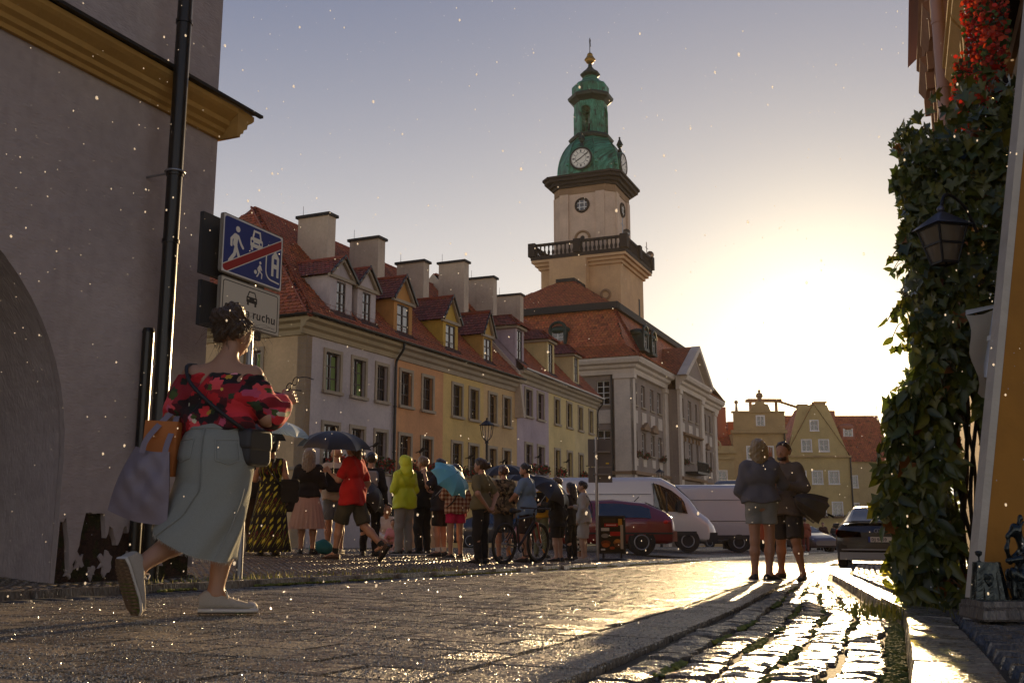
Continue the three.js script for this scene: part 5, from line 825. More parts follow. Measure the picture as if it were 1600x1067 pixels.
function satchel(w, h, d, [x, y, z]) { const r = Math.min(w, h) * 0.18, sh = new THREE.Shape(); sh.moveTo(-w / 2 + r, -h / 2); sh.lineTo(w / 2 - r, -h / 2); sh.quadraticCurveTo(w / 2, -h / 2, w / 2, -h / 2 + r); sh.lineTo(w / 2 * 0.94, h / 2 - r); sh.quadraticCurveTo(w / 2 * 0.92, h / 2, w / 2 * 0.8, h / 2); sh.lineTo(-w / 2 * 0.8, h / 2); sh.quadraticCurveTo(-w / 2 * 0.92, h / 2, -w / 2 * 0.94, h / 2 - r); sh.lineTo(-w / 2, -h / 2 + r); sh.quadraticCurveTo(-w / 2, -h / 2, -w / 2 + r, -h / 2); return new THREE.ExtrudeGeometry(sh, { depth: d * 0.5, bevelSize: d * 0.2, bevelThickness: d * 0.25, bevelSegments: 3, curveSegments: 4 }).translate(x, y, z - d * 0.25); }
const skinMat = (r, g, b) => phys(lin(r, g, b), 0.5, { bumpMap: T.plasterBump, bumpScale: 0.0006, sheen: 0.2, sheenRoughness: 0.5, sheenColor: lin(0.6, 0.35, 0.25) });
const SKIN = [skinMat(0.40, 0.21, 0.13), skinMat(0.45, 0.26, 0.17), skinMat(0.34, 0.17, 0.10)];
const hairMat = (r, g, b) => phys(lin(r, g, b), 0.5, { transmission: 0.3, thickness: 0, map: T.hair, bumpMap: T.hairBump, bumpScale: 0.012 });
const HAIR = { dark: hairMat(0.03, 0.02, 0.014), brown: hairMat(0.10, 0.055, 0.028), fair: hairMat(0.34, 0.22, 0.11), blond: hairMat(0.68, 0.52, 0.28), ash: hairMat(0.52, 0.44, 0.33), ginger: hairMat(0.2, 0.08, 0.03) };
// a trainer: sole and upper, toe towards +z, ankle at the origin .09 up
function shoe(parent, ank, yaw, pitch, m, soleM, s = 1, high = 0) {
  const sec = [[-0.075, 0.030, 0, 0.075 + high], [-0.05, 0.038, 0, 0.095 + high], [0, 0.041, 0, 0.098 + high], [0.045, 0.043, 0, 0.086], [0.10, 0.048, 0, 0.066], [0.15, 0.047, 0, 0.052], [0.185, 0.038, 0, 0.045], [0.205, 0.02, 0.004, 0.035]];
  const ring = (z, w, y0, y1, n = 14) => Array.from({ length: n }, (_, i) => { const a = i / n * 2 * Math.PI, c = Math.cos(a), q = Math.sin(a), e = 0.72; return [Math.sign(q) * Math.pow(Math.abs(q), e) * w, lerp(y0, y1, 0.5 + 0.5 * Math.sign(c) * Math.pow(Math.abs(c), e)), z]; });
  const up = part('shoe', memo('shoe' + high, () => ringLoft(sec.map(([z, w, a, b]) => ring(z, w, a + 0.018, b)))), m, parent);
  up.scale.setScalar(s); up.position.set(...ank); up.rotation.set(pitch, yaw, 0, 'YXZ'); up.translateY(-0.09 * s);
  part('sole', memo('sole', () => ringLoft(sec.map(([z, w]) => ring(z * 1.03, w * 1.1, 0, 0.024, 12)))), soleM, up);
  part('laces', memo('laces', () => merge([0.03, 0.055, 0.08, 0.105].map((z, i) => tube([[-0.026, 0.082 - i * 0.008, z], [0, 0.09 - i * 0.009, z + 0.006], [0.026, 0.082 - i * 0.008, z]], 0.005, 5, 6)))), soleM, up);
  return up;
}
const shoeWhite = std(lin(0.62, 0.56, 0.48), 0.7, { map: T.weave }), shoeBlack = std(lin(0.02, 0.02, 0.022), 0.6), shoeBrown = std(lin(0.06, 0.03, 0.02), 0.6), soleWhite = std(lin(0.6, 0.56, 0.5), 0.7), soleDark = std(lin(0.03, 0.028, 0.026), 0.8);
/* a person, feet on the ground at p, facing az (0 = away from the camera, + = to the right). pose gives joints for a 1.75 m figure, in
   metres: x to the person's left, y up, z ahead. */
function person(label, [px, pz], az, o = {}) {
  const h = (o.h || 1.75) / 1.75, P = { hipL: [0.09, 0.93, 0], hipR: [-0.09, 0.93, 0], kneeL: [0.1, 0.5, 0.025], kneeR: [-0.1, 0.5, 0.025], ankL: [0.105, 0.09, -0.01], ankR: [-0.105, 0.09, -0.01], shL: [0.175, 1.42, 0], shR: [-0.175, 1.42, 0], elL: [0.245, 1.14, -0.03], elR: [-0.245, 1.14, -0.03], wrL: [0.26, 0.9, 0.06], wrR: [-0.26, 0.9, 0.06], neck: [0, 1.47, -0.005], head: [0, 1.63, 0.02], yawL: 0.2, yawR: -0.2, pitL: 0, pitR: 0, ...(o.pose || {}) };
  const b = o.build || 1, cell = o.cell || 0.02, g = thing('person', label, 'person', [px, o.y ?? gh(px, pz) + (o.lift ?? 0.045), pz], Math.PI - az * D2R, o.group); g.scale.setScalar(h);
  const skin = SKIN[o.skin ?? 0], ch = P.chest || [0, 1.3, 0], ws = P.waist || [0, 1.1, 0.005], pv = P.pelvis || mix3(P.hipL, P.hipR, 0.5);
  const wide = (c, w, r) => cap([c[0] - w, c[1], c[2]], [c[0] + w, c[1], c[2]], r);
  const torso = [wide(add3(pv, [0, 0.03, -0.01]), 0.075 * b, 0.115 * b), wide(ws, 0.065 * b, 0.102 * b), wide(ch, 0.085 * b, 0.112 * b), cap(mix3(P.shL, P.shR, 0.08), mix3(P.shL, P.shR, 0.92), 0.062 * b), cap(add3(ch, [0, 0.08, -0.02]), P.neck, 0.1, 0.06)];
  const arm = (s, e, w) => [cap(s, e, 0.052 * b, 0.042), cap(e, w, 0.042, 0.028)], leg = (H, K, A) => [cap(H, K, 0.088 * b, 0.058), cap(K, mix3(K, A, 0.32), 0.056, 0.059), cap(mix3(K, A, 0.32), A, 0.059, 0.038)];
  const armL = arm(P.shL, P.elL, P.wrL), armR = arm(P.shR, P.elR, P.wrR), legL = leg(P.hipL, P.kneeL, P.ankL), legR = leg(P.hipR, P.kneeR, P.ankR);
  const nk = cap(P.neck, add3(P.head, [0, -0.06, -0.015]), 0.056, 0.052), foot = (A, y) => cap(A, add3(A, [Math.sin(y) * 0.13, -0.05, Math.cos(y) * 0.13]), 0.035, 0.028);
  const geos = [blend([...torso, ...armL, ...armR, ...legL, ...legR, nk, foot(P.ankL, P.yawL), foot(P.ankR, P.yawR)], { cell, k: 0.04 })];
  // head with brow, nose, jaw, ears
  const H = P.head, yaw = (P.turn || 0), nod = (P.nod || 0), hd = (x, y, z) => { const y1 = y * Math.cos(nod) - z * Math.sin(nod), z1 = y * Math.sin(nod) + z * Math.cos(nod); return add3(H, [x * Math.cos(yaw) + z1 * Math.sin(yaw), y1, -x * Math.sin(yaw) + z1 * Math.cos(yaw)]); };
  const hc2 = Math.max(0.009, cell * 0.5);
  geos.push(blend([cap(hd(0, 0.03, -0.03), hd(0, 0.045, 0.02), 0.083), cap(hd(-0.012, 0.0, 0.03), hd(0.012, 0.0, 0.03), 0.068), cap(hd(-0.018, -0.068, 0.052), hd(0.018, -0.068, 0.052), 0.032), dot(hd(0, -0.03, 0.04), 0.058), cap(hd(0, 0.02, 0.094), hd(0, -0.022, 0.112), 0.009, 0.014), cap(hd(-0.03, 0.034, 0.083), hd(0.03, 0.034, 0.083), 0.014), cap(hd(-0.018, -0.05, 0.09), hd(0.018, -0.05, 0.09), 0.009), ...[-1, 1].map(s => cap(hd(s * 0.08, -0.02, -0.005), hd(s * 0.088, 0.025, -0.012), 0.012, 0.016))], { cell: hc2, k: 0.018 }));
  const hands = o.hands || {};
  for (const [s, E, Wr, key] of [[1, P.elL, P.wrL, 'L'], [-1, P.elR, P.wrR, 'R']]) { const d = hands['d' + key] || sub3(Wr, E), pr = handPrims(Wr, d, hands['p' + key] || [-s, 0, 0.2], hands['t' + key] || [0, 0.1, 1], hands.curl ?? 0.45, 1.05); geos.push(merge(pr.map(q => { const a = q.slice(0, 3), c = q.slice(3, 6); return merge([cyl(a, len3(sub3(c, a)) < 1e-4 ? add3(a, [0, 0.002, 0]) : c, q[6], q[7], 6), ball(...c, q[7], 1, 1, 1, 6)]); }))); }
  const body = part('body', geos.map(clean), skin, g);
  // eyes
  for (const s of [-1, 1]) { const e = hd(s * 0.032, 0.012, 0.088); part('eye', ball(...e, 0.011, 1, 0.7, 1, 8), M.eye, body); }
  if (o.top) { // shirt, jacket or vest
    const t = o.top, e = (t.loose ?? 0.018) * 0.62, sl = t.sleeve ?? 0.5, prims = [...torso]; // sleeve: 0 none, .5 to mid upper arm, 1 elbow, 2 wrist
    for (const [A, S, E, Wr] of [[armL, P.shL, P.elL, P.wrL], [armR, P.shR, P.elR, P.wrR]]) { if (sl <= 0) continue; prims.push(cap(S, mix3(S, E, Math.min(1, sl)), 0.052 * b, sl > 1 ? 0.044 : 0.052)); if (sl > 1) prims.push(cap(E, mix3(E, Wr, Math.min(0.97, sl - 1)), 0.043, 0.034)); }
    const hem = t.hem ?? 0.9, hips = cap(add3(pv, [-0.07 * b, Math.min(0, hem - pv[1]) + 0.02, 0]), add3(pv, [0.07 * b, Math.min(0, hem - pv[1]) + 0.02, 0]), 0.118 * b + (o.legs ? (o.legs.loose ?? 0.014) * 0.6 + 0.012 : 0)); prims.push(hips); if (o.legs) prims.push(wide(add3(pv, [0, 0.06, 0]), 0.078 * b, 0.118 * b + 0.016));
    const clips = [(x, y, z) => (hem + 0.012 * Math.sin(x * 18 + z * 11)) - y, (x, y, z) => 0.068 - Math.hypot(x - P.neck[0], (y - P.neck[1] - 0.06) * 0.7, z - P.neck[2] - 0.015)];
    part(t.name || 'shirt', blend(prims, { cell: cell * 0.9, k: 0.045, grow: e, clips, wob: (x, y, z) => 0.0045 * Math.sin(y * 38 + x * 22 * Math.sign(x) + Math.sin(z * 20) * 2) * sstep(1.36, 1.1, y) + 0.0035 * Math.sin(x * 41 - y * 22 + z * 30) }), t.mat, g);
    if (t.hood) part('hood', blend([cap(hd(0, 0.03, -0.045), hd(0, 0.05, 0.0), 0.105), cap(hd(0, -0.05, -0.05), add3(P.neck, [0, -0.02, -0.05]), 0.1, 0.11), cap(add3(P.neck, [-0.07, 0, 0]), add3(P.neck, [0.07, 0, 0]), 0.075)], { cell: cell * 0.8, k: 0.04, grow: 0.006, clips: [(x, y, z) => { const q = sub3([x, y, z], hd(0, 0, 0.13)); return 0.075 - len3([q[0], q[1] * 0.75, q[2] * 0.7]); }], wob: (x, y, z) => 0.004 * Math.sin(y * 40 + x * 30) }), t.mat, g);
  }
  if (o.legs) {
    const t = o.legs, e = (t.loose ?? 0.014) * 0.8, ln = t.len ?? 2, pr = [wide(add3(pv, [0, 0.05, -0.005]), 0.078 * b, 0.118 * b)]; // len: 1 knee, 2 ankle
    for (const [Hh, K, A] of [[P.hipL, P.kneeL, P.ankL], [P.hipR, P.kneeR, P.ankR]]) { pr.push(cap(Hh, mix3(Hh, K, Math.min(1, ln)), 0.092 * b, lerp(0.092 * b, 0.064, Math.min(1, ln)) + (t.flare || 0))); if (ln > 1) pr.push(cap(K, mix3(K, A, Math.min(0.96, ln - 1)), 0.064, 0.05 + (t.flare || 0))); }
    const clips = [(x, y, z) => y - Math.min(pv[1] + 0.13, o.top && !o.skirt ? Math.max(o.top.hem ?? 0.9, 0.3 * pv[1]) + 0.05 : 9)]; for (const [Hh, K, A] of [[P.hipL, P.kneeL, P.ankL], [P.hipR, P.kneeR, P.ankR]]) if (ln < 1.9) { const c = ln <= 1 ? mix3(Hh, K, ln) : mix3(K, A, ln - 1), d = unit3(ln <= 1 ? sub3(K, Hh) : sub3(A, K)); clips.push((x, y, z) => { const q = sub3([x, y, z], c), s = Math.sign(c[0]); return (x - (P.hipL[0] + P.hipR[0]) / 2) * s < 0 && ln < 1 && Math.abs(P.kneeL[2] - P.kneeR[2]) < 0.12 ? -1 : (len3(sub3(q, mul3(d, q[0] * d[0] + q[1] * d[1] + q[2] * d[2]))) < 0.17 ? Math.max(-1, q[0] * d[0] + q[1] * d[1] + q[2] * d[2]) : -1); }); }
    part(t.name || (ln > 1.5 ? 'trousers' : 'shorts'), blend(pr, { cell: cell * 0.9, k: 0.03, grow: e, clips, wob: (x, y, z) => 0.005 * Math.sin(y * 30 + x * 22) + 0.004 * Math.sin(y * 13 - z * 40 + x * 9) }), t.mat, g);
  }
  if (o.skirt) { const t = o.skirt, n = 72, rings = []; for (let i = 0; i <= 16; i++) { const u = i / 16, y = lerp(t.top ?? 1.08, t.hem ?? 0.45, u), w = lerp(0.16 * b, t.w ?? 0.3, Math.pow(u, 0.8)), am = (t.pleat ?? 0.04) * u; rings.push(oval(0, y, (t.back || 0) * u, w, w * 0.78, n, a => 1 + am * Math.sin(a * (t.n ?? 14) + Math.sin(y * 6) * 0.6) + 0.02 * Math.sin(a * 3 + y * 8))); } part(t.name || 'skirt', ringLoft(rings, false), t.mat, g); }
  // hair
  const hs = o.hair || 'short', hm = o.hairMat || HAIR.brown;
  if (hs !== 'none') {
    const pr = [cap(hd(0, 0.04, -0.035), hd(0, 0.062, 0.012), 0.087)];
    if (hs === 'bun') pr.push(dot(hd(0, 0.02, -0.14), 0.045)); if (hs === 'top') pr.push(dot(hd(0, 0.15, -0.04), 0.05), cap(hd(-0.05, 0.1, -0.02), hd(0.05, 0.1, 0), 0.05)); if (hs === 'pony') pr.push(cap(hd(0, 0.04, -0.13), hd(0, -0.1, -0.16), 0.035, 0.025));
    if (hs === 'bob') pr.push(cap(hd(-0.055, 0.0, -0.03), hd(-0.065, -0.12, -0.02), 0.055, 0.05), cap(hd(0.055, 0, -0.03), hd(0.065, -0.12, -0.02), 0.055, 0.05), cap(hd(0, 0, -0.06), hd(0, -0.13, -0.07), 0.07, 0.06));
    if (hs === 'long') pr.push(cap(hd(-0.05, 0, -0.05), hd(-0.07, -0.3, -0.12), 0.055, 0.045), cap(hd(0.05, 0, -0.05), hd(0.07, -0.3, -0.12), 0.055, 0.045), cap(hd(0, 0, -0.07), hd(0, -0.36, -0.14), 0.07, 0.055));
    const cut = hs === 'short' || hs === 'top' || hs === 'bun' || hs === 'pony' ? -0.035 : -0.2;
    part('hair', blend(pr, { cell: hc2, k: 0.03, grow: hs === 'short' ? 0.004 : 0.011, clips: [(x, y, z) => { const q = sub3([x, y, z], H), f = q[0] * Math.sin(yaw) + q[2] * Math.cos(yaw); return Math.max(f * 0.8 - q[1] * 0.6 - 0.012, cut < -0.1 ? -1 : -0.04 - q[1] + f * 0.3); }], wob: (x, y, z) => 0.003 * Math.sin(x * 120 + z * 60) + 0.003 * Math.sin(y * 90 + x * 70) }), hm, g);
  }
  if (o.beard) part('beard', blend([cap(hd(-0.03, -0.07, 0.05), hd(0.03, -0.07, 0.05), 0.036), dot(hd(0, -0.08, 0.075), 0.028)], { cell: 0.011, k: 0.02, clips: [(x, y, z) => y - H[1] + 0.045] }), hm, g);
  if (o.shoes !== null) { const [m, s] = o.shoes || [shoeBlack, soleDark]; shoe(g, P.ankL, P.yawL, P.pitL, m, s); shoe(g, P.ankR, P.yawR, P.pitR, m, s); }
  if (o.socks) for (const [K, A] of [[P.kneeL, P.ankL], [P.kneeR, P.ankR]]) part('sock', cyl(mix3(K, A, 0.8), A, 0.05, 0.046, 10), o.socks, g);
  if (o.strap) part('bag_strap', tube(o.strap, 0.012, 6, 40), M.strap, g);
  if (o.bag) { const [c, w, hh, m] = o.bag; part('shoulder_bag', satchel(w * 2 + 0.1, hh * 1.15, 0.11, c), m, g); part('bag_flap', satchel(w * 2 + 0.11, hh * 0.5, 0.12, add3(c, [0, hh * 0.32, 0])), m, g); }
  return g;
}
M.eye = std(lin(0.05, 0.04, 0.035), 0.2); M.strap = std(lin(0.015, 0.014, 0.014), 0.6);
// an umbrella: eight scalloped gores over ribs
function umbrella(label, p, tilt, o = {}) {
  const { r = 0.52, d = 0.2, m, group = 'open umbrellas in the crowd', shaft = 0.62, lining } = o, u = thing('umbrella', label, 'umbrella', p, o.spin || 0, group); u.rotation.set(tilt[0], o.spin || 0, tilt[1], 'YXZ');
  const pos = [], idx = [], uv = [], n = 8, s = 6, k = 7; // per gore: s steps round, k steps out
  for (let g = 0; g < n; g++) for (let j = 0; j <= k; j++) for (let i = 0; i <= s; i++) { const f = i / s, a = (g + f) / n * 2 * Math.PI, e = j / k, sag = Math.sin(f * Math.PI), R = r * Math.sin(e * 1.25) / Math.sin(1.25) * (1 - 0.1 * sag * e * e) * (1 - (1 - Math.cos(Math.PI / n)) * sag), y = -d * (1 - Math.cos(e * 1.25)) / (1 - Math.cos(1.25)) - 0.018 * sag * e * (1 - e * 0.6) + 0.02 * sag * e * e; pos.push(Math.sin(a) * R, y, Math.cos(a) * R); uv.push(Math.sin(a) * R, Math.cos(a) * R); }
  for (let g = 0; g < n; g++) for (let j = 0; j < k; j++) for (let i = 0; i < s; i++) { const q = g * (k + 1) * (s + 1) + j * (s + 1) + i; idx.push(q, q + s + 1, q + 1, q + 1, q + s + 1, q + s + 2); }
  const g = new THREE.BufferGeometry(); g.setAttribute('position', new THREE.Float32BufferAttribute(pos, 3)); g.setAttribute('uv', new THREE.Float32BufferAttribute(uv, 2)); g.setIndex(idx); g.computeVertexNormals();
  part('canopy', g, m, u);
  for (let q = 0; q < n; q++) { const a = q / n * 2 * Math.PI; part('rib', tube([[0, -0.03, 0], [Math.sin(a) * r * 0.55, -d * 0.28 - 0.008, Math.cos(a) * r * 0.55], [Math.sin(a) * r, -d - 0.006, Math.cos(a) * r]], 0.004, 4, 8), M.steel, u); }
  part('shaft', cyl([0, -shaft, 0], [0, 0.01, 0], 0.007, 0.007, 8), M.steel, u); part('ferrule', cyl([0, 0, 0], [0, 0.06, 0], 0.008, 0.003, 8), M.iron, u); part('handle', cyl([0, -shaft - 0.09, 0], [0, -shaft, 0], 0.016, 0.014, 10), M.iron, u);
  return u;
}
// ---------- ivy and creeper over the wall on the right ----------
{
  const iv = thing('ivy', 'thick wall of ivy and creeper climbing beside the orange buttress', 'ivy', [2.8, -0.25, -6.75], 0);
  const u = [0.39, -0.921], w = [0.921, 0.39];
  const shape = (pts, fold) => { const pos = [], idx = [], uv = []; pos.push(0, 0, 0.0); uv.push(0, 0); pts.forEach(([x, y]) => { pos.push(x, y, fold * Math.abs(x) - 0.12 * y * y * 8); uv.push(x, y); }); for (let i = 1; i < pts.length; i++) idx.push(0, i, i + 1); const g = new THREE.BufferGeometry(); g.setAttribute('position', new THREE.Float32BufferAttribute(pos, 3)); g.setAttribute('uv', new THREE.Float32BufferAttribute(uv, 2)); g.setIndex(idx); g.computeVertexNormals(); return g; };
  const ivy = shape([[0.004, -0.012], [0.035, -0.03], [0.03, 0.005], [0.055, 0.02], [0.028, 0.04], [0, 0.085], [-0.028, 0.04], [-0.055, 0.02], [-0.03, 0.005], [-0.035, -0.03], [-0.004, -0.012]], 0.35);
  const lance = shape([[0.002, -0.012], [0.02, 0.01], [0.026, 0.035], [0.018, 0.07], [0, 0.11], [-0.018, 0.07], [-0.026, 0.035], [-0.02, 0.01], [-0.002, -0.012]], 0.3);
  const top = (t, s) => 3.35 + 0.24 * t + 0.25 * Math.sin(t * 2.3) + (s > 0.4 ? 0.12 : -0.25 * (0.4 - s));
  const mats = [0, 1, 2, 3, 4].map(k => phys([lin(0.085, 0.115, 0.015), lin(0.13, 0.145, 0.016), lin(0.22, 0.20, 0.022), lin(0.055, 0.075, 0.012), lin(0.28, 0.09, 0.015)][k], 0.42, { transmission: 0.38, thickness: 0, map: T.leaf }));
  const picks = [];
  const add = (t, s, y, nrm, near) => {
    const bulge = (y < 1.6 ? 0.32 * Math.sin(clamp(y, 0, 1.6) / 1.6 * Math.PI) : 0) * sstep(4, 0, t) * (s < 0.4 ? 1 : 0) + 0.06 * Math.sin(y * 5 + t * 3) + 0.05 * Math.sin(y * 11 - t * 7);
    const P = V(u[0] * t + w[0] * (s - bulge), y, u[1] * t + w[1] * (s - bulge));
    const d = V(nrm[0] + RR(-0.8, 0.8), RR(-0.5, 0.75), nrm[1] + RR(-0.8, 0.8)).normalize(), q = new THREE.Quaternion().setFromUnitVectors(V(0, 0, 1), d).multiply(new THREE.Quaternion().setFromAxisAngle(V(0, 0, 1), Math.PI + RR(-1.1, 1.1)));
    const sc = RR(0.65, 1.35) * (y < 1.7 ? 1.15 : 0.9), c = rnd() < 0.012 ? 4 : rnd() < 0.14 ? 2 : rnd() < 0.35 ? 1 : rnd() < 0.55 ? 3 : 0;
    picks.push([new THREE.Matrix4().compose(P, q, V(sc, sc, sc)), c, y < 1.8 ? (rnd() < 0.75 ? 1 : 0) : (rnd() < 0.15 ? 1 : 0), near * sc]);
  };
  for (let k = 0; k < 5200; k++) { const t = 5.8 * Math.pow(rnd(), 1.2), y = RR(0.02, 1) * top(t, 0); add(t, Math.abs(RR(-0.05, 0.2)), y, [-w[0], -w[1] + 0.5], 1 / (6.7 + t) * rnd()); }
  for (let k = 0; k < 5600; k++) { const s = Math.pow(rnd(), 1.1) * 1.5, t = Math.abs(RR(-0.06, 0.3)), y = rnd() * top(0, s); add(t, s, y, [-0.3, 1], rnd() < 0.3 ? 1 + rnd() : 0.1); }
  for (let k = 0; k < 1200; k++) { const s = rnd() * 1.3, t = 5.6 * rnd(); add(t, s, top(t, s) + RR(-0.25, 0.12), [-0.2, 0.6], 0.05); }
  for (let k = 0; k < 700; k++) { const t = RR(0, 1.2), s = RR(-0.12, 0.9); add(t, s, RR(0.01, 0.25), [-0.3, 1], 0.1); } // trailing on the setts
  picks.sort((a, b) => b[3] - a[3]);
  const geos = [ivy, lance], rest = {};
  picks.forEach(([m, c, g], i) => { if (i < 300) { const o = part('leaf', geos[g], mats[c], iv); m.decompose(o.position, o.quaternion, o.scale); } else (rest[c + ',' + g] ||= []).push(m); });
  for (const k in rest) { const [c, g] = k.split(','); instanced('foliage', geos[g], mats[c], rest[k], iv); }
  const bark = std(lin(0.06, 0.04, 0.025), 0.9, { map: T.bark });
  for (let k = 0; k < 16; k++) { const t = k < 8 ? RR(0.3, 5) : 0.35, s = k < 8 ? 0.28 : RR(0.2, 1.4), pts = []; for (let y = 0; y <= 3.2; y += 0.35) pts.push([u[0] * t + w[0] * (s + 0.07 * Math.sin(y * 3 + k)), y, u[1] * t + w[1] * (s + 0.05 * Math.sin(y * 2 + k * 2))]); part('stem', tube(pts, 0.014, 5), bark, iv); }
  // loose sprays leaning out into the light
  for (let k = 0; k < 14; k++) { const y0 = RR(0.6, 3.4), t = RR(0.1, 4.5), l = RR(0.1, 0.26), pts = [0, 0.33, 0.66, 1].map(f => [u[0] * t - w[0] * (l * f) , y0 + 0.12 * Math.sin(f * 2.4) - 0.12 * f * f, u[1] * t - w[1] * l * f]); const st = part('tendril', tube(pts, 0.004, 4, 8), bark, iv); for (let j = 1; j < 7; j++) { const f = j / 6, q = [0, 1, 2].map(a => lerp(pts[0][a], pts[3][a], f)), lf = part('leaf', geos[k % 2], mats[(k + j) % 3], st); lf.position.set(q[0], q[1] + RR(0, 0.06), q[2]); lf.rotation.set(RR(-1, 1), RR(-1, 1), RR(1.5, 4.5)); } }
}
// ---------- the little bronze of a deer at its table, on a stone plinth ----------
{
  const pl = solo('stone_plinth', 'worn low stone plinth under the bronze at the foot of the buttress', 'plinth', merge([stone(1.3, 0.3, 0.08, 0.02, 0.006, 0.008, true).translate(0, 0.0, 0), span(-0.64, 0.64, -0.09, -0.02, -0.14, 0.14)]), wetStone(0.16, 0.13, 0.11, 0.7, 0.012)); pl.position.set(3.02, -0.055, -5.32);
  const s = thing('bronze_sculpture', 'dark bronze relief of a seated deer at a table with a draped cloth', 'sculpture', [2.4, -0.05, -5.34], 0), br = std(lin(0.035, 0.042, 0.042), 0.36, { metalness: 0.75, bumpMap: T.plasterBump, bumpScale: 0.006, roughnessMap: T.wet });
  s.scale.set(0.68, 1.04, 0.85);
  const rings = []; for (let i = 0; i <= 8; i++) { const f = i / 8, y = 0.185 * (1 - f); rings.push(oval(0.13, y, 0, 0.105 + 0.03 * f, 0.055 + 0.02 * f, 60, a => 1 + 0.1 * f * Math.sin(a * 11) + 0.05 * f * Math.sin(a * 5 + 1))); }
  part('tablecloth', ringLoft(rings), br, s);
  part('heart', (() => { const h = new THREE.Shape(); h.moveTo(0, -0.03); h.bezierCurveTo(-0.05, 0.0, -0.035, 0.045, 0, 0.02); h.bezierCurveTo(0.035, 0.045, 0.05, 0.0, 0, -0.03); return new THREE.ExtrudeGeometry(h, { depth: 0.008, bevelSize: 0.004, bevelThickness: 0.004, bevelSegments: 2 }).translate(0.1, 0.1, 0.062); })(), br, s);
  part('goblet', [new THREE.LatheGeometry([[0.02, 0], [0.006, 0.008], [0.006, 0.025], [0.022, 0.035], [0.026, 0.05], [0.014, 0.055]].map(p => new THREE.Vector2(...p)), 12).translate(0.075, 0.185, 0)], br, s);
  part('deer', blend([cap([0.40, 0.12, 0], [0.43, 0.22, 0], 0.062, 0.045), cap([0.43, 0.24, 0], [0.39, 0.325, 0], 0.034, 0.026), cap([0.385, 0.335, 0], [0.37, 0.345, 0], 0.033), cap([0.365, 0.338, 0], [0.305, 0.312, 0], 0.024, 0.012), cap([0.395, 0.35, 0.015], [0.43, 0.385, 0.025], 0.011, 0.007), cap([0.395, 0.35, -0.015], [0.43, 0.395, -0.02], 0.012, 0.012), dot([0.436, 0.405, -0.02], 0.017),
    cap([0.42, 0.22, 0.04], [0.35, 0.2, 0.07], 0.02, 0.017), cap([0.35, 0.2, 0.07], [0.26, 0.192, 0.05], 0.016, 0.012), cap([0.41, 0.23, -0.03], [0.325, 0.19, -0.02], 0.019, 0.016), cap([0.325, 0.19, -0.02], [0.295, 0.25, 0], 0.016, 0.013), cap([0.295, 0.25, 0], [0.315, 0.29, 0], 0.013, 0.012),
    cap([0.4, 0.09, 0.03], [0.3, 0.13, 0.05], 0.036, 0.028), cap([0.3, 0.13, 0.05], [0.29, 0.02, 0.06], 0.026, 0.018), cap([0.4, 0.09, -0.03], [0.33, 0.12, -0.05], 0.036, 0.028), cap([0.33, 0.12, -0.05], [0.35, 0.02, -0.05], 0.026, 0.018), cap([0.42, 0.08, 0], [0.52, 0.03, 0], 0.03, 0.015)], { cell: 0.006, k: 0.02 }), br, s);
  part('bench', [span(0.3, 0.6, 0.055, 0.09, -0.09, 0.07), span(0.36, 0.4, 0, 0.055, -0.08, 0.06), span(0.55, 0.59, 0, 0.055, -0.08, 0.06)], br, s); part('backrest', [tube([[0.52, 0.08, -0.05], [0.53, 0.18, -0.05], [0.56, 0.24, -0.05], [0.62, 0.25, -0.05]], 0.016, 6), ball(0.6, 0.18, -0.03, 0.07, 1, 1, 0.5)], br, s);
  part('base', span(0.0, 0.66, -0.02, 0.006, -0.11, 0.11), br, s);
}
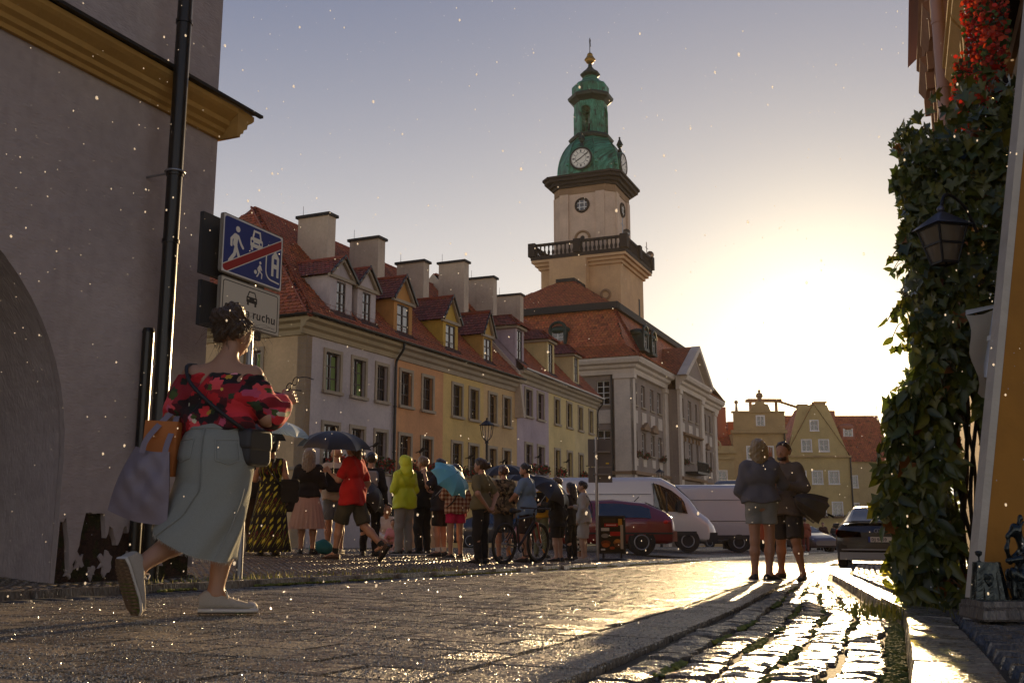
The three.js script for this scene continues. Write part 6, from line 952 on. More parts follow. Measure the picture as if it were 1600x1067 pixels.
// ---------- vehicles: a skin lofted through cross-sections, glass laid over it ----------
// section: [x, bottom, belt, top, half width at sill, at belt, at roof]; x to the front, z to the right
function vehicle(name, label, category, [px, pz], az, o) {
  const v = thing(name, label, category, [px, gh(px, pz) + 0.0, pz], Math.PI / 2 - az * D2R, o.group), S = o.sec;
  const sec = x => { let i = 0; while (i < S.length - 2 && x > S[i + 1][0]) i++; const [a, b] = [S[i], S[i + 1]], t = clamp((x - a[0]) / (b[0] - a[0]), 0, 1); return a.map((q, k) => lerp(q, b[k], t)); };
  const xs = []; for (let x = S[0][0]; x < S[S.length - 1][0] - 0.01; x += o.step || 0.09) xs.push(x); xs.push(...S.map(s => s[0])); xs.sort((a, b) => a - b); const ux = xs.filter((x, i) => !i || x - xs[i - 1] > 0.012);
  const ring = x => { const [, y0, yb, yt, w0, wb, wt] = sec(x), q = (w, y) => [x, y, w], half = [[w0 * 0.8, y0], [w0 * 0.97, y0 + 0.03], [w0, y0 + 0.12], [wb * 1.005, lerp(y0, yb, 0.55)], [wb, lerp(y0, yb, 0.8)], [wb * 0.985, yb], [lerp(wb * 0.97, wt, 0.5), lerp(yb, yt, 0.5)], [wt, lerp(yb, yt, 0.86)], [wt * 0.93, lerp(yb, yt, 0.97)], [wt * 0.6, yt + 0.012]]; return [...half.map(p => q(...p)), ...half.slice().reverse().map(([w, y]) => q(-w, y))]; };
  part('body', ringLoft(ux.map(ring)), o.paint, v);
  const patch = (x0, x1, f0, f1, n, off) => { // glass strip between two curves on the skin
    const pos = [], idx = []; for (let i = 0; i <= n; i++) { const x = lerp(x0, x1, i / n); pos.push(...f0(x), ...f1(x)); } for (let i = 0; i < n; i++) idx.push(2 * i, 2 * i + 2, 2 * i + 1, 2 * i + 1, 2 * i + 2, 2 * i + 3); const g = new THREE.BufferGeometry(); g.setAttribute('position', new THREE.Float32BufferAttribute(pos, 3)); g.setIndex(idx); g.computeVertexNormals(); return clean(g); };
  for (const s of [-1, 1]) for (const [a, b, la = 0, lb = 0] of o.side || []) part('side_window', patch(a, b, x => { const q = sec(x); return [x + la, q[2] + 0.035, s * (q[5] * 0.985 + 0.008)]; }, x => { const q = sec(x), t = 0.82; return [x + lb, lerp(q[2], q[3], t), s * (lerp(q[5] * 0.97, q[6], t) + 0.014)]; }, 8), M.carGlass, v);
  for (const [nm, a, b] of [['windscreen', ...(o.front || [])], ['rear_window', ...(o.rear || [])]]) if (a !== undefined) part(nm, patch(a, b, x => { const q = sec(x); return [x, q[3] + 0.022, -q[6] * 0.86]; }, x => { const q = sec(x); return [x, q[3] + 0.022, q[6] * 0.86]; }, 8), M.carGlass, v);
  for (const x of o.axles) for (const s of [-1, 1]) {
    const r = o.wheel || 0.33, z = s * (sec(x)[4] - 0.09), w = part('wheel', memo('tyre' + r, () => new THREE.LatheGeometry([[r * 0.62, -0.1], [r * 0.9, -0.11], [r * 0.98, -0.08], [r, 0], [r * 0.98, 0.08], [r * 0.9, 0.11], [r * 0.62, 0.1]].map(p => new THREE.Vector2(...p)), 28).rotateX(Math.PI / 2)), M.rubber, v); w.position.set(x, r, z);
    part('rim', memo('rim' + r + (o.spokes || 7), () => { const l = [new THREE.TorusGeometry(r * 0.61, 0.02, 6, 24).translate(0, 0, 0.1), new THREE.TorusGeometry(r * 0.61, 0.02, 6, 24).translate(0, 0, -0.1), new THREE.CylinderGeometry(r * 0.15, r * 0.15, 0.2, 12).rotateX(Math.PI / 2)]; const n = o.spokes || 7; for (let k = 0; k < n; k++) for (const zz of [-0.085, 0.085]) l.push(box(r * 0.1, r * 0.6, 0.02).translate(0, r * 0.33, zz).rotateZ(k / n * 6.283)); return merge(l); }), M.steel, w);
    part('wheel_arch', memo('arch' + r, () => new THREE.CylinderGeometry(r * 1.17, r * 1.17, 0.2, 28).rotateX(Math.PI / 2)), M.soot, v).position.set(x, r * 1.02, s * (sec(x)[4] - 0.1 + 0.012));
  }
  return v;
}
M.carGlass = phys(lin(0.012, 0.013, 0.014), 0.03, { ior: 1.9 });
const paint = (r, g, b) => phys(lin(r, g, b), 0.35, { clearcoat: 1, clearcoatRoughness: 0.05, metalness: 0.1 });
const tail = phys(lin(0.85, 0.03, 0.015), 0.25, { transmission: 0.2, thickness: 0 }), lampGlass = phys(lin(0.6, 0.6, 0.62), 0.08, { clearcoat: 1, metalness: 0.3 }), trimBlack = std(lin(0.015, 0.015, 0.016), 0.55);
const saloon = [[-2.5, 0.48, 0.72, 0.86, 0.72, 0.8, 0.7], [-2.44, 0.28, 0.84, 0.99, 0.88, 0.9, 0.78], [-2.36, 0.25, 0.9, 1.06, 0.92, 0.945, 0.8], [-1.95, 0.24, 0.93, 1.07, 0.93, 0.95, 0.76], [-1.6, 0.24, 0.94, 1.18, 0.93, 0.95, 0.7], [-0.95, 0.24, 0.95, 1.42, 0.93, 0.95, 0.62], [-0.3, 0.24, 0.95, 1.46, 0.93, 0.95, 0.61], [0.35, 0.24, 0.94, 1.42, 0.93, 0.95, 0.62], [1.2, 0.24, 0.92, 1.02, 0.93, 0.94, 0.74], [1.9, 0.25, 0.84, 0.92, 0.92, 0.92, 0.72], [2.3, 0.28, 0.7, 0.8, 0.88, 0.88, 0.68], [2.48, 0.4, 0.6, 0.68, 0.72, 0.75, 0.6]];
{
  const c = vehicle('black_saloon', 'black saloon car parked beside the ivy, seen from behind', 'car', [8.95, -24.6], 20, { sec: saloon, paint: paint(0.012, 0.010, 0.010), axles: [-1.45, 1.5], wheel: 0.35, side: [[-1.5, -0.35, 0.1, 0.35], [-0.3, 0.75, 0, 0.1]], front: [0.45, 1.15], rear: [-1.85, -1.0] });
  c.position.y -= 0.07;
  for (const s of [-1, 1]) { part('tail_light', [slab(poly([[0.4, 0.77], [0.9, 0.76], [0.94, 0.84], [0.92, 0.93], [0.42, 0.88]]), 0.06).rotateY(-Math.PI / 2).scale(1, 1, s).translate(-2.465, 0, 0)], tail, c); part('exhaust', [box(0.08, 0.07, 0.22, -2.47, 0.3, s * 0.55)], M.steel, c); }
  part('bumper_trim', [box(0.02, 0.025, 1.66, -2.52, 0.5, 0), box(0.06, 0.16, 1.75, -2.46, 0.36, 0)], M.steel, c); part('boot_lip', box(0.1, 0.03, 1.5, -2.40, 1.085, 0), paint(0.012, 0.010, 0.010), c);
  const plate = print(520, 114, (x, w, h) => { x.fillStyle = '#d8d0bc'; x.fillRect(0, 0, w, h); x.fillStyle = '#1b3c94'; x.fillRect(0, 0, 44, h); x.fillStyle = '#16130f'; x.font = 'bold 92px sans-serif'; x.fillText('DJ 9459', 62, 91, 400); });
  const pl = part('number_plate', new THREE.PlaneGeometry(0.52, 0.114).rotateY(-Math.PI / 2).translate(-2.515, 0.72, 0.0), std(0xffffff, 0.5, { map: plate }), c); part('plate_frame', box(0.015, 0.14, 0.55, -2.505, 0.72, 0), trimBlack, pl);
  part('four_rings_badge', [0, 1, 2, 3].map(k => new THREE.TorusGeometry(0.038, 0.006, 6, 18).rotateY(Math.PI / 2).translate(-2.505, 0.905, -0.087 + k * 0.058)), M.steel, c);
  part('roof_aerial', [box(0.16, 0.06, 0.04, -1.0, 1.47, 0)], trimBlack, c);
  for (const s of [-1, 1]) part('mirror', ball(0.75, 1.0, s * 1.02, 0.1, 0.7, 0.7, 1), trimBlack, c);
}
const van = H => [[-2.75, 0.45, 1.2, H - 0.12, 0.9, 0.98, 0.84], [-2.7, 0.4, 1.3, H, 0.97, 1.02, 0.9], [0.9, 0.38, 1.3, H, 0.98, 1.03, 0.9], [1.25, 0.38, 1.3, H - 0.03, 0.98, 1.03, 0.88], [1.7, 0.36, 1.28, H - 0.28, 0.98, 1.03, 0.82], [2.2, 0.34, 1.2, 1.75, 0.98, 1.02, 0.8], [2.5, 0.32, 1.12, 1.32, 0.97, 1.0, 0.8], [2.8, 0.3, 0.95, 1.1, 0.95, 0.96, 0.78], [3.0, 0.32, 0.7, 0.85, 0.85, 0.86, 0.7], [3.06, 0.42, 0.6, 0.7, 0.7, 0.72, 0.6]];
{
  const w = vehicle('white_van', 'white panel van with its nose to the right behind the red car', 'van', [4.0, -35.6], 97, { sec: van(2.5), paint: paint(0.62, 0.58, 0.54), axles: [-1.95, 2.1], wheel: 0.34, side: [[1.05, 2.12, 0, -0.12]], front: [1.75, 2.5], spokes: 5, group: 'white vans parked on the square' });
  for (const s of [-1, 1]) { part('headlight', blend([cap([2.55, 0.98, s * 0.84], [2.88, 0.78, s * 0.82], 0.09, 0.07)], { cell: 0.03 }), lampGlass, w); part('mirror', [box(0.14, 0.4, 0.2, 1.85, 1.5, s * 1.13)], trimBlack, w); part('side_seam', [span(0.98, 1.0, 0.5, 2.3, s * 1.035 - 0.004, s * 1.035 + 0.004), span(-2.6, 2.4, 0.52, 0.66, s * 1.0 - 0.03, s * 1.0 + 0.03), span(-2.6, 0.9, 1.9, 1.915, s * 0.985 - 0.004, s * 0.985 + 0.006)], trimBlack, w); part('door_pillar', box(0.05, 0.75, 0.02, 1.42, 1.62, s * 1.0, s * -0.16), trimBlack, w); }
  part('bumper', [span(2.72, 3.1, 0.3, 0.62, -0.94, 0.94)], trimBlack, w); part('grille', [box(0.04, 0.22, 1.1, 3.0, 0.78, 0, 0, 0, 0.3)], trimBlack, w); part('wiper', cyl([2.35, 1.52, 0.3], [2.05, 1.95, -0.1], 0.012), trimBlack, w);
  const q = vehicle('white_van', 'grey-white panel van parked further back, its square tail to the right', 'van', [6.9, -40.2], -84, { sec: van(2.55).map(s => { const r = s.slice(); return r; }), paint: paint(0.5, 0.47, 0.46), axles: [-1.95, 2.1], wheel: 0.34, side: [[1.05, 2.12, 0, -0.12]], front: [1.75, 2.5], spokes: 5, group: 'white vans parked on the square' });
  for (const s of [-1, 1]) part('side_seam', [span(-2.6, 1, 1.95, 1.965, s * 0.985 - 0.004, s * 0.985 + 0.006), span(-2.6, 1.6, 1.14, 1.16, s * 1.035 - 0.004, s * 1.035 + 0.004), span(-2.6, 2.4, 0.46, 0.62, s * 1.0 - 0.03, s * 1.0 + 0.03)], trimBlack, q); part('rear_light', [-1, 1].map(s => box(0.03, 0.5, 0.1, -2.74, 1.2, s * 0.93)), tail, q);
  const hatch = [[-2.25, 0.42, 0.72, 0.84, 0.7, 0.76, 0.66], [-2.2, 0.3, 0.82, 0.98, 0.84, 0.87, 0.74], [-2.05, 0.27, 0.9, 1.12, 0.87, 0.89, 0.68], [-1.5, 0.26, 0.94, 1.38, 0.88, 0.9, 0.6], [-0.6, 0.26, 0.95, 1.47, 0.88, 0.9, 0.6], [0.2, 0.26, 0.94, 1.44, 0.88, 0.9, 0.6], [1.05, 0.26, 0.93, 1.06, 0.88, 0.9, 0.72], [1.7, 0.26, 0.86, 0.94, 0.87, 0.88, 0.7], [2.1, 0.28, 0.7, 0.8, 0.84, 0.84, 0.66], [2.22, 0.4, 0.6, 0.66, 0.7, 0.72, 0.6]];
  const red = vehicle('red_estate', 'dark red estate car behind the menu board, tail to the right', 'car', [2.25, -28.6], -86, { sec: hatch, paint: paint(0.20, 0.012, 0.012), axles: [-1.35, 1.35], wheel: 0.32, side: [[-1.72, -1.05, 0.1, 0.12], [-0.98, -0.1], [-0.03, 0.62, 0, 0.1]], front: [0.3, 1.0], rear: [-2.0, -1.5], spokes: 9 });
  for (const s of [-1, 1]) { part('tail_light', blend([cap([-2.16, 0.86, s * 0.76], [-2.0, 0.86, s * 0.86], 0.06)], { cell: 0.02 }), tail, red); part('bumper_strip', [box(4.2, 0.05, 0.02, -0.1, 0.56, s * 0.905)], trimBlack, red); } part('rear_bumper', span(-2.32, -2.16, 0.34, 0.62, -0.8, 0.8), paint(0.3, 0.1, 0.08), red); part('aerial', cyl([-1.2, 1.42, 0], [-1.35, 1.56, 0], 0.012), trimBlack, red);
  const mk = (label, x, z, az, pc) => { const k = vehicle('parked_car', label, 'car', [x, z], az, { sec: hatch, paint: pc, axles: [-1.35, 1.35], wheel: 0.31, side: [[-1.72, -1.05, 0.1, 0.12], [-0.98, -0.1], [-0.03, 0.62, 0, 0.1]], front: [0.3, 1.0], rear: [-2.0, -1.5], step: 0.2, group: 'cars parked at the far side of the square' }); for (const s of [-1, 1]) { part('tail_light', box(0.06, 0.16, 0.26, -2.17, 0.86, s * 0.7), tail, k); part('headlight', box(0.1, 0.14, 0.3, 2.05, 0.68, s * 0.66, 0, 0, 0.4), lampGlass, k); } };
  mk('silver car facing the camera in front of the far yellow house', 19.2, -66, 200, paint(0.42, 0.42, 0.43)); mk('blue-white car beside the silver one at the far house', 22.6, -69, 25, paint(0.45, 0.5, 0.58)); mk('dark car just behind the couple', 16.6, -58, 160, paint(0.1, 0.06, 0.05)); mk('black car further left behind the couple at the far side', 15, -70, 100, paint(0.03, 0.03, 0.03));
  // the old red and cream tram
  const t = thing('old_tram', 'old tram with cream window band and orange-red lower panels behind the couple', 'tram', [10.9, gh(10.9, -47), -47], -0.55);
  part('lower_body', span(-1.05, 1.75, 0.55, 1.55, -1.05, 1.05), paint(0.55, 0.09, 0.02), t); part('upper_body', [span(-1.05, 1.75, 2.75, 2.95, -1.05, 1.05), ...[-1.0, 0, 1.0, 1.65].flatMap(x => [span(x - 0.06, x + 0.1, 1.55, 2.75, 0.93, 1.05), span(x - 0.06, x + 0.1, 1.55, 2.75, -1.05, -0.93)]), span(-1.05, -0.95, 1.55, 2.75, -1.05, -0.6), span(-1.05, -0.95, 1.55, 2.75, 0.6, 1.05), span(-1.05, -0.95, 1.55, 2.75, -0.08, 0.08)], std(lin(0.62, 0.52, 0.33), 0.5), t);
  part('window_glass', [span(-0.9, 1.7, 1.56, 2.74, 0.98, 0.995), span(-1.01, -1.0, 1.56, 2.74, -0.9, 0.9)], M.carGlass, t); part('roof', [new THREE.CylinderGeometry(1.12, 1.12, 2.95, 24).rotateZ(Math.PI / 2).scale(1, 0.32, 1).translate(0.35, 2.92, 0)], std(lin(0.12, 0.13, 0.15), 0.6), t); part('undercarriage', span(-0.9, 1.6, 0.12, 0.55, -0.8, 0.8), trimBlack, t); for (const x of [-0.4, 1.1]) part('wheel', new THREE.CylinderGeometry(0.33, 0.33, 1.6, 18).rotateX(Math.PI / 2).translate(x, 0.33, 0), M.iron, t); part('headlight', new THREE.CylinderGeometry(0.13, 0.13, 0.08, 16).rotateZ(Math.PI / 2).translate(-1.08, 1.1, 0), lampGlass, t);
}
// ---------- bicycle ----------
function bicycle(label, p, ry, lean = 0) {
  const b = thing('bicycle', label, 'bicycle', p, ry); b.rotation.set(lean, ry, 0, 'YXZ');
  const fr = std(lin(0.03, 0.03, 0.032), 0.4, { metalness: 0.4 });
  for (const x of [-0.53, 0.53]) { const w = part('wheel', new THREE.TorusGeometry(0.335, 0.027, 8, 40), M.rubber, b); w.position.set(x, 0.362, 0); part('rim', new THREE.TorusGeometry(0.303, 0.012, 6, 36), M.iron, w); part('hub', cyl([0, 0, -0.05], [0, 0, 0.05], 0.022, 0.022, 10), M.steel, w); part('brake_disc', new THREE.TorusGeometry(0.075, 0.012, 4, 20).translate(0, 0, 0.03), M.steel, w); const sp = part('spokes', Array.from({ length: 20 }, (_, k) => cyl([0.02 * Math.cos(k * 0.628), 0.02 * Math.sin(k * 0.628), (k % 2) * 0.06 - 0.03], [0.3 * Math.cos(k * 0.314), 0.3 * Math.sin(k * 0.314), 0], 0.0016, 0.0016, 3)), M.steel, w); sp.userData.kind = 'stuff'; part('reflector', box(0.03, 0.09, 0.012, 0.15, -0.15, 0.02, 0, 0, 0.8), std(lin(0.7, 0.25, 0.02), 0.3), w); }
  part('frame', [cyl([-0.08, 0.3, 0], [-0.2, 0.82, 0], 0.018), cyl([-0.17, 0.78, 0], [0.36, 0.84, 0], 0.019), cyl([-0.08, 0.3, 0], [0.38, 0.76, 0], 0.024), cyl([-0.53, 0.362, 0.04], [-0.18, 0.74, 0.012], 0.011), cyl([-0.53, 0.362, -0.04], [-0.18, 0.74, -0.012], 0.011), cyl([-0.53, 0.362, 0.04], [-0.08, 0.3, 0.02], 0.012), cyl([-0.53, 0.362, -0.04], [-0.08, 0.3, -0.02], 0.012), cyl([0.355, 0.9, 0], [0.395, 0.7, 0], 0.024)], fr, b);
  part('fork', [cyl([0.395, 0.71, 0.05], [0.53, 0.362, 0.055], 0.018), cyl([0.395, 0.71, -0.05], [0.53, 0.362, -0.055], 0.018), cyl([0.395, 0.72, -0.06], [0.395, 0.72, 0.06], 0.02)], std(lin(0.3, 0.05, 0.03), 0.4), b);
  part('handlebar', [cyl([0.35, 0.92, 0], [0.4, 0.98, 0], 0.015), cyl([0.4, 0.98, -0.33], [0.4, 0.98, 0.33], 0.013), ...[-1, 1].map(s => cyl([0.4, 0.98, s * 0.33], [0.38, 0.98, s * 0.22], 0.018))], fr, b);
  part('saddle', blend([cap([-0.3, 0.93, 0], [-0.08, 0.93, 0], 0.05, 0.022), cap([-0.3, 0.93, -0.05], [-0.3, 0.93, 0.05], 0.035)], { cell: 0.012 }), M.rubber, b); part('seat_post', cyl([-0.2, 0.8, 0], [-0.225, 0.92, 0], 0.014), M.steel, b);
  part('crank', [new THREE.TorusGeometry(0.085, 0.01, 5, 24).translate(-0.08, 0.3, 0.05), cyl([-0.08, 0.3, 0.06], [-0.02, 0.15, 0.07], 0.012), cyl([-0.08, 0.3, -0.06], [-0.14, 0.45, -0.07], 0.012)], M.iron, b); for (const [x, y, z] of [[-0.02, 0.15, 0.12], [-0.14, 0.45, -0.12]]) part('pedal', box(0.09, 0.02, 0.08, x, y, z), M.rubber, b);
}
bicycle('black mountain bike standing beside the man in the blue t-shirt', [0.16, gh(0.16, -18.2) + 0.045, -18.2], 0.95, 0.05);
bicycle('bicycle carried on a car roof before the tan house', [-0.2, 1.28, -41], 0.1);
{ const c = vehicle('car_with_rack', 'dark car with a bicycle on its roof rack, hidden behind the crowd', 'car', [-0.2, -41.2], 90, { sec: saloon, paint: paint(0.03, 0.03, 0.035), axles: [-1.45, 1.5], side: [[-1.5, -0.35, 0.1, 0.35], [-0.3, 0.75, 0, 0.1]], front: [0.45, 1.15], rear: [-1.85, -1.0], step: 0.2 }); part('roof_rack', [-0.6, 0.3].map(x => cyl([x, 1.52, -0.6], [x, 1.52, 0.6], 0.02)), M.iron, c); scene.children.filter(k => k.name === 'bicycle_001').forEach(k => { k.position.set(-0.2, c.position.y + 1.5, -41.2); }); }
// ---------- lamps, sign backs, menu board ----------
function lampPost(label, x, z, h) {
  const l = thing('street_lamp', label, 'street lamp', [x, gh(x, z), z], 0.3, 'old-style street lamps');
  part('post', [cyl([0, 0, 0], [0, 0.9, 0], 0.09, 0.07, 12), cyl([0, 0.9, 0], [0, h - 0.75, 0], 0.05, 0.04, 12)], M.iron, l); part('post_ring', [cyl([0, 0.88, 0], [0, 0.96, 0], 0.1, 0.1, 12), cyl([0, h - 0.82, 0], [0, h - 0.74, 0], 0.075, 0.055, 12)], M.iron, l);
  part('lantern_frame', [0, 1, 2, 3, 4, 5].map(k => { const a = k / 6 * 6.283; return tube([[0.05 * Math.sin(a), h - 0.74, 0.05 * Math.cos(a)], [0.16 * Math.sin(a), h - 0.6, 0.16 * Math.cos(a)], [0.2 * Math.sin(a), h - 0.42, 0.2 * Math.cos(a)], [0.23 * Math.sin(a), h - 0.2, 0.23 * Math.cos(a)]], 0.013, 5, 10); }), M.iron, l);
  part('lantern_glass', new THREE.CylinderGeometry(0.215, 0.09, 0.5, 6, 1, true).translate(0, h - 0.46, 0), phys(0xffffff, 0.1, { transmission: 1, thickness: 0 }), l);
  part('lantern_roof', [new THREE.ConeGeometry(0.29, 0.2, 6).translate(0, h - 0.1, 0), ball(0, h + 0.02, 0, 0.035)], M.iron, l);
}
lampPost('tall lantern street lamp in front of the yellow and tan houses', -0.86, -34, 4.35);
lampPost('small lantern street lamp in front of the town hall', 9.0, -61, 4.7);
{
  const s = thing('sign_back', 'grey backs of two road signs on a post beside the menu board', 'road sign', [1.83, gh(1.83, -21.7), -21.7], 0.15);
  part('post', cyl([0, 0, 0], [0, 2.68, 0], 0.034, 0.034, 12), M.steel, s); for (const [y0, y1, x0, x1] of [[2.05, 2.64, -0.17, 0.36], [1.7, 2.02, -0.17, 0.36]]) { const p = part('sign_panel', slab(poly([[x0, y0], [x1, y0], [x1, y1], [x0, y1]]), 0.018, -0.06), std(lin(0.15, 0.14, 0.135), 0.55, { metalness: 0.3 }), s); part('clamp', span(-0.06, 0.3, (y0 + y1) / 2, (y0 + y1) / 2 + 0.03, -0.04, 0.04), M.steel, p); }
  part('sticker', span(0.22, 0.29, 2.1, 2.13, -0.041, -0.039), std(lin(0.7, 0.5, 0.03), 0.5), s);
  const m = thing('menu_board', 'black pavement menu board with food pictures and red bars', 'menu board', [2.16, gh(2.16, -21.9), -21.9], 0.2);
  const art = print(360, 560, (x, w, h) => { x.fillStyle = '#16110e'; x.fillRect(0, 0, w, h); x.fillStyle = '#3a3026'; x.fillRect(40, 14, 200, 70); x.fillStyle = '#b41a1c'; x.fillRect(60, 96, 215, 52); x.fillRect(150, 232, 160, 70); x.fillStyle = '#c9bfae'; x.fillRect(10, 168, 128, 52); x.fillStyle = '#c98a2c'; x.fillRect(278, 20, 62, 110); for (const [a, b, r, c] of [[70, 300, 60, '#8c8378'], [80, 420, 76, '#7a3414'], [270, 410, 72, '#9a5a22'], [80, 455, 60, '#b4551e'], [270, 455, 60, '#5a2a12'], [265, 385, 50, '#c07c34'], [180, 500, 40, '#a03a18']]) { x.fillStyle = c; x.beginPath(); x.ellipse(a, b, r, r * 0.6, 0, 0, 7); x.fill(); } x.fillStyle = '#b8a78c'; x.fillRect(310, 120, 45, 400); x.fillStyle = '#ded6c8'; x.fillRect(0, 510, 70, 30); x.fillStyle = '#e6d8c8'; for (let k = 0; k < 8; k++) x.fillRect(90 + k * 20, 116, 14, 14); });
  part('frame', [span(-0.3, -0.26, 0.2, 1.0, -0.03, 0.03), span(0.26, 0.3, 0.2, 1.0, -0.03, 0.03), span(-0.26, 0.26, 0.96, 1.0, -0.03, 0.03), span(-0.26, 0.26, 0.2, 0.24, -0.03, 0.03)], trimBlack, m); part('poster', box(0.52, 0.72, 0.02, 0, 0.6, 0), std(0xffffff, 0.3, { map: (() => { art.repeat.set(1 / 0.52, 1 / 0.72); art.offset.set(0, 0); return art; })() }), m); { const u = m.children[1].geometry.attributes.uv; const pz = m.children[1].geometry.attributes.position; for (let i = 0; i < u.count; i++) u.setXY(i, pz.getX(i) + 0.26, pz.getY(i) - 0.24); }
  for (const x of [-0.2, 0.2]) part('leg', span(x - 0.02, x + 0.02, 0.06, 0.2, -0.02, 0.02), trimBlack, m); part('foot', ringLoft([oval(0, 0.0, 0, 0.44, 0.26, 24), oval(0, 0.06, 0, 0.42, 0.24, 24), oval(0, 0.1, 0, 0.3, 0.13, 24)]), trimBlack, m);
}
// ---------- the people ----------
const C = (r, g, b, o) => cloth(r, g, b, o), blackC = C(0.014, 0.013, 0.014), navyC = C(0.02, 0.022, 0.035), denim = std(lin(0.20, 0.24, 0.27), 0.9, { map: T.weave, bumpMap: T.crease, bumpScale: 0.014 }), greyC = C(0.30, 0.28, 0.26);
const pat = (w, h, m, draw) => { const t = print(w, h, draw); t.wrapS = t.wrapT = THREE.RepeatWrapping; t.repeat.set(1 / m[0], 1 / m[1]); return t; };
const dressMat = std(0xffffff, 0.85, { bumpMap: T.crease, bumpScale: 0.015, map: pat(256, 512, [0.24, 0.5], (x, w, h) => { x.fillStyle = '#15100c'; x.fillRect(0, 0, w, h); for (let i = 0; i < 14; i++) { x.fillStyle = ['#8a8a1e', '#6d2018', '#2f3a16', '#a6a02a'][i % 4]; x.fillRect(i * 18 + 3, (i * 53) % 200, 8, 190); } x.fillStyle = '#b9b038'; for (const [a, b] of [[64, 330], [192, 330], [128, 440], [0, 440], [256, 440], [64, 90], [192, 120]]) { x.beginPath(); x.moveTo(a, b - 55); x.lineTo(a + 24, b); x.lineTo(a, b + 55); x.lineTo(a - 24, b); x.fill(); } x.fillStyle = '#5e1a16'; for (const [a, b] of [[128, 330], [0, 250], [256, 250], [128, 200]]) { x.beginPath(); x.moveTo(a, b - 30); x.lineTo(a + 14, b); x.lineTo(a, b + 30); x.lineTo(a - 14, b); x.fill(); } }) });
const plaidMat = std(0xffffff, 0.9, { bumpMap: T.crease, bumpScale: 0.012, map: pat(256, 256, [0.16, 0.16], (x, w) => { x.fillStyle = '#b08a6e'; x.fillRect(0, 0, w, w); x.globalAlpha = 0.55; for (const [p, q, c] of [[0, 46, '#5a2018'], [90, 14, '#ead8c0'], [128, 46, '#6d2a1e'], [210, 14, '#ead8c0']]) { x.fillStyle = c; x.fillRect(p, 0, q, w); x.fillRect(0, p, w, q); } }) });
const camoMat = std(0xffffff, 0.9, { bumpMap: T.crease, bumpScale: 0.012, map: pat(256, 256, [0.45, 0.45], (x, w) => { x.fillStyle = '#6b5a42'; x.fillRect(0, 0, w, w); seed = 991; for (let k = 0; k < 70; k++) { x.fillStyle = ['#2b241c', '#8b7656', '#4c4430', '#1c1814'][k % 4]; const a = rnd() * w, b = rnd() * w, r = 10 + rnd() * 20; for (const dx of [-w, 0, w]) for (const dy of [-w, 0, w]) { x.beginPath(); x.ellipse(a + dx, b + dy, r, r * 0.55, rnd() * 3, 0, 7); x.fill(); } } }) });
const dotMat = phys(0xffffff, 0.6, { transmission: 0.35, thickness: 0, map: pat(256, 256, [0.16, 0.16], (x, w) => { x.fillStyle = '#bcd3de'; x.fillRect(0, 0, w, w); x.fillStyle = '#51809a'; for (let i = 0; i < 8; i++) for (let j = 0; j < 8; j++) { x.beginPath(); x.arc(i * 32 + (j % 2) * 16, j * 32 + 8, 7, 0, 7); x.fill(); } }) });
const brolly = (r, g, b) => phys(lin(r, g, b), 0.55, { transmission: 0.12, thickness: 0 }), brollyBlack = brolly(0.02, 0.02, 0.024);
const X = (p, d) => [(p - 800) / 1578 * d, -d], GC = 'onlookers standing in the crowd on the square';
const white = [shoeWhite, soleWhite], black = [shoeBlack, soleDark], vans = [shoeBlack, soleWhite], brown = [shoeBrown, soleDark];
const folded = { elL: [0.25, 1.15, 0.02], elR: [-0.25, 1.15, 0.02], wrL: [0.06, 1.12, 0.2], wrR: [-0.06, 1.14, 0.19] }, phoneUp = { elR: [-0.27, 1.2, 0.12], wrR: [-0.16, 1.44, 0.26] }, held = { elL: [0.25, 1.16, 0.06], wrL: [0.16, 1.2, 0.28] };
person('woman in a long black and yellow patterned dress with dark hair up', X(421, 15.2), -8, { h: 1.7, hair: 'top', hairMat: HAIR.dark, skin: 2, group: GC, pose: { ...held }, top: { name: 'bodice', mat: dressMat, sleeve: 0, hem: 1.02, loose: 0.012 }, skirt: { name: 'dress_skirt', mat: dressMat, top: 1.1, hem: 0.06, w: 0.34, n: 10, pleat: 0.07 }, shoes: brown, strap: [[0.12, 1.45, -0.08], [0.02, 1.3, -0.15], [-0.16, 1.08, -0.14], [-0.24, 0.98, -0.05]], bag: [[-0.3, 0.98, -0.06], 0.07, 0.28, blackC] });
person('onlooker in a pale blue shirt half hidden behind the patterned dress', X(405, 16.6), -15, { h: 1.72, hair: 'short', hairMat: HAIR.dark, group: GC, pose: folded, top: { mat: C(0.36, 0.45, 0.5), sleeve: 0.8, hem: 0.7 }, legs: { mat: C(0.3, 0.4, 0.48) }, shoes: white });
person('onlooker in dark clothes and pale shoes at the left end of the crowd', X(382, 15.7), -30, { h: 1.7, hair: 'short', hairMat: HAIR.dark, group: GC, pose: held, top: { mat: blackC, sleeve: 2, hem: 0.86 }, legs: { mat: C(0.035, 0.022, 0.018) }, shoes: white });
person('woman with long fair hair, black jacket and pale pink pleated skirt', X(480, 16.4), -6, { h: 1.68, hair: 'long', hairMat: HAIR.ash, group: GC, pose: { ...folded, ankL: [0.09, 0.09, -0.03], kneeL: [0.09, 0.5, 0.01] }, top: { name: 'jacket', mat: blackC, sleeve: 2, hem: 0.94, loose: 0.03 }, skirt: { mat: C(0.52, 0.33, 0.25), top: 1.02, hem: 0.42, w: 0.31, n: 22, pleat: 0.06 }, shoes: black, bag: [[0.3, 0.86, 0], 0.07, 0.24, blackC] });
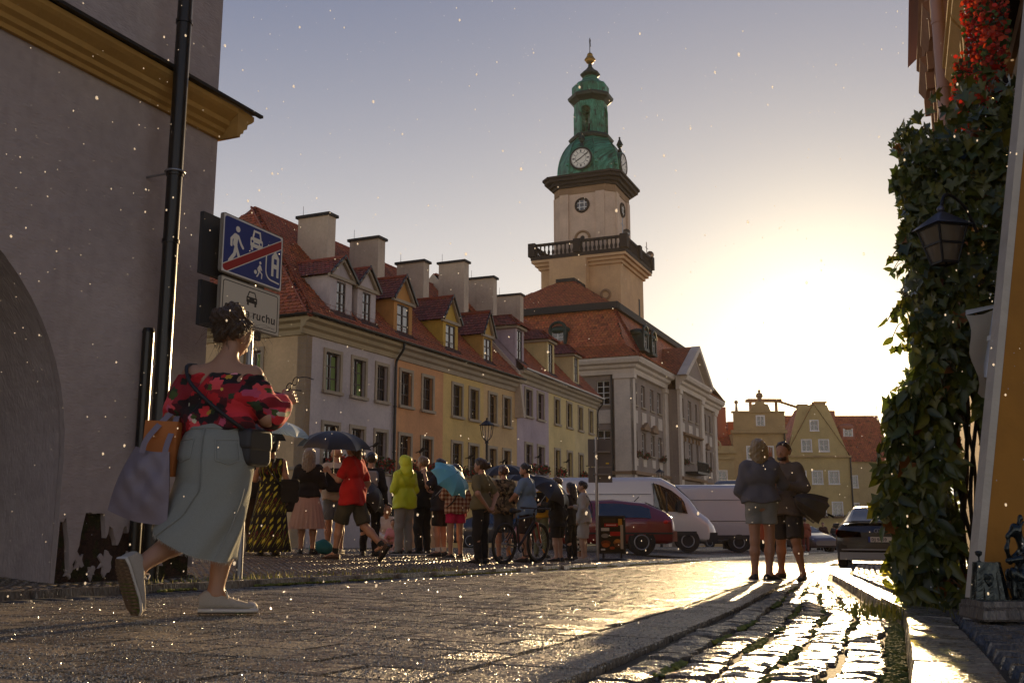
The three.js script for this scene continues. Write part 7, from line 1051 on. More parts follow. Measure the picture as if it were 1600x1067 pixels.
person('bald man in a beige t-shirt and grey denim shorts with white trainers', X(523, 17.0), -10, { h: 1.78, hair: 'none', group: GC, pose: { elL: [0.28, 1.16, -0.02], wrL: [0.2, 0.97, 0.1] }, top: { mat: C(0.5, 0.43, 0.33), hem: 0.88 }, legs: { mat: denim, len: 0.85, flare: 0.02 }, shoes: white, bag: [[0, 1.2, -0.2], 0.09, 0.3, blackC] });
person('man in a red t-shirt and dark green shorts striding left under a black umbrella', X(551, 15.3), -72, { h: 1.8, hair: 'bob', hairMat: HAIR.ginger, lift: 0.045, build: 1.06, pose: { kneeL: [0.1, 0.52, 0.16], ankL: [0.1, 0.1, 0.22], hipL: [0.09, 0.93, 0.02], kneeR: [-0.1, 0.5, -0.14], ankR: [-0.1, 0.2, -0.46], pitR: 0.9, elL: [0.28, 1.16, 0.1], wrL: [0.18, 1.3, 0.32], elR: [-0.27, 1.14, -0.1], wrR: [-0.27, 0.9, -0.02] }, hands: { curl: 0.8 }, top: { mat: C(0.48, 0.012, 0.012), sleeve: 0.75, hem: 0.8, loose: 0.032 }, legs: { mat: C(0.055, 0.05, 0.032), len: 0.95, loose: 0.026, flare: 0.03 }, shoes: brown, socks: C(0.02, 0.02, 0.02) });
person('onlooker in black with a rucksack just behind the red t-shirt', X(578, 17.2), 5, { h: 1.72, hair: 'short', hairMat: HAIR.dark, group: GC, top: { mat: blackC, sleeve: 2, hem: 0.85 }, legs: { mat: blackC }, bag: [[0, 1.22, -0.2], 0.1, 0.34, C(0.25, 0.24, 0.24)] });
person('person in a neon yellow hooded rain jacket and grey joggers', X(632, 18.3), -45, { h: 1.76, hair: 'none', group: GC, pose: { ...folded, kneeR: [-0.11, 0.5, 0.06], ankL: [0.1, 0.09, 0.03] }, top: { name: 'rain_jacket', mat: C(0.52, 0.58, 0.015, { roughness: 0.55 }), sleeve: 2, hem: 0.82, loose: 0.035, hood: true }, legs: { name: 'joggers', mat: C(0.26, 0.24, 0.21), loose: 0.026 }, shoes: vans });
person('man with short fair hair all in black standing beside the neon jacket', X(661, 18.9), -48, { h: 1.8, hair: 'short', hairMat: HAIR.fair, group: GC, pose: folded, top: { mat: blackC, sleeve: 0.9, hem: 0.84, loose: 0.025 }, legs: { mat: blackC, loose: 0.022 }, shoes: vans });
person('man in black t-shirt, black shorts and white socks raising a phone', X(689, 18.6), -60, { h: 1.76, hair: 'short', hairMat: HAIR.dark, group: GC, pose: { elL: [0.3, 1.26, 0.1], wrL: [0.2, 1.5, 0.24], ...{ elR: [-0.25, 1.15, 0.03], wrR: [-0.1, 1.16, 0.22] } }, top: { mat: navyC, sleeve: 0.8, hem: 0.82, loose: 0.028 }, legs: { mat: blackC, len: 0.88, flare: 0.02 }, shoes: black, socks: C(0.6, 0.57, 0.52) });
person('woman in a plaid shirt and hot pink shorts under the sky blue umbrella', X(712, 18.2), -30, { h: 1.66, hair: 'bob', hairMat: HAIR.brown, group: GC, pose: { ...held }, top: { name: 'plaid_shirt', mat: plaidMat, sleeve: 2, hem: 0.84, loose: 0.028 }, legs: { mat: C(0.5, 0.012, 0.07), len: 0.62, flare: 0.02 }, shoes: vans, strap: [[-0.12, 1.44, -0.08], [0, 1.28, -0.17], [0.15, 1.05, -0.16], [0.22, 0.95, -0.05]] });
person('person in an olive t-shirt with hair tied back and hands clasped behind', X(752, 17.4), -58, { h: 1.76, hair: 'bun', hairMat: HAIR.brown, group: GC, pose: { elL: [0.29, 1.16, -0.12], wrL: [0.07, 0.93, -0.18], elR: [-0.29, 1.16, -0.12], wrR: [-0.06, 0.95, -0.19], turn: 0.2 }, top: { mat: C(0.15, 0.125, 0.06), sleeve: 0.75, hem: 0.9, loose: 0.022 }, legs: { mat: blackC, loose: 0.02 }, shoes: black });
person('man in a camouflage t-shirt and dark denim shorts', X(787, 19.0), -28, { h: 1.74, hair: 'short', hairMat: HAIR.ginger, group: GC, build: 1.06, pose: { elL: [0.28, 1.15, 0], wrL: [0.14, 1.05, 0.16] }, top: { mat: camoMat, sleeve: 0.8, hem: 0.86, loose: 0.026 }, legs: { mat: C(0.05, 0.055, 0.06), len: 0.95, flare: 0.02 }, shoes: vans });
person('bearded man in a blue t-shirt holding the bicycle', X(823, 19.1), -66, { h: 1.82, hair: 'short', hairMat: HAIR.dark, beard: true, group: GC, pose: { elL: [0.3, 1.2, 0.08], wrL: [0.26, 1.02, 0.3], turn: 0.1 }, top: { mat: C(0.16, 0.24, 0.34), sleeve: 0.8, hem: 0.84, loose: 0.03 }, legs: { mat: C(0.05, 0.035, 0.03), len: 0.98, flare: 0.02 }, shoes: black });
person('dark-haired woman with a yellow sleeve and dark vest behind the bicycle', X(845, 21.6), 20, { h: 1.62, hair: 'pony', hairMat: HAIR.dark, group: GC, pose: folded, top: { mat: C(0.6, 0.32, 0.02), sleeve: 1, hem: 0.9 }, legs: { mat: C(0.16, 0.17, 0.09) }, shoes: black, bag: [[0, 1.24, -0.17], 0.1, 0.36, blackC] });
person('onlooker in black jacket and shorts under the large tilted black umbrella', X(872, 20.4), -62, { h: 1.66, hair: 'short', hairMat: HAIR.fair, skin: 1, group: GC, build: 1.12, pose: { ...held }, top: { name: 'jacket', mat: blackC, sleeve: 2, hem: 0.72, loose: 0.035 }, legs: { mat: blackC, len: 1.0, flare: 0.03 }, shoes: black });
person('woman in dark clothes holding a phone between the umbrella and the boy', X(893, 21.4), -50, { h: 1.6, hair: 'long', hairMat: HAIR.dark, group: GC, pose: phoneUp, top: { mat: blackC, sleeve: 2, hem: 0.8 }, legs: { mat: blackC }, shoes: black });
person('boy with chequered leggings behind the boy in grey', X(902, 21.8), -60, { h: 1.5, hair: 'short', hairMat: HAIR.dark, skin: 1, group: GC, pose: phoneUp, top: { mat: C(0.5, 0.52, 0.55), sleeve: 0.8, hem: 0.82 }, legs: { mat: std(0xffffff, 0.9, { map: pat(64, 64, [0.12, 0.12], (x) => { x.fillStyle = '#ddd'; x.fillRect(0, 0, 64, 64); x.fillStyle = '#151515'; x.fillRect(0, 0, 32, 32); x.fillRect(32, 32, 32, 32); }) }), len: 1.7 }, shoes: white });
person('boy in a pale grey hoodie and shorts with a black cross-body bag', X(912, 21.0), -75, { h: 1.62, hair: 'short', hairMat: HAIR.dark, skin: 1, group: GC, pose: { elL: [0.24, 1.15, -0.02], wrL: [0.2, 0.92, 0.06], elR: [-0.25, 1.16, 0.05], wrR: [-0.13, 1.2, 0.24] }, top: { name: 'hoodie', mat: C(0.42, 0.38, 0.33), sleeve: 2, hem: 0.84, loose: 0.03 }, legs: { mat: C(0.46, 0.42, 0.37), len: 0.98, flare: 0.03, loose: 0.024 }, shoes: white, strap: [[0.1, 1.44, -0.08], [-0.02, 1.26, -0.17], [-0.16, 1.05, -0.15], [-0.22, 0.96, 0]], bag: [[-0.23, 0.93, -0.05], 0.04, 0.16, blackC] });
// seated on the ground
const sitP = { hipL: [0.1, 0.14, 0], hipR: [-0.1, 0.14, 0], kneeL: [0.2, 0.4, 0.34], kneeR: [-0.24, 0.2, 0.4], ankL: [0.12, 0.08, 0.55], ankR: [0.05, 0.08, 0.42], waist: [0, 0.32, 0], chest: [0, 0.5, 0.03], shL: [0.17, 0.62, 0.05], shR: [-0.17, 0.62, 0.05], elL: [0.24, 0.36, 0.12], elR: [-0.24, 0.36, 0.12], wrL: [0.12, 0.3, 0.32], wrR: [-0.1, 0.28, 0.32], neck: [0, 0.67, 0.06], head: [0, 0.82, 0.1], nod: 0.5 };
person('dark-haired woman in a white blouse sitting on the ground', X(601, 20.0), 150, { h: 1.68, hair: 'bob', hairMat: HAIR.dark, pose: sitP, top: { mat: C(0.66, 0.62, 0.58), sleeve: 2, hem: 0.1 }, legs: { mat: navyC, len: 1.95 }, shoes: black });
person('small child in pink sitting beside the woman in white', X(617, 19.7), 190, { h: 1.15, hair: 'short', hairMat: HAIR.brown, skin: 1, pose: sitP, top: { mat: C(0.6, 0.25, 0.28), sleeve: 0.8, hem: 0.1 }, legs: { mat: C(0.5, 0.3, 0.3), len: 0.9 }, shoes: white });
person('onlooker sitting further back behind the woman in white', X(597, 23), 165, { h: 1.7, hair: 'short', hairMat: HAIR.brown, pose: { ...sitP, nod: 0 }, top: { mat: C(0.1, 0.08, 0.07), sleeve: 2, hem: 0.1 }, legs: { mat: blackC }, shoes: black });
// the couple in the evening sun
person('woman with a fair bob, grey-blue jumper and denim shorts standing in the roadway', X(1190, 12.4), 8, { h: 1.7, cell: 0.015, lift: 0.01, hair: 'bob', hairMat: HAIR.blond, skin: 0, pose: { kneeL: [0.095, 0.5, 0.0], ankL: [0.11, 0.09, 0.02], kneeR: [-0.09, 0.5, 0.02], ankR: [-0.06, 0.09, -0.02], yawL: 0.15, yawR: -0.9, elR: [-0.3, 1.2, 0.14], wrR: [-0.16, 1.52, 0.2], elL: [0.26, 1.12, 0], wrL: [0.16, 1.0, 0.18], nod: 0.05 }, hands: { pR: [0, 0, -1], dR: [0.1, 1, 0.1], tR: [1, 0, 0], curl: 0.15 }, top: { name: 'jumper', mat: C(0.13, 0.125, 0.14), sleeve: 2, hem: 0.97, loose: 0.04 }, legs: { mat: std(lin(0.34, 0.34, 0.31), 0.9, { map: T.weave, bumpMap: T.crease, bumpScale: 0.014 }), len: 0.52, loose: 0.02, flare: 0.015 }, shoes: vans });
person('man in a grey-brown jacket and shorts facing her with an umbrella in hand', X(1230, 13.4), -140, { h: 1.78, cell: 0.016, lift: 0.0, hair: 'short', hairMat: HAIR.brown, skin: 2, beard: true, pose: { kneeL: [0.14, 0.5, 0.08], ankL: [0.2, 0.09, 0.05], kneeR: [-0.12, 0.5, -0.04], ankR: [-0.17, 0.09, -0.12], elL: [0.29, 1.17, 0.06], wrL: [0.08, 1.2, 0.24], elR: [-0.26, 1.15, 0.04], wrR: [-0.1, 1.1, 0.22] }, top: { name: 'jacket', mat: C(0.12, 0.1, 0.085), sleeve: 2, hem: 0.82, loose: 0.035 }, legs: { mat: C(0.05, 0.045, 0.04), len: 0.95, flare: 0.025, loose: 0.022 }, shoes: black });
// far off
person('woman in black on her phone in front of the old tram', X(1150, 40), 165, { h: 1.66, cell: 0.03, hair: 'bob', hairMat: HAIR.blond, lift: 0, pose: phoneUp, top: { mat: blackC, sleeve: 0.8, hem: 0.8 }, legs: { mat: blackC } });
person('distant person in dark brown by the parked cars', X(1285, 62), 200, { h: 1.75, cell: 0.035, lift: 0, hair: 'short', top: { mat: C(0.07, 0.03, 0.02), sleeve: 2, hem: 0.8, loose: 0.04 }, legs: { mat: blackC } });
person('distant person in a dark top and denim shorts by the parked cars', X(1303, 62), 190, { h: 1.68, cell: 0.035, lift: 0, hair: 'bob', hairMat: HAIR.fair, top: { mat: C(0.03, 0.03, 0.035), sleeve: 0.8, hem: 0.9 }, legs: { mat: denim, len: 0.6 } });
person('distant person in rust red seen past the man in the jacket', X(1257, 52), 10, { h: 1.74, cell: 0.03, lift: 0, hair: 'short', top: { mat: C(0.3, 0.08, 0.04), sleeve: 2, hem: 0.8 }, legs: { mat: C(0.2, 0.05, 0.03) } });
// umbrellas
const U = (label, px, py, d, tilt, o) => umbrella(label, [(px - 800) / 1578 * d, 0.36 + (812 - py) / 1571 * d, -d], tilt, o);
U('wide black umbrella held over the man in the red t-shirt', 520, 674, 15.0, [0.12, -0.06], { r: 0.56, d: 0.26, m: brollyBlack, shaft: 0.55 });
U('pale blue dotted umbrella behind the woman with the tote bag', 436, 659, 14.9, [0.05, -0.18], { r: 0.46, d: 0.2, m: dotMat });
U('black umbrella tipped low behind the arm of the woman with the tote bag', 398, 660, 14.6, [0.25, -0.1], { r: 0.42, d: 0.24, m: brollyBlack });
U('sky blue umbrella tipped over the woman in the plaid shirt', 713, 740, 17.6, [0.75, -0.55], { r: 0.42, d: 0.2, m: brolly(0.12, 0.42, 0.52), spin: 0.2 });
U('black umbrella highest in the crowd beside the lamp post', 788, 727, 20.2, [0.1, 0.05], { r: 0.46, d: 0.2, m: brollyBlack });
U('dark grey umbrella lower down between two black ones', 822, 740, 21.2, [0.05, -0.15], { r: 0.44, d: 0.2, m: brolly(0.035, 0.037, 0.045) });
U('big black umbrella tilted right over the onlooker in black', 868, 754, 20.0, [0.35, -0.6], { r: 0.5, d: 0.24, m: brollyBlack });
U('black and beige umbrella held sideways behind the red t-shirt', 588, 762, 16.9, [0.2, -0.9], { r: 0.42, d: 0.22, m: brolly(0.03, 0.026, 0.024) });
U('half-folded dark umbrella pointing right in the hands of the man in the jacket', 1243, 778, 13.1, [0.4, 1.1], { r: 0.2, d: 0.4, m: brolly(0.05, 0.042, 0.034), shaft: 0.5, group: 'umbrellas in the roadway' });
// a teal bag left on the ground
{ const b = solo('teal_bag', 'small teal bag lying on the ground by the pink skirt', 'bag', blend([cap([-0.1, 0.1, 0], [0.1, 0.1, 0], 0.1), cap([0, 0.16, 0], [0.04, 0.18, 0], 0.07)], { cell: 0.015, k: 0.05 }), C(0.03, 0.2, 0.22)); const [x, z] = X(503, 16.9); b.position.set(x, gh(x, z) + 0.04, z); }
// ---------- the woman walking past on the left, close to ----------
{
  const d = 5.62, wx = (330 - 800) / 1578 * d, g = thing('person', 'woman in a red floral off-shoulder blouse and long denim skirt walking with a tote bag', 'person', [wx, gh(wx, -d) + 0.012, -d], Math.PI);
  // authored as r (to the right in the picture), up, away; the group faces away from the camera
  const q = (r, y, z) => [-r, y, z];
  const skin = skinMat(0.36, 0.185, 0.105), J = { head: q(0.055, 1.545, 0.07), neck: q(0.03, 1.37, 0.02), shL: q(-0.155, 1.305, 0.0), shR: q(0.195, 1.31, 0.02), elL: q(-0.235, 1.08, -0.02), wrL: q(-0.2, 0.95, 0.2), elR: q(0.275, 1.075, 0.06), wrR: q(0.315, 1.2, 0.235), hipL: q(-0.09, 0.8, 0), hipR: q(0.1, 0.8, 0.02), knL: q(-0.1, 0.44, -0.02), knR: q(0.07, 0.45, 0.08), anL: q(-0.285, 0.265, -0.27), anR: q(0.035, 0.1, 0.03) };
  const chest = q(0.02, 1.17, 0.01), wide = (c, w, r) => cap(add3(c, [-w, 0, 0]), add3(c, [w, 0, 0]), r);
  const torso = [wide(q(0.01, 0.86, 0), 0.07, 0.112), wide(q(0.01, 1.0, 0.01), 0.07, 0.1), wide(chest, 0.085, 0.108), cap(mix3(J.shL, J.shR, 0.06), mix3(J.shL, J.shR, 0.94), 0.063), cap(q(0.02, 1.24, 0.0), J.neck, 0.112, 0.066), cap(mix3(J.shL, J.shR, 0.2), J.neck, 0.06, 0.05), cap(mix3(J.shL, J.shR, 0.8), J.neck, 0.06, 0.05)];
  const limbs = [cap(J.shL, J.elL, 0.054, 0.045), cap(J.elL, J.wrL, 0.044, 0.029), cap(J.shR, J.elR, 0.054, 0.045), cap(J.elR, J.wrR, 0.044, 0.028), cap(J.hipL, J.knL, 0.1, 0.066), cap(J.knL, mix3(J.knL, J.anL, 0.35), 0.062, 0.064), cap(mix3(J.knL, J.anL, 0.35), J.anL, 0.064, 0.04), cap(J.hipR, J.knR, 0.1, 0.066), cap(J.knR, mix3(J.knR, J.anR, 0.35), 0.062, 0.062), cap(mix3(J.knR, J.anR, 0.35), J.anR, 0.062, 0.039), cap(J.anR, add3(J.anR, q(0.07, -0.05, 0.02)), 0.038, 0.03), cap(J.anL, add3(J.anL, q(-0.03, -0.1, 0)), 0.038, 0.03)];
  const H = J.head, yaw = -0.55, nod = 0.42, hd = (x, y, z) => { const y1 = y * Math.cos(nod) - z * Math.sin(nod), z1 = y * Math.sin(nod) + z * Math.cos(nod); return add3(H, [x * Math.cos(yaw) + z1 * Math.sin(yaw), y1, -x * Math.sin(yaw) + z1 * Math.cos(yaw)]); };
  const body = blend([...torso, ...limbs, cap(J.neck, add3(H, [0, -0.05, -0.02]), 0.054, 0.05)], { cell: 0.0105, k: 0.035 });
  const head = blend([cap(hd(0, 0.025, -0.03), hd(0, 0.04, 0.02), 0.08), cap(hd(-0.012, 0, 0.03), hd(0.012, 0, 0.03), 0.066), cap(hd(-0.016, -0.066, 0.052), hd(0.016, -0.066, 0.052), 0.03), dot(hd(0, -0.03, 0.04), 0.056), cap(hd(0, 0.02, 0.092), hd(0, -0.022, 0.112), 0.008, 0.013), cap(hd(-0.03, 0.034, 0.08), hd(0.03, 0.034, 0.08), 0.013), cap(hd(-0.016, -0.05, 0.088), hd(0.016, -0.05, 0.088), 0.009), ...[-1, 1].map(s => cap(hd(s * 0.077, -0.02, -0.005), hd(s * 0.085, 0.022, -0.012), 0.011, 0.015))], { cell: 0.006, k: 0.016 });
  const hands = [blend(handPrims(J.wrR, q(0.45, 0.25, 0.6), q(-0.6, 0, 0.2), q(-0.2, 0.9, 0.1), 0.75), { cell: 0.0045, k: 0.008 }), blend(handPrims(J.wrL, sub3(J.wrL, J.elL), q(0.8, 0, 0), q(0, 0.5, 1), 0.8), { cell: 0.006, k: 0.008 })];
  const bd = part('body', [body, head, ...hands].map(clean), skin, g);
  for (const s of [-1, 1]) part('eye', ball(...hd(s * 0.03, 0.012, 0.086), 0.011, 1, 0.7, 1, 8), M.eye, bd);
  // blouse: gathered band across the upper arms, full sleeves gathered at the wrist
  const floral = pat(1024, 1024, [0.62, 0.62], (x, w) => {
    seed = 4242; x.fillStyle = '#8c1220'; x.fillRect(0, 0, w, w); const blob = (a, b, r, c, n = 5) => { for (const dx of [-w, 0, w]) for (const dy of [-w, 0, w]) { if (a + dx < -200 || a + dx > w + 200 || b + dy < -200 || b + dy > w + 200) continue; x.fillStyle = c; x.beginPath(); const s0 = a * 7.3 + b; for (let i = 0; i <= 40; i++) { const t = i / 40 * 6.283, k = r * (0.72 + 0.28 * Math.abs(Math.sin(t * n / 2 + s0)) + 0.08 * Math.sin(t * 9 + s0)); const X0 = a + dx + Math.cos(t) * k, Y0 = b + dy + Math.sin(t) * k; i ? x.lineTo(X0, Y0) : x.moveTo(X0, Y0); } x.fill(); } };
    const put = (n, r0, r1, cs, m) => { for (let k = 0; k < n; k++) blob(rnd() * w, rnd() * w, r0 + (r1 - r0) * rnd(), cs[(rnd() * cs.length) | 0], m); };
    put(16, 90, 150, ['#4a0a14', '#240a10', '#1a0d10']); put(34, 55, 110, ['#c01a22', '#d8303a', '#a8101c', '#e04a50'], 5); put(15, 24, 55, ['#d8607a', '#e3c9b8', '#c04a68', '#e08a96'], 5); put(34, 24, 60, ['#151a12', '#2c3a1a', '#43521f'], 4); put(14, 12, 28, ['#b9902c', '#e0c050', '#d8d0b0'], 6); put(40, 10, 34, ['#c01a22', '#8c1220', '#5a0c16'], 5);
  });
  const blouse = phys(0xffffff, 0.85, { map: floral, transmission: 0.1, thickness: 0, bumpMap: T.crease, bumpScale: 0.018 });
  const sleeves = [cap(mix3(J.shL, J.elL, 0.12), mix3(J.shL, J.elL, 0.7), 0.055, 0.064), cap(mix3(J.shL, J.elL, 0.7), mix3(J.elL, J.wrL, 0.25), 0.066, 0.064), cap(mix3(J.elL, J.wrL, 0.25), mix3(J.elL, J.wrL, 0.85), 0.06, 0.04), cap(mix3(J.shR, J.elR, 0.12), mix3(J.shR, J.elR, 0.7), 0.056, 0.068), cap(mix3(J.shR, J.elR, 0.7), mix3(J.elR, J.wrR, 0.3), 0.072, 0.08), cap(mix3(J.elR, J.wrR, 0.3), mix3(J.elR, J.wrR, 0.62), 0.082, 0.07), cap(mix3(J.elR, J.wrR, 0.62), mix3(J.elR, J.wrR, 0.86), 0.07, 0.04)];
  const neckline = (x, y, z) => y - (1.318 + 0.045 * Math.max(0, Math.abs(x + 0.02) - 0.1) * -1 + 0.003 * Math.sin(x * 95));
  part('blouse', blend([...torso.slice(0, 5), ...sleeves, wide(q(0.01, 1.04, 0.0), 0.08, 0.108)], { cell: 0.0095, k: 0.03, grow: 0.011, clips: [neckline, (x, y, z) => 0.995 + 0.012 * Math.sin(x * 28) - y - (Math.abs(x + 0.01) > 0.19 ? 1 : 0)], wob: (x, y, z) => 0.006 * Math.sin(x * 60 + 10 * Math.sin(y * 9)) * sstep(1.1, 1.3, y) + 0.007 * Math.sin(y * 46 + x * 26 + 3 * Math.sin(x * 17)) * sstep(1.34, 1.12, y) + 0.005 * Math.sin(x * 75 + y * 50 + z * 60) }), blouse, g);
  part('cuff', tube(Array.from({ length: 9 }, (_, i) => { const a = i / 8 * 6.283, c = mix3(J.elR, J.wrR, 0.87), ax = unit3(sub3(J.wrR, J.elR)), u = unit3(cross3(ax, [0, 0, 1])), v = cross3(ax, u); return add3(c, add3(mul3(u, Math.cos(a) * 0.043), mul3(v, Math.sin(a) * 0.043))); }), 0.012, 6, 24), blouse, g);
  // skirt: faded denim, drawn by the trailing leg
  const K = [[0, 1.03, 0.005, 0.158, 0.015, 0.125], [0.14, 0.95, 0.005, 0.19, 0.0, 0.155], [0.34, 0.83, 0.01, 0.212, -0.01, 0.178], [0.55, 0.7, 0.012, 0.206, -0.015, 0.18], [0.76, 0.56, -0.012, 0.208, -0.04, 0.19], [1, 0.385, -0.065, 0.222, -0.075, 0.205]];
  const key = u => { let i = 0; while (i < K.length - 2 && u > K[i + 1][0]) i++; const t = (u - K[i][0]) / (K[i + 1][0] - K[i][0]), s = t * t * (3 - 2 * t); return K[i].map((v, k) => lerp(v, K[i + 1][k], k === 1 ? t : lerp(t, s, 0.3))); };
  const surf = (a, u, off = 0) => { // a: 0 at the back (towards the camera), + to the right
    const [, y, cr, rx, cz, rz] = key(u), s = Math.sin(a), c = Math.cos(a), drag = u * u;
    const w = 1 + 0.014 * Math.sin(a * 3 + y * 9) + u * 0.024 * Math.sin(a * 7 - y * 14) + 0.018 * sstep(0.3, 0.6, u) * Math.sin(y * 30 - a * 5.5 + 2 * Math.sin(a * 2)) * sstep(1.0, 0.7, u) + 0.03 * sstep(0.45, 0.8, u) * Math.sin((a * 1.4 - y * 3.2) * 6) * sstep(-2.4, 0.6, a) + 0.012 * sstep(0.1, 0.3, u) * Math.sin(y * 42 + a * 4) * sstep(0.3, 1.3, Math.abs(a)) * sstep(0.6, 0.3, u);
    const r = cr + s * (rx * w + off), z = cz - c * (rz * w + off);
    return q(r, y - 0.42 * (r - cr) * drag - 0.05 * drag * Math.cos(a), z);
  };
  const n = 96, rings = []; for (let i = 0; i <= 60; i++) rings.push(Array.from({ length: n }, (_, k) => surf(-(k / n * 2 * Math.PI) + Math.PI, i / 60)));
  const dn = std(lin(0.37, 0.375, 0.32), 0.92, { map: T.weave, bumpMap: T.weaveBump, bumpScale: 0.0015 }), stitch = std(lin(0.30, 0.30, 0.26), 0.9), seamM = std(lin(0.31, 0.315, 0.27), 0.95, { map: T.weave });
  const sk = part('skirt', ringLoft(rings, false), dn, g);
  const patchOn = (pts, off, m = 10) => { const [A, B, Cc, Dd] = pts, pos = [], idx = [], uv = []; for (let i = 0; i <= m; i++) for (let j = 0; j <= m; j++) { const s = i / m, t = j / m, a = lerp(lerp(A[0], B[0], s), lerp(Dd[0], Cc[0], s), t), u = lerp(lerp(A[1], B[1], s), lerp(Dd[1], Cc[1], s), t) + (t > 0.7 ? (t - 0.7) / 0.3 * 0.03 * (1 - Math.abs(2 * s - 1)) : 0), e = i === 0 || j === 0 || i === m || j === m; pos.push(...surf(a, u, e ? 0.0005 : off)); uv.push(a * 0.2, u * 0.65); } for (let i = 0; i < m; i++) for (let j = 0; j < m; j++) { const k = i * (m + 1) + j; idx.push(k, k + m + 1, k + 1, k + 1, k + m + 1, k + m + 2); } const G = new THREE.BufferGeometry(); G.setAttribute('position', new THREE.Float32BufferAttribute(pos, 3)); G.setAttribute('uv', new THREE.Float32BufferAttribute(uv, 2)); G.setIndex(idx); G.computeVertexNormals(); return G; };
  const lineOn = (pts, r, mt) => part('stitching', tube(pts.flatMap(([a, u], i) => { if (!i) return [surf(a, u, 0.004)]; const [b, v] = pts[i - 1]; return [0.25, 0.5, 0.75, 1].map(t => surf(lerp(b, a, t), lerp(v, u, t), 0.004)); }), r, 5, pts.length * 14), mt, sk);
  const pocket = (a0, a1) => { part('pocket', patchOn([[a0, 0.165], [a1, 0.155], [a1 - 0.03, 0.33], [a0 + 0.03, 0.34]], 0.006), seamM, sk); lineOn([[a0, 0.165], [a0 + 0.03, 0.34], [(a0 + a1) / 2, 0.37], [a1 - 0.03, 0.33], [a1, 0.155], [a0, 0.165]], 0.0028, stitch); lineOn([[a0, 0.19], [a1, 0.18]], 0.0022, stitch); };
  pocket(0.22, 0.92); pocket(-1.12, -0.42);
  lineOn([[-0.13, 0.0], [-0.12, 0.3], [-0.1, 0.6], [-0.35, 0.8], [-0.75, 1.0]], 0.0032, seamM); lineOn([[-0.16, 0.02], [-0.15, 0.3], [-0.13, 0.6], [-0.38, 0.8], [-0.78, 1.0]], 0.002, stitch); lineOn([[1.15, 0.55], [1.0, 0.8], [0.8, 1.0]], 0.003, stitch);
  part('waistband', (() => { const rr = []; for (const [u, o] of [[0, 0.002], [0.005, 0.007], [0.05, 0.008], [0.055, 0.002]]) rr.push(Array.from({ length: n }, (_, k) => surf(-(k / n * 2 * Math.PI) + Math.PI, u, o))); return ringLoft(rr, false); })(), seamM, sk);
  const fr = part('frayed_hem', Array.from({ length: 330 }, (_, k) => { const a = k / 330 * 6.283, p = surf(a, 0.995, 0.001); return cyl(p, add3(p, [RR(-0.006, 0.006), -RR(0.008, 0.024), RR(-0.006, 0.006)]), 0.0012, 0.0006, 3); }), std(lin(0.5, 0.47, 0.38), 0.9), sk); fr.userData.kind = 'stuff';
  // shoes
  const canvasM = std(lin(0.55, 0.48, 0.39), 0.85, { map: T.weave, bumpMap: T.weaveBump, bumpScale: 0.001 }), rubberM = std(lin(0.55, 0.5, 0.43), 0.7), treadM = std(lin(0.22, 0.165, 0.12), 0.85, { map: T.dirt, bumpMap: T.stoneBump, bumpScale: 0.008 });
  for (const [A, y, p, lab] of [[J.anR, -1.25, 0.02, 'planted'], [J.anL, -0.5, 1.18, 'lifted']]) {
    const s = shoe(g, A, y, p, canvasM, rubberM, 1.12, 0.012);
    part('tread', (() => { const l = []; for (let z = -0.07; z < 0.2; z += 0.018) { const w = z < -0.05 ? 0.028 : z > 0.17 ? 0.024 : 0.042 + 0.008 * Math.sin((z + 0.05) * 14); l.push(box(w * 2, 0.004, 0.012, 0, -0.002, z)); } l.push(ringLoft([[-0.075, 0.03], [-0.04, 0.041], [0.04, 0.044], [0.12, 0.05], [0.18, 0.04], [0.205, 0.02]].map(([z, w]) => [[-w, -0.0015, z], [w, -0.0015, z], [w, 0.002, z], [-w, 0.002, z]]))); return merge(l); })(), treadM, s); part('toe_cap', ball(0, 0.028, 0.175, 0.04, 0.98, 0.62, 0.85, 14), rubberM, s);
    
    part('bow', [tube([[0, 0.098, 0.045], [0.035, 0.105, 0.05], [0.05, 0.08, 0.06], [0.01, 0.095, 0.05]], 0.004, 5, 14), tube([[0, 0.098, 0.045], [-0.035, 0.105, 0.05], [-0.05, 0.075, 0.06], [-0.01, 0.095, 0.05]], 0.004, 5, 14)], rubberM, s);
  }
  // hair: gathered up, loose strands round it
  const hm = hairMat(0.13, 0.07, 0.028), hairP = [cap(hd(0, 0.045, -0.04), hd(0, 0.058, 0.015), 0.083), cap(hd(-0.05, 0.02, -0.05), hd(0.05, 0.02, -0.05), 0.055), dot(hd(0.015, 0.135, -0.06), 0.058), cap(hd(-0.03, 0.115, -0.075), hd(0.05, 0.12, -0.03), 0.042), dot(hd(0.045, 0.075, -0.11), 0.05), dot(hd(-0.03, 0.06, -0.125), 0.045), cap(hd(0.0, -0.02, -0.09), hd(0.02, -0.06, -0.085), 0.03, 0.018)];
  const hairO = part('hair', blend(hairP, { cell: 0.0065, k: 0.022, grow: 0.006, clips: [(x, y, z) => { const p = sub3([x, y, z], H), f = p[0] * Math.sin(yaw) + p[2] * Math.cos(yaw); return f * 0.8 - p[1] * 0.6 - 0.008; }], wob: (x, y, z) => 0.0045 * Math.sin(x * 150 + 4 * Math.sin(y * 40)) + 0.004 * Math.sin(y * 120 + z * 130) }), hm, g);
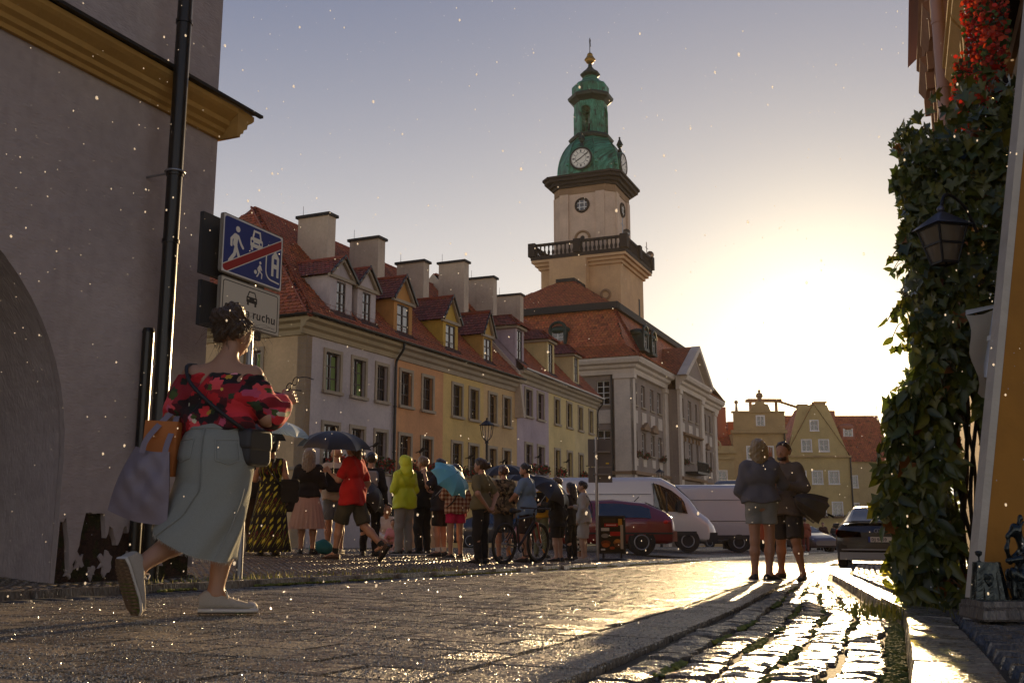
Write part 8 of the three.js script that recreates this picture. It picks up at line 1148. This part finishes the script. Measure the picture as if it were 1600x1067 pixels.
  const strands = []; for (let k = 0; k < 420; k++) { const a = RR(-2.6, 2.6) + Math.PI, e = RR(-0.5, 1.3), r = 0.095, p0 = hd(Math.sin(a) * Math.cos(e) * r, Math.sin(e) * r + 0.03, Math.cos(a) * Math.cos(e) * r - 0.01), out = unit3(sub3(p0, H)), l = RR(0.02, 0.09), t = [RR(-1, 1), RR(-1, 0.6), RR(-1, 1)]; strands.push(tube([p0, add3(p0, add3(mul3(out, l * 0.5), mul3(t, l * 0.4))), add3(p0, add3(mul3(out, l * 0.7), add3(mul3(t, l), [0, -l * 0.5, 0])))], 0.0009, 3, 5)); }
  for (let k = 0; k < 26; k++) { const s = RR(-1, 1), p0 = hd(s * 0.06, -0.01, -0.06 + RR(-0.03, 0.03)); strands.push(tube([p0, add3(p0, [RR(-0.015, 0.015), -0.06, RR(-0.02, 0.01)]), add3(p0, [RR(-0.03, 0.03), -RR(0.09, 0.15), RR(-0.02, 0.02)])], 0.0014, 3, 6)); }
  const st = part('loose_strands', strands, hairMat(0.26, 0.14, 0.05), hairO); st.userData.kind = 'stuff';
  part('earring', ball(...hd(-0.088, -0.05, -0.005), 0.006), M.gold, g);
  // strap and small black bag on the right hip
  part('bag_strap', tube([q(-0.14, 1.375, 0.03), q(-0.165, 1.36, -0.05), q(-0.12, 1.26, -0.135), q(-0.01, 1.15, -0.155), q(0.1, 1.06, -0.14), q(0.185, 0.99, -0.06), q(0.2, 0.96, 0.03)], 0.011, 6, 50), M.strap, g);
  const hb = part('hip_bag', satchel(0.2, 0.17, 0.09, [0, 0, 0]), std(lin(0.02, 0.018, 0.018), 0.6), g); hb.position.set(...q(0.215, 0.9, 0.02)); hb.rotation.y = 1.25; part('bag_flap', satchel(0.206, 0.09, 0.098, [0, 0.042, 0]), std(lin(0.024, 0.021, 0.02), 0.55), hb);
  // sunglasses dangling from the right hand
  const gl = part('sunglasses', [new THREE.TorusGeometry(0.026, 0.003, 5, 20), new THREE.TorusGeometry(0.026, 0.003, 5, 20).translate(0.065, 0, 0), cyl([0.026, 0.005, 0], [0.039, 0.005, 0], 0.003), tube([[-0.026, 0.01, 0], [-0.04, 0.03, -0.06], [-0.03, 0.04, -0.12]], 0.003, 5), tube([[0.091, 0.01, 0], [0.1, 0.03, -0.06], [0.09, 0.045, -0.12]], 0.003, 5)], M.iron, g); gl.position.set(...q(0.335, 1.285, 0.3)); gl.rotation.set(0.3, 2.4, 0.3);
}
{ // the tote on her left arm, a paper bag showing above it
  const d = 5.62, wx = (330 - 800) / 1578 * d, gy = gh(wx, -d) + 0.012;
  const t = thing('tote_bag', 'large mauve-grey fabric tote bag hanging from the arm of the walking woman', 'bag', [wx, gy, -d], Math.PI), q = (r, y, z) => [-r, y, z];
  const TL = [-0.415, 0.905], TR = [-0.185, 0.865], BR = [-0.175, 0.475], BL = [-0.545, 0.555], pos = [], idx = [], uv = [], n = 22;
  for (const f of [-1, 1]) for (let i = 0; i <= n; i++) for (let j = 0; j <= n; j++) { const s = i / n, v = j / n, r = lerp(lerp(TL[0], TR[0], s), lerp(BL[0], BR[0], s), v) + 0.02 * Math.sin(v * 3.1) * (s < 0.5 ? -1 : 0.3), y = lerp(lerp(TL[1], TR[1], s), lerp(BL[1], BR[1], s), v) - 0.022 * Math.sin(s * Math.PI) * v + 0.015 * Math.sin(s * Math.PI) * (1 - v) * -1, puff = Math.pow(Math.sin(clamp(s, 0, 1) * Math.PI), 0.6) * (0.25 + 0.75 * Math.sin(clamp(v * 0.9 + 0.12, 0, 1) * Math.PI)), z = -0.14 + f * (0.004 + 0.06 * puff) + 0.014 * Math.sin(s * 9 + v * 7) * puff + 0.009 * Math.sin(v * 17 - s * 12) * puff - (s - 0.5) * 0.12; pos.push(...q(r, y, z)); uv.push(s * 0.35, v * 0.4); }
  const m = (n + 1) * (n + 1); for (const f of [0, 1]) for (let i = 0; i < n; i++) for (let j = 0; j < n; j++) { const k = f * m + i * (n + 1) + j; f ? idx.push(k, k + 1, k + n + 1, k + 1, k + n + 2, k + n + 1) : idx.push(k, k + n + 1, k + 1, k + 1, k + n + 1, k + n + 2); }
  const g = new THREE.BufferGeometry(); g.setAttribute('position', new THREE.Float32BufferAttribute(pos, 3)); g.setAttribute('uv', new THREE.Float32BufferAttribute(uv, 2)); g.setIndex(idx); g.computeVertexNormals();
  const fab = phys(lin(0.20, 0.165, 0.19), 0.6, { sheen: 0.4, sheenRoughness: 0.4, sheenColor: lin(0.4, 0.35, 0.4), bumpMap: T.crease, bumpScale: 0.01 }); part('bag_body', g, fab, t);
  const webb = (pts, w) => { const p2 = []; const c = new THREE.CatmullRomCurve3(pts.map(p => V(...q(...p)))), N = 24, ps = [], ix = [], u2 = []; for (let i = 0; i <= N; i++) { const p = c.getPoint(i / N), tg = c.getTangent(i / N), sd = V(0, 0, 1).cross(tg).normalize(); for (const s of [-1, 1]) { ps.push(p.x + sd.x * w * s, p.y + sd.y * w * s, p.z + sd.z * w * s); u2.push(s * 0.5 + 0.5, i / N * 4); } } for (let i = 0; i < N; i++) ix.push(2 * i, 2 * i + 1, 2 * i + 2, 2 * i + 1, 2 * i + 3, 2 * i + 2); const G = new THREE.BufferGeometry(); G.setAttribute('position', new THREE.Float32BufferAttribute(ps, 3)); G.setAttribute('uv', new THREE.Float32BufferAttribute(u2, 2)); G.setIndex(ix); G.computeVertexNormals(); return G; };
  const wb = std(lin(0.27, 0.22, 0.26), 0.8, { map: T.weave }); part('handle', webb([[-0.335, 0.86, -0.2], [-0.325, 0.92, -0.19], [-0.27, 1.02, -0.14], [-0.22, 1.1, -0.05], [-0.2, 1.05, 0.06]], 0.016), wb, t); part('handle', webb([[-0.215, 0.83, -0.2], [-0.21, 0.9, -0.18], [-0.2, 1.0, -0.12], [-0.2, 1.08, -0.05], [-0.19, 1.04, 0.06]], 0.016), wb, t);
  const p = thing('paper_bag', 'orange-brown paper bag sticking out of the tote bag', 'bag', [wx, gy, -d], Math.PI), or = std(lin(0.40, 0.12, 0.02), 0.7, { bumpMap: T.crease, bumpScale: 0.012 });
  part('bag_wall', [span(-0.09, 0.09, 0, 0.3, -0.04, -0.035), span(-0.09, 0.09, 0, 0.3, 0.035, 0.04), span(-0.092, -0.086, 0, 0.3, -0.035, 0.035), span(0.086, 0.092, 0, 0.3, -0.035, 0.035)].map(b => b.rotateZ(0.05).translate(0.275, 0.74, -0.1)), or, p); part('contents', [ball(0.28, 0.97, -0.1, 0.06, 1.1, 0.6, 0.4, 10)], std(lin(0.08, 0.03, 0.015), 0.8), p);
}
// ---------- the shower: drops hanging in the low sun ----------
{
  const drop = new THREE.SphereGeometry(1, 8, 6).scale(1, 1.5, 1), ms = [];
  for (let k = 0; k < 1500; k++) { const d = 1.3 + 8 * Math.pow(rnd(), 0.8), x = RR(-0.54, 0.54) * d, y = 0.36 + RR(-0.1, 0.56) * d, r = RR(0.0008, 0.0021) * (rnd() < 0.12 ? 1.6 : 1); if (y < gh(x, -d) + 0.05) continue; ms.push(new THREE.Matrix4().compose(V(x, y, -d), new THREE.Quaternion(), V(r, r, r))); }
  const o = instanced('raindrops', drop, phys(0xffffff, 0.6, { transmission: 0.85, thickness: 0 }), ms, scene); o.userData.label = 'raindrops falling through the evening sunlight'; o.userData.category = 'rain';
}
scene.fog = new THREE.FogExp2(0xffe6bf, 0.0003);
scene.traverse(o => { if (o.isMesh) { o.castShadow = true; o.receiveShadow = true; } });
renderer.render(scene, camera);
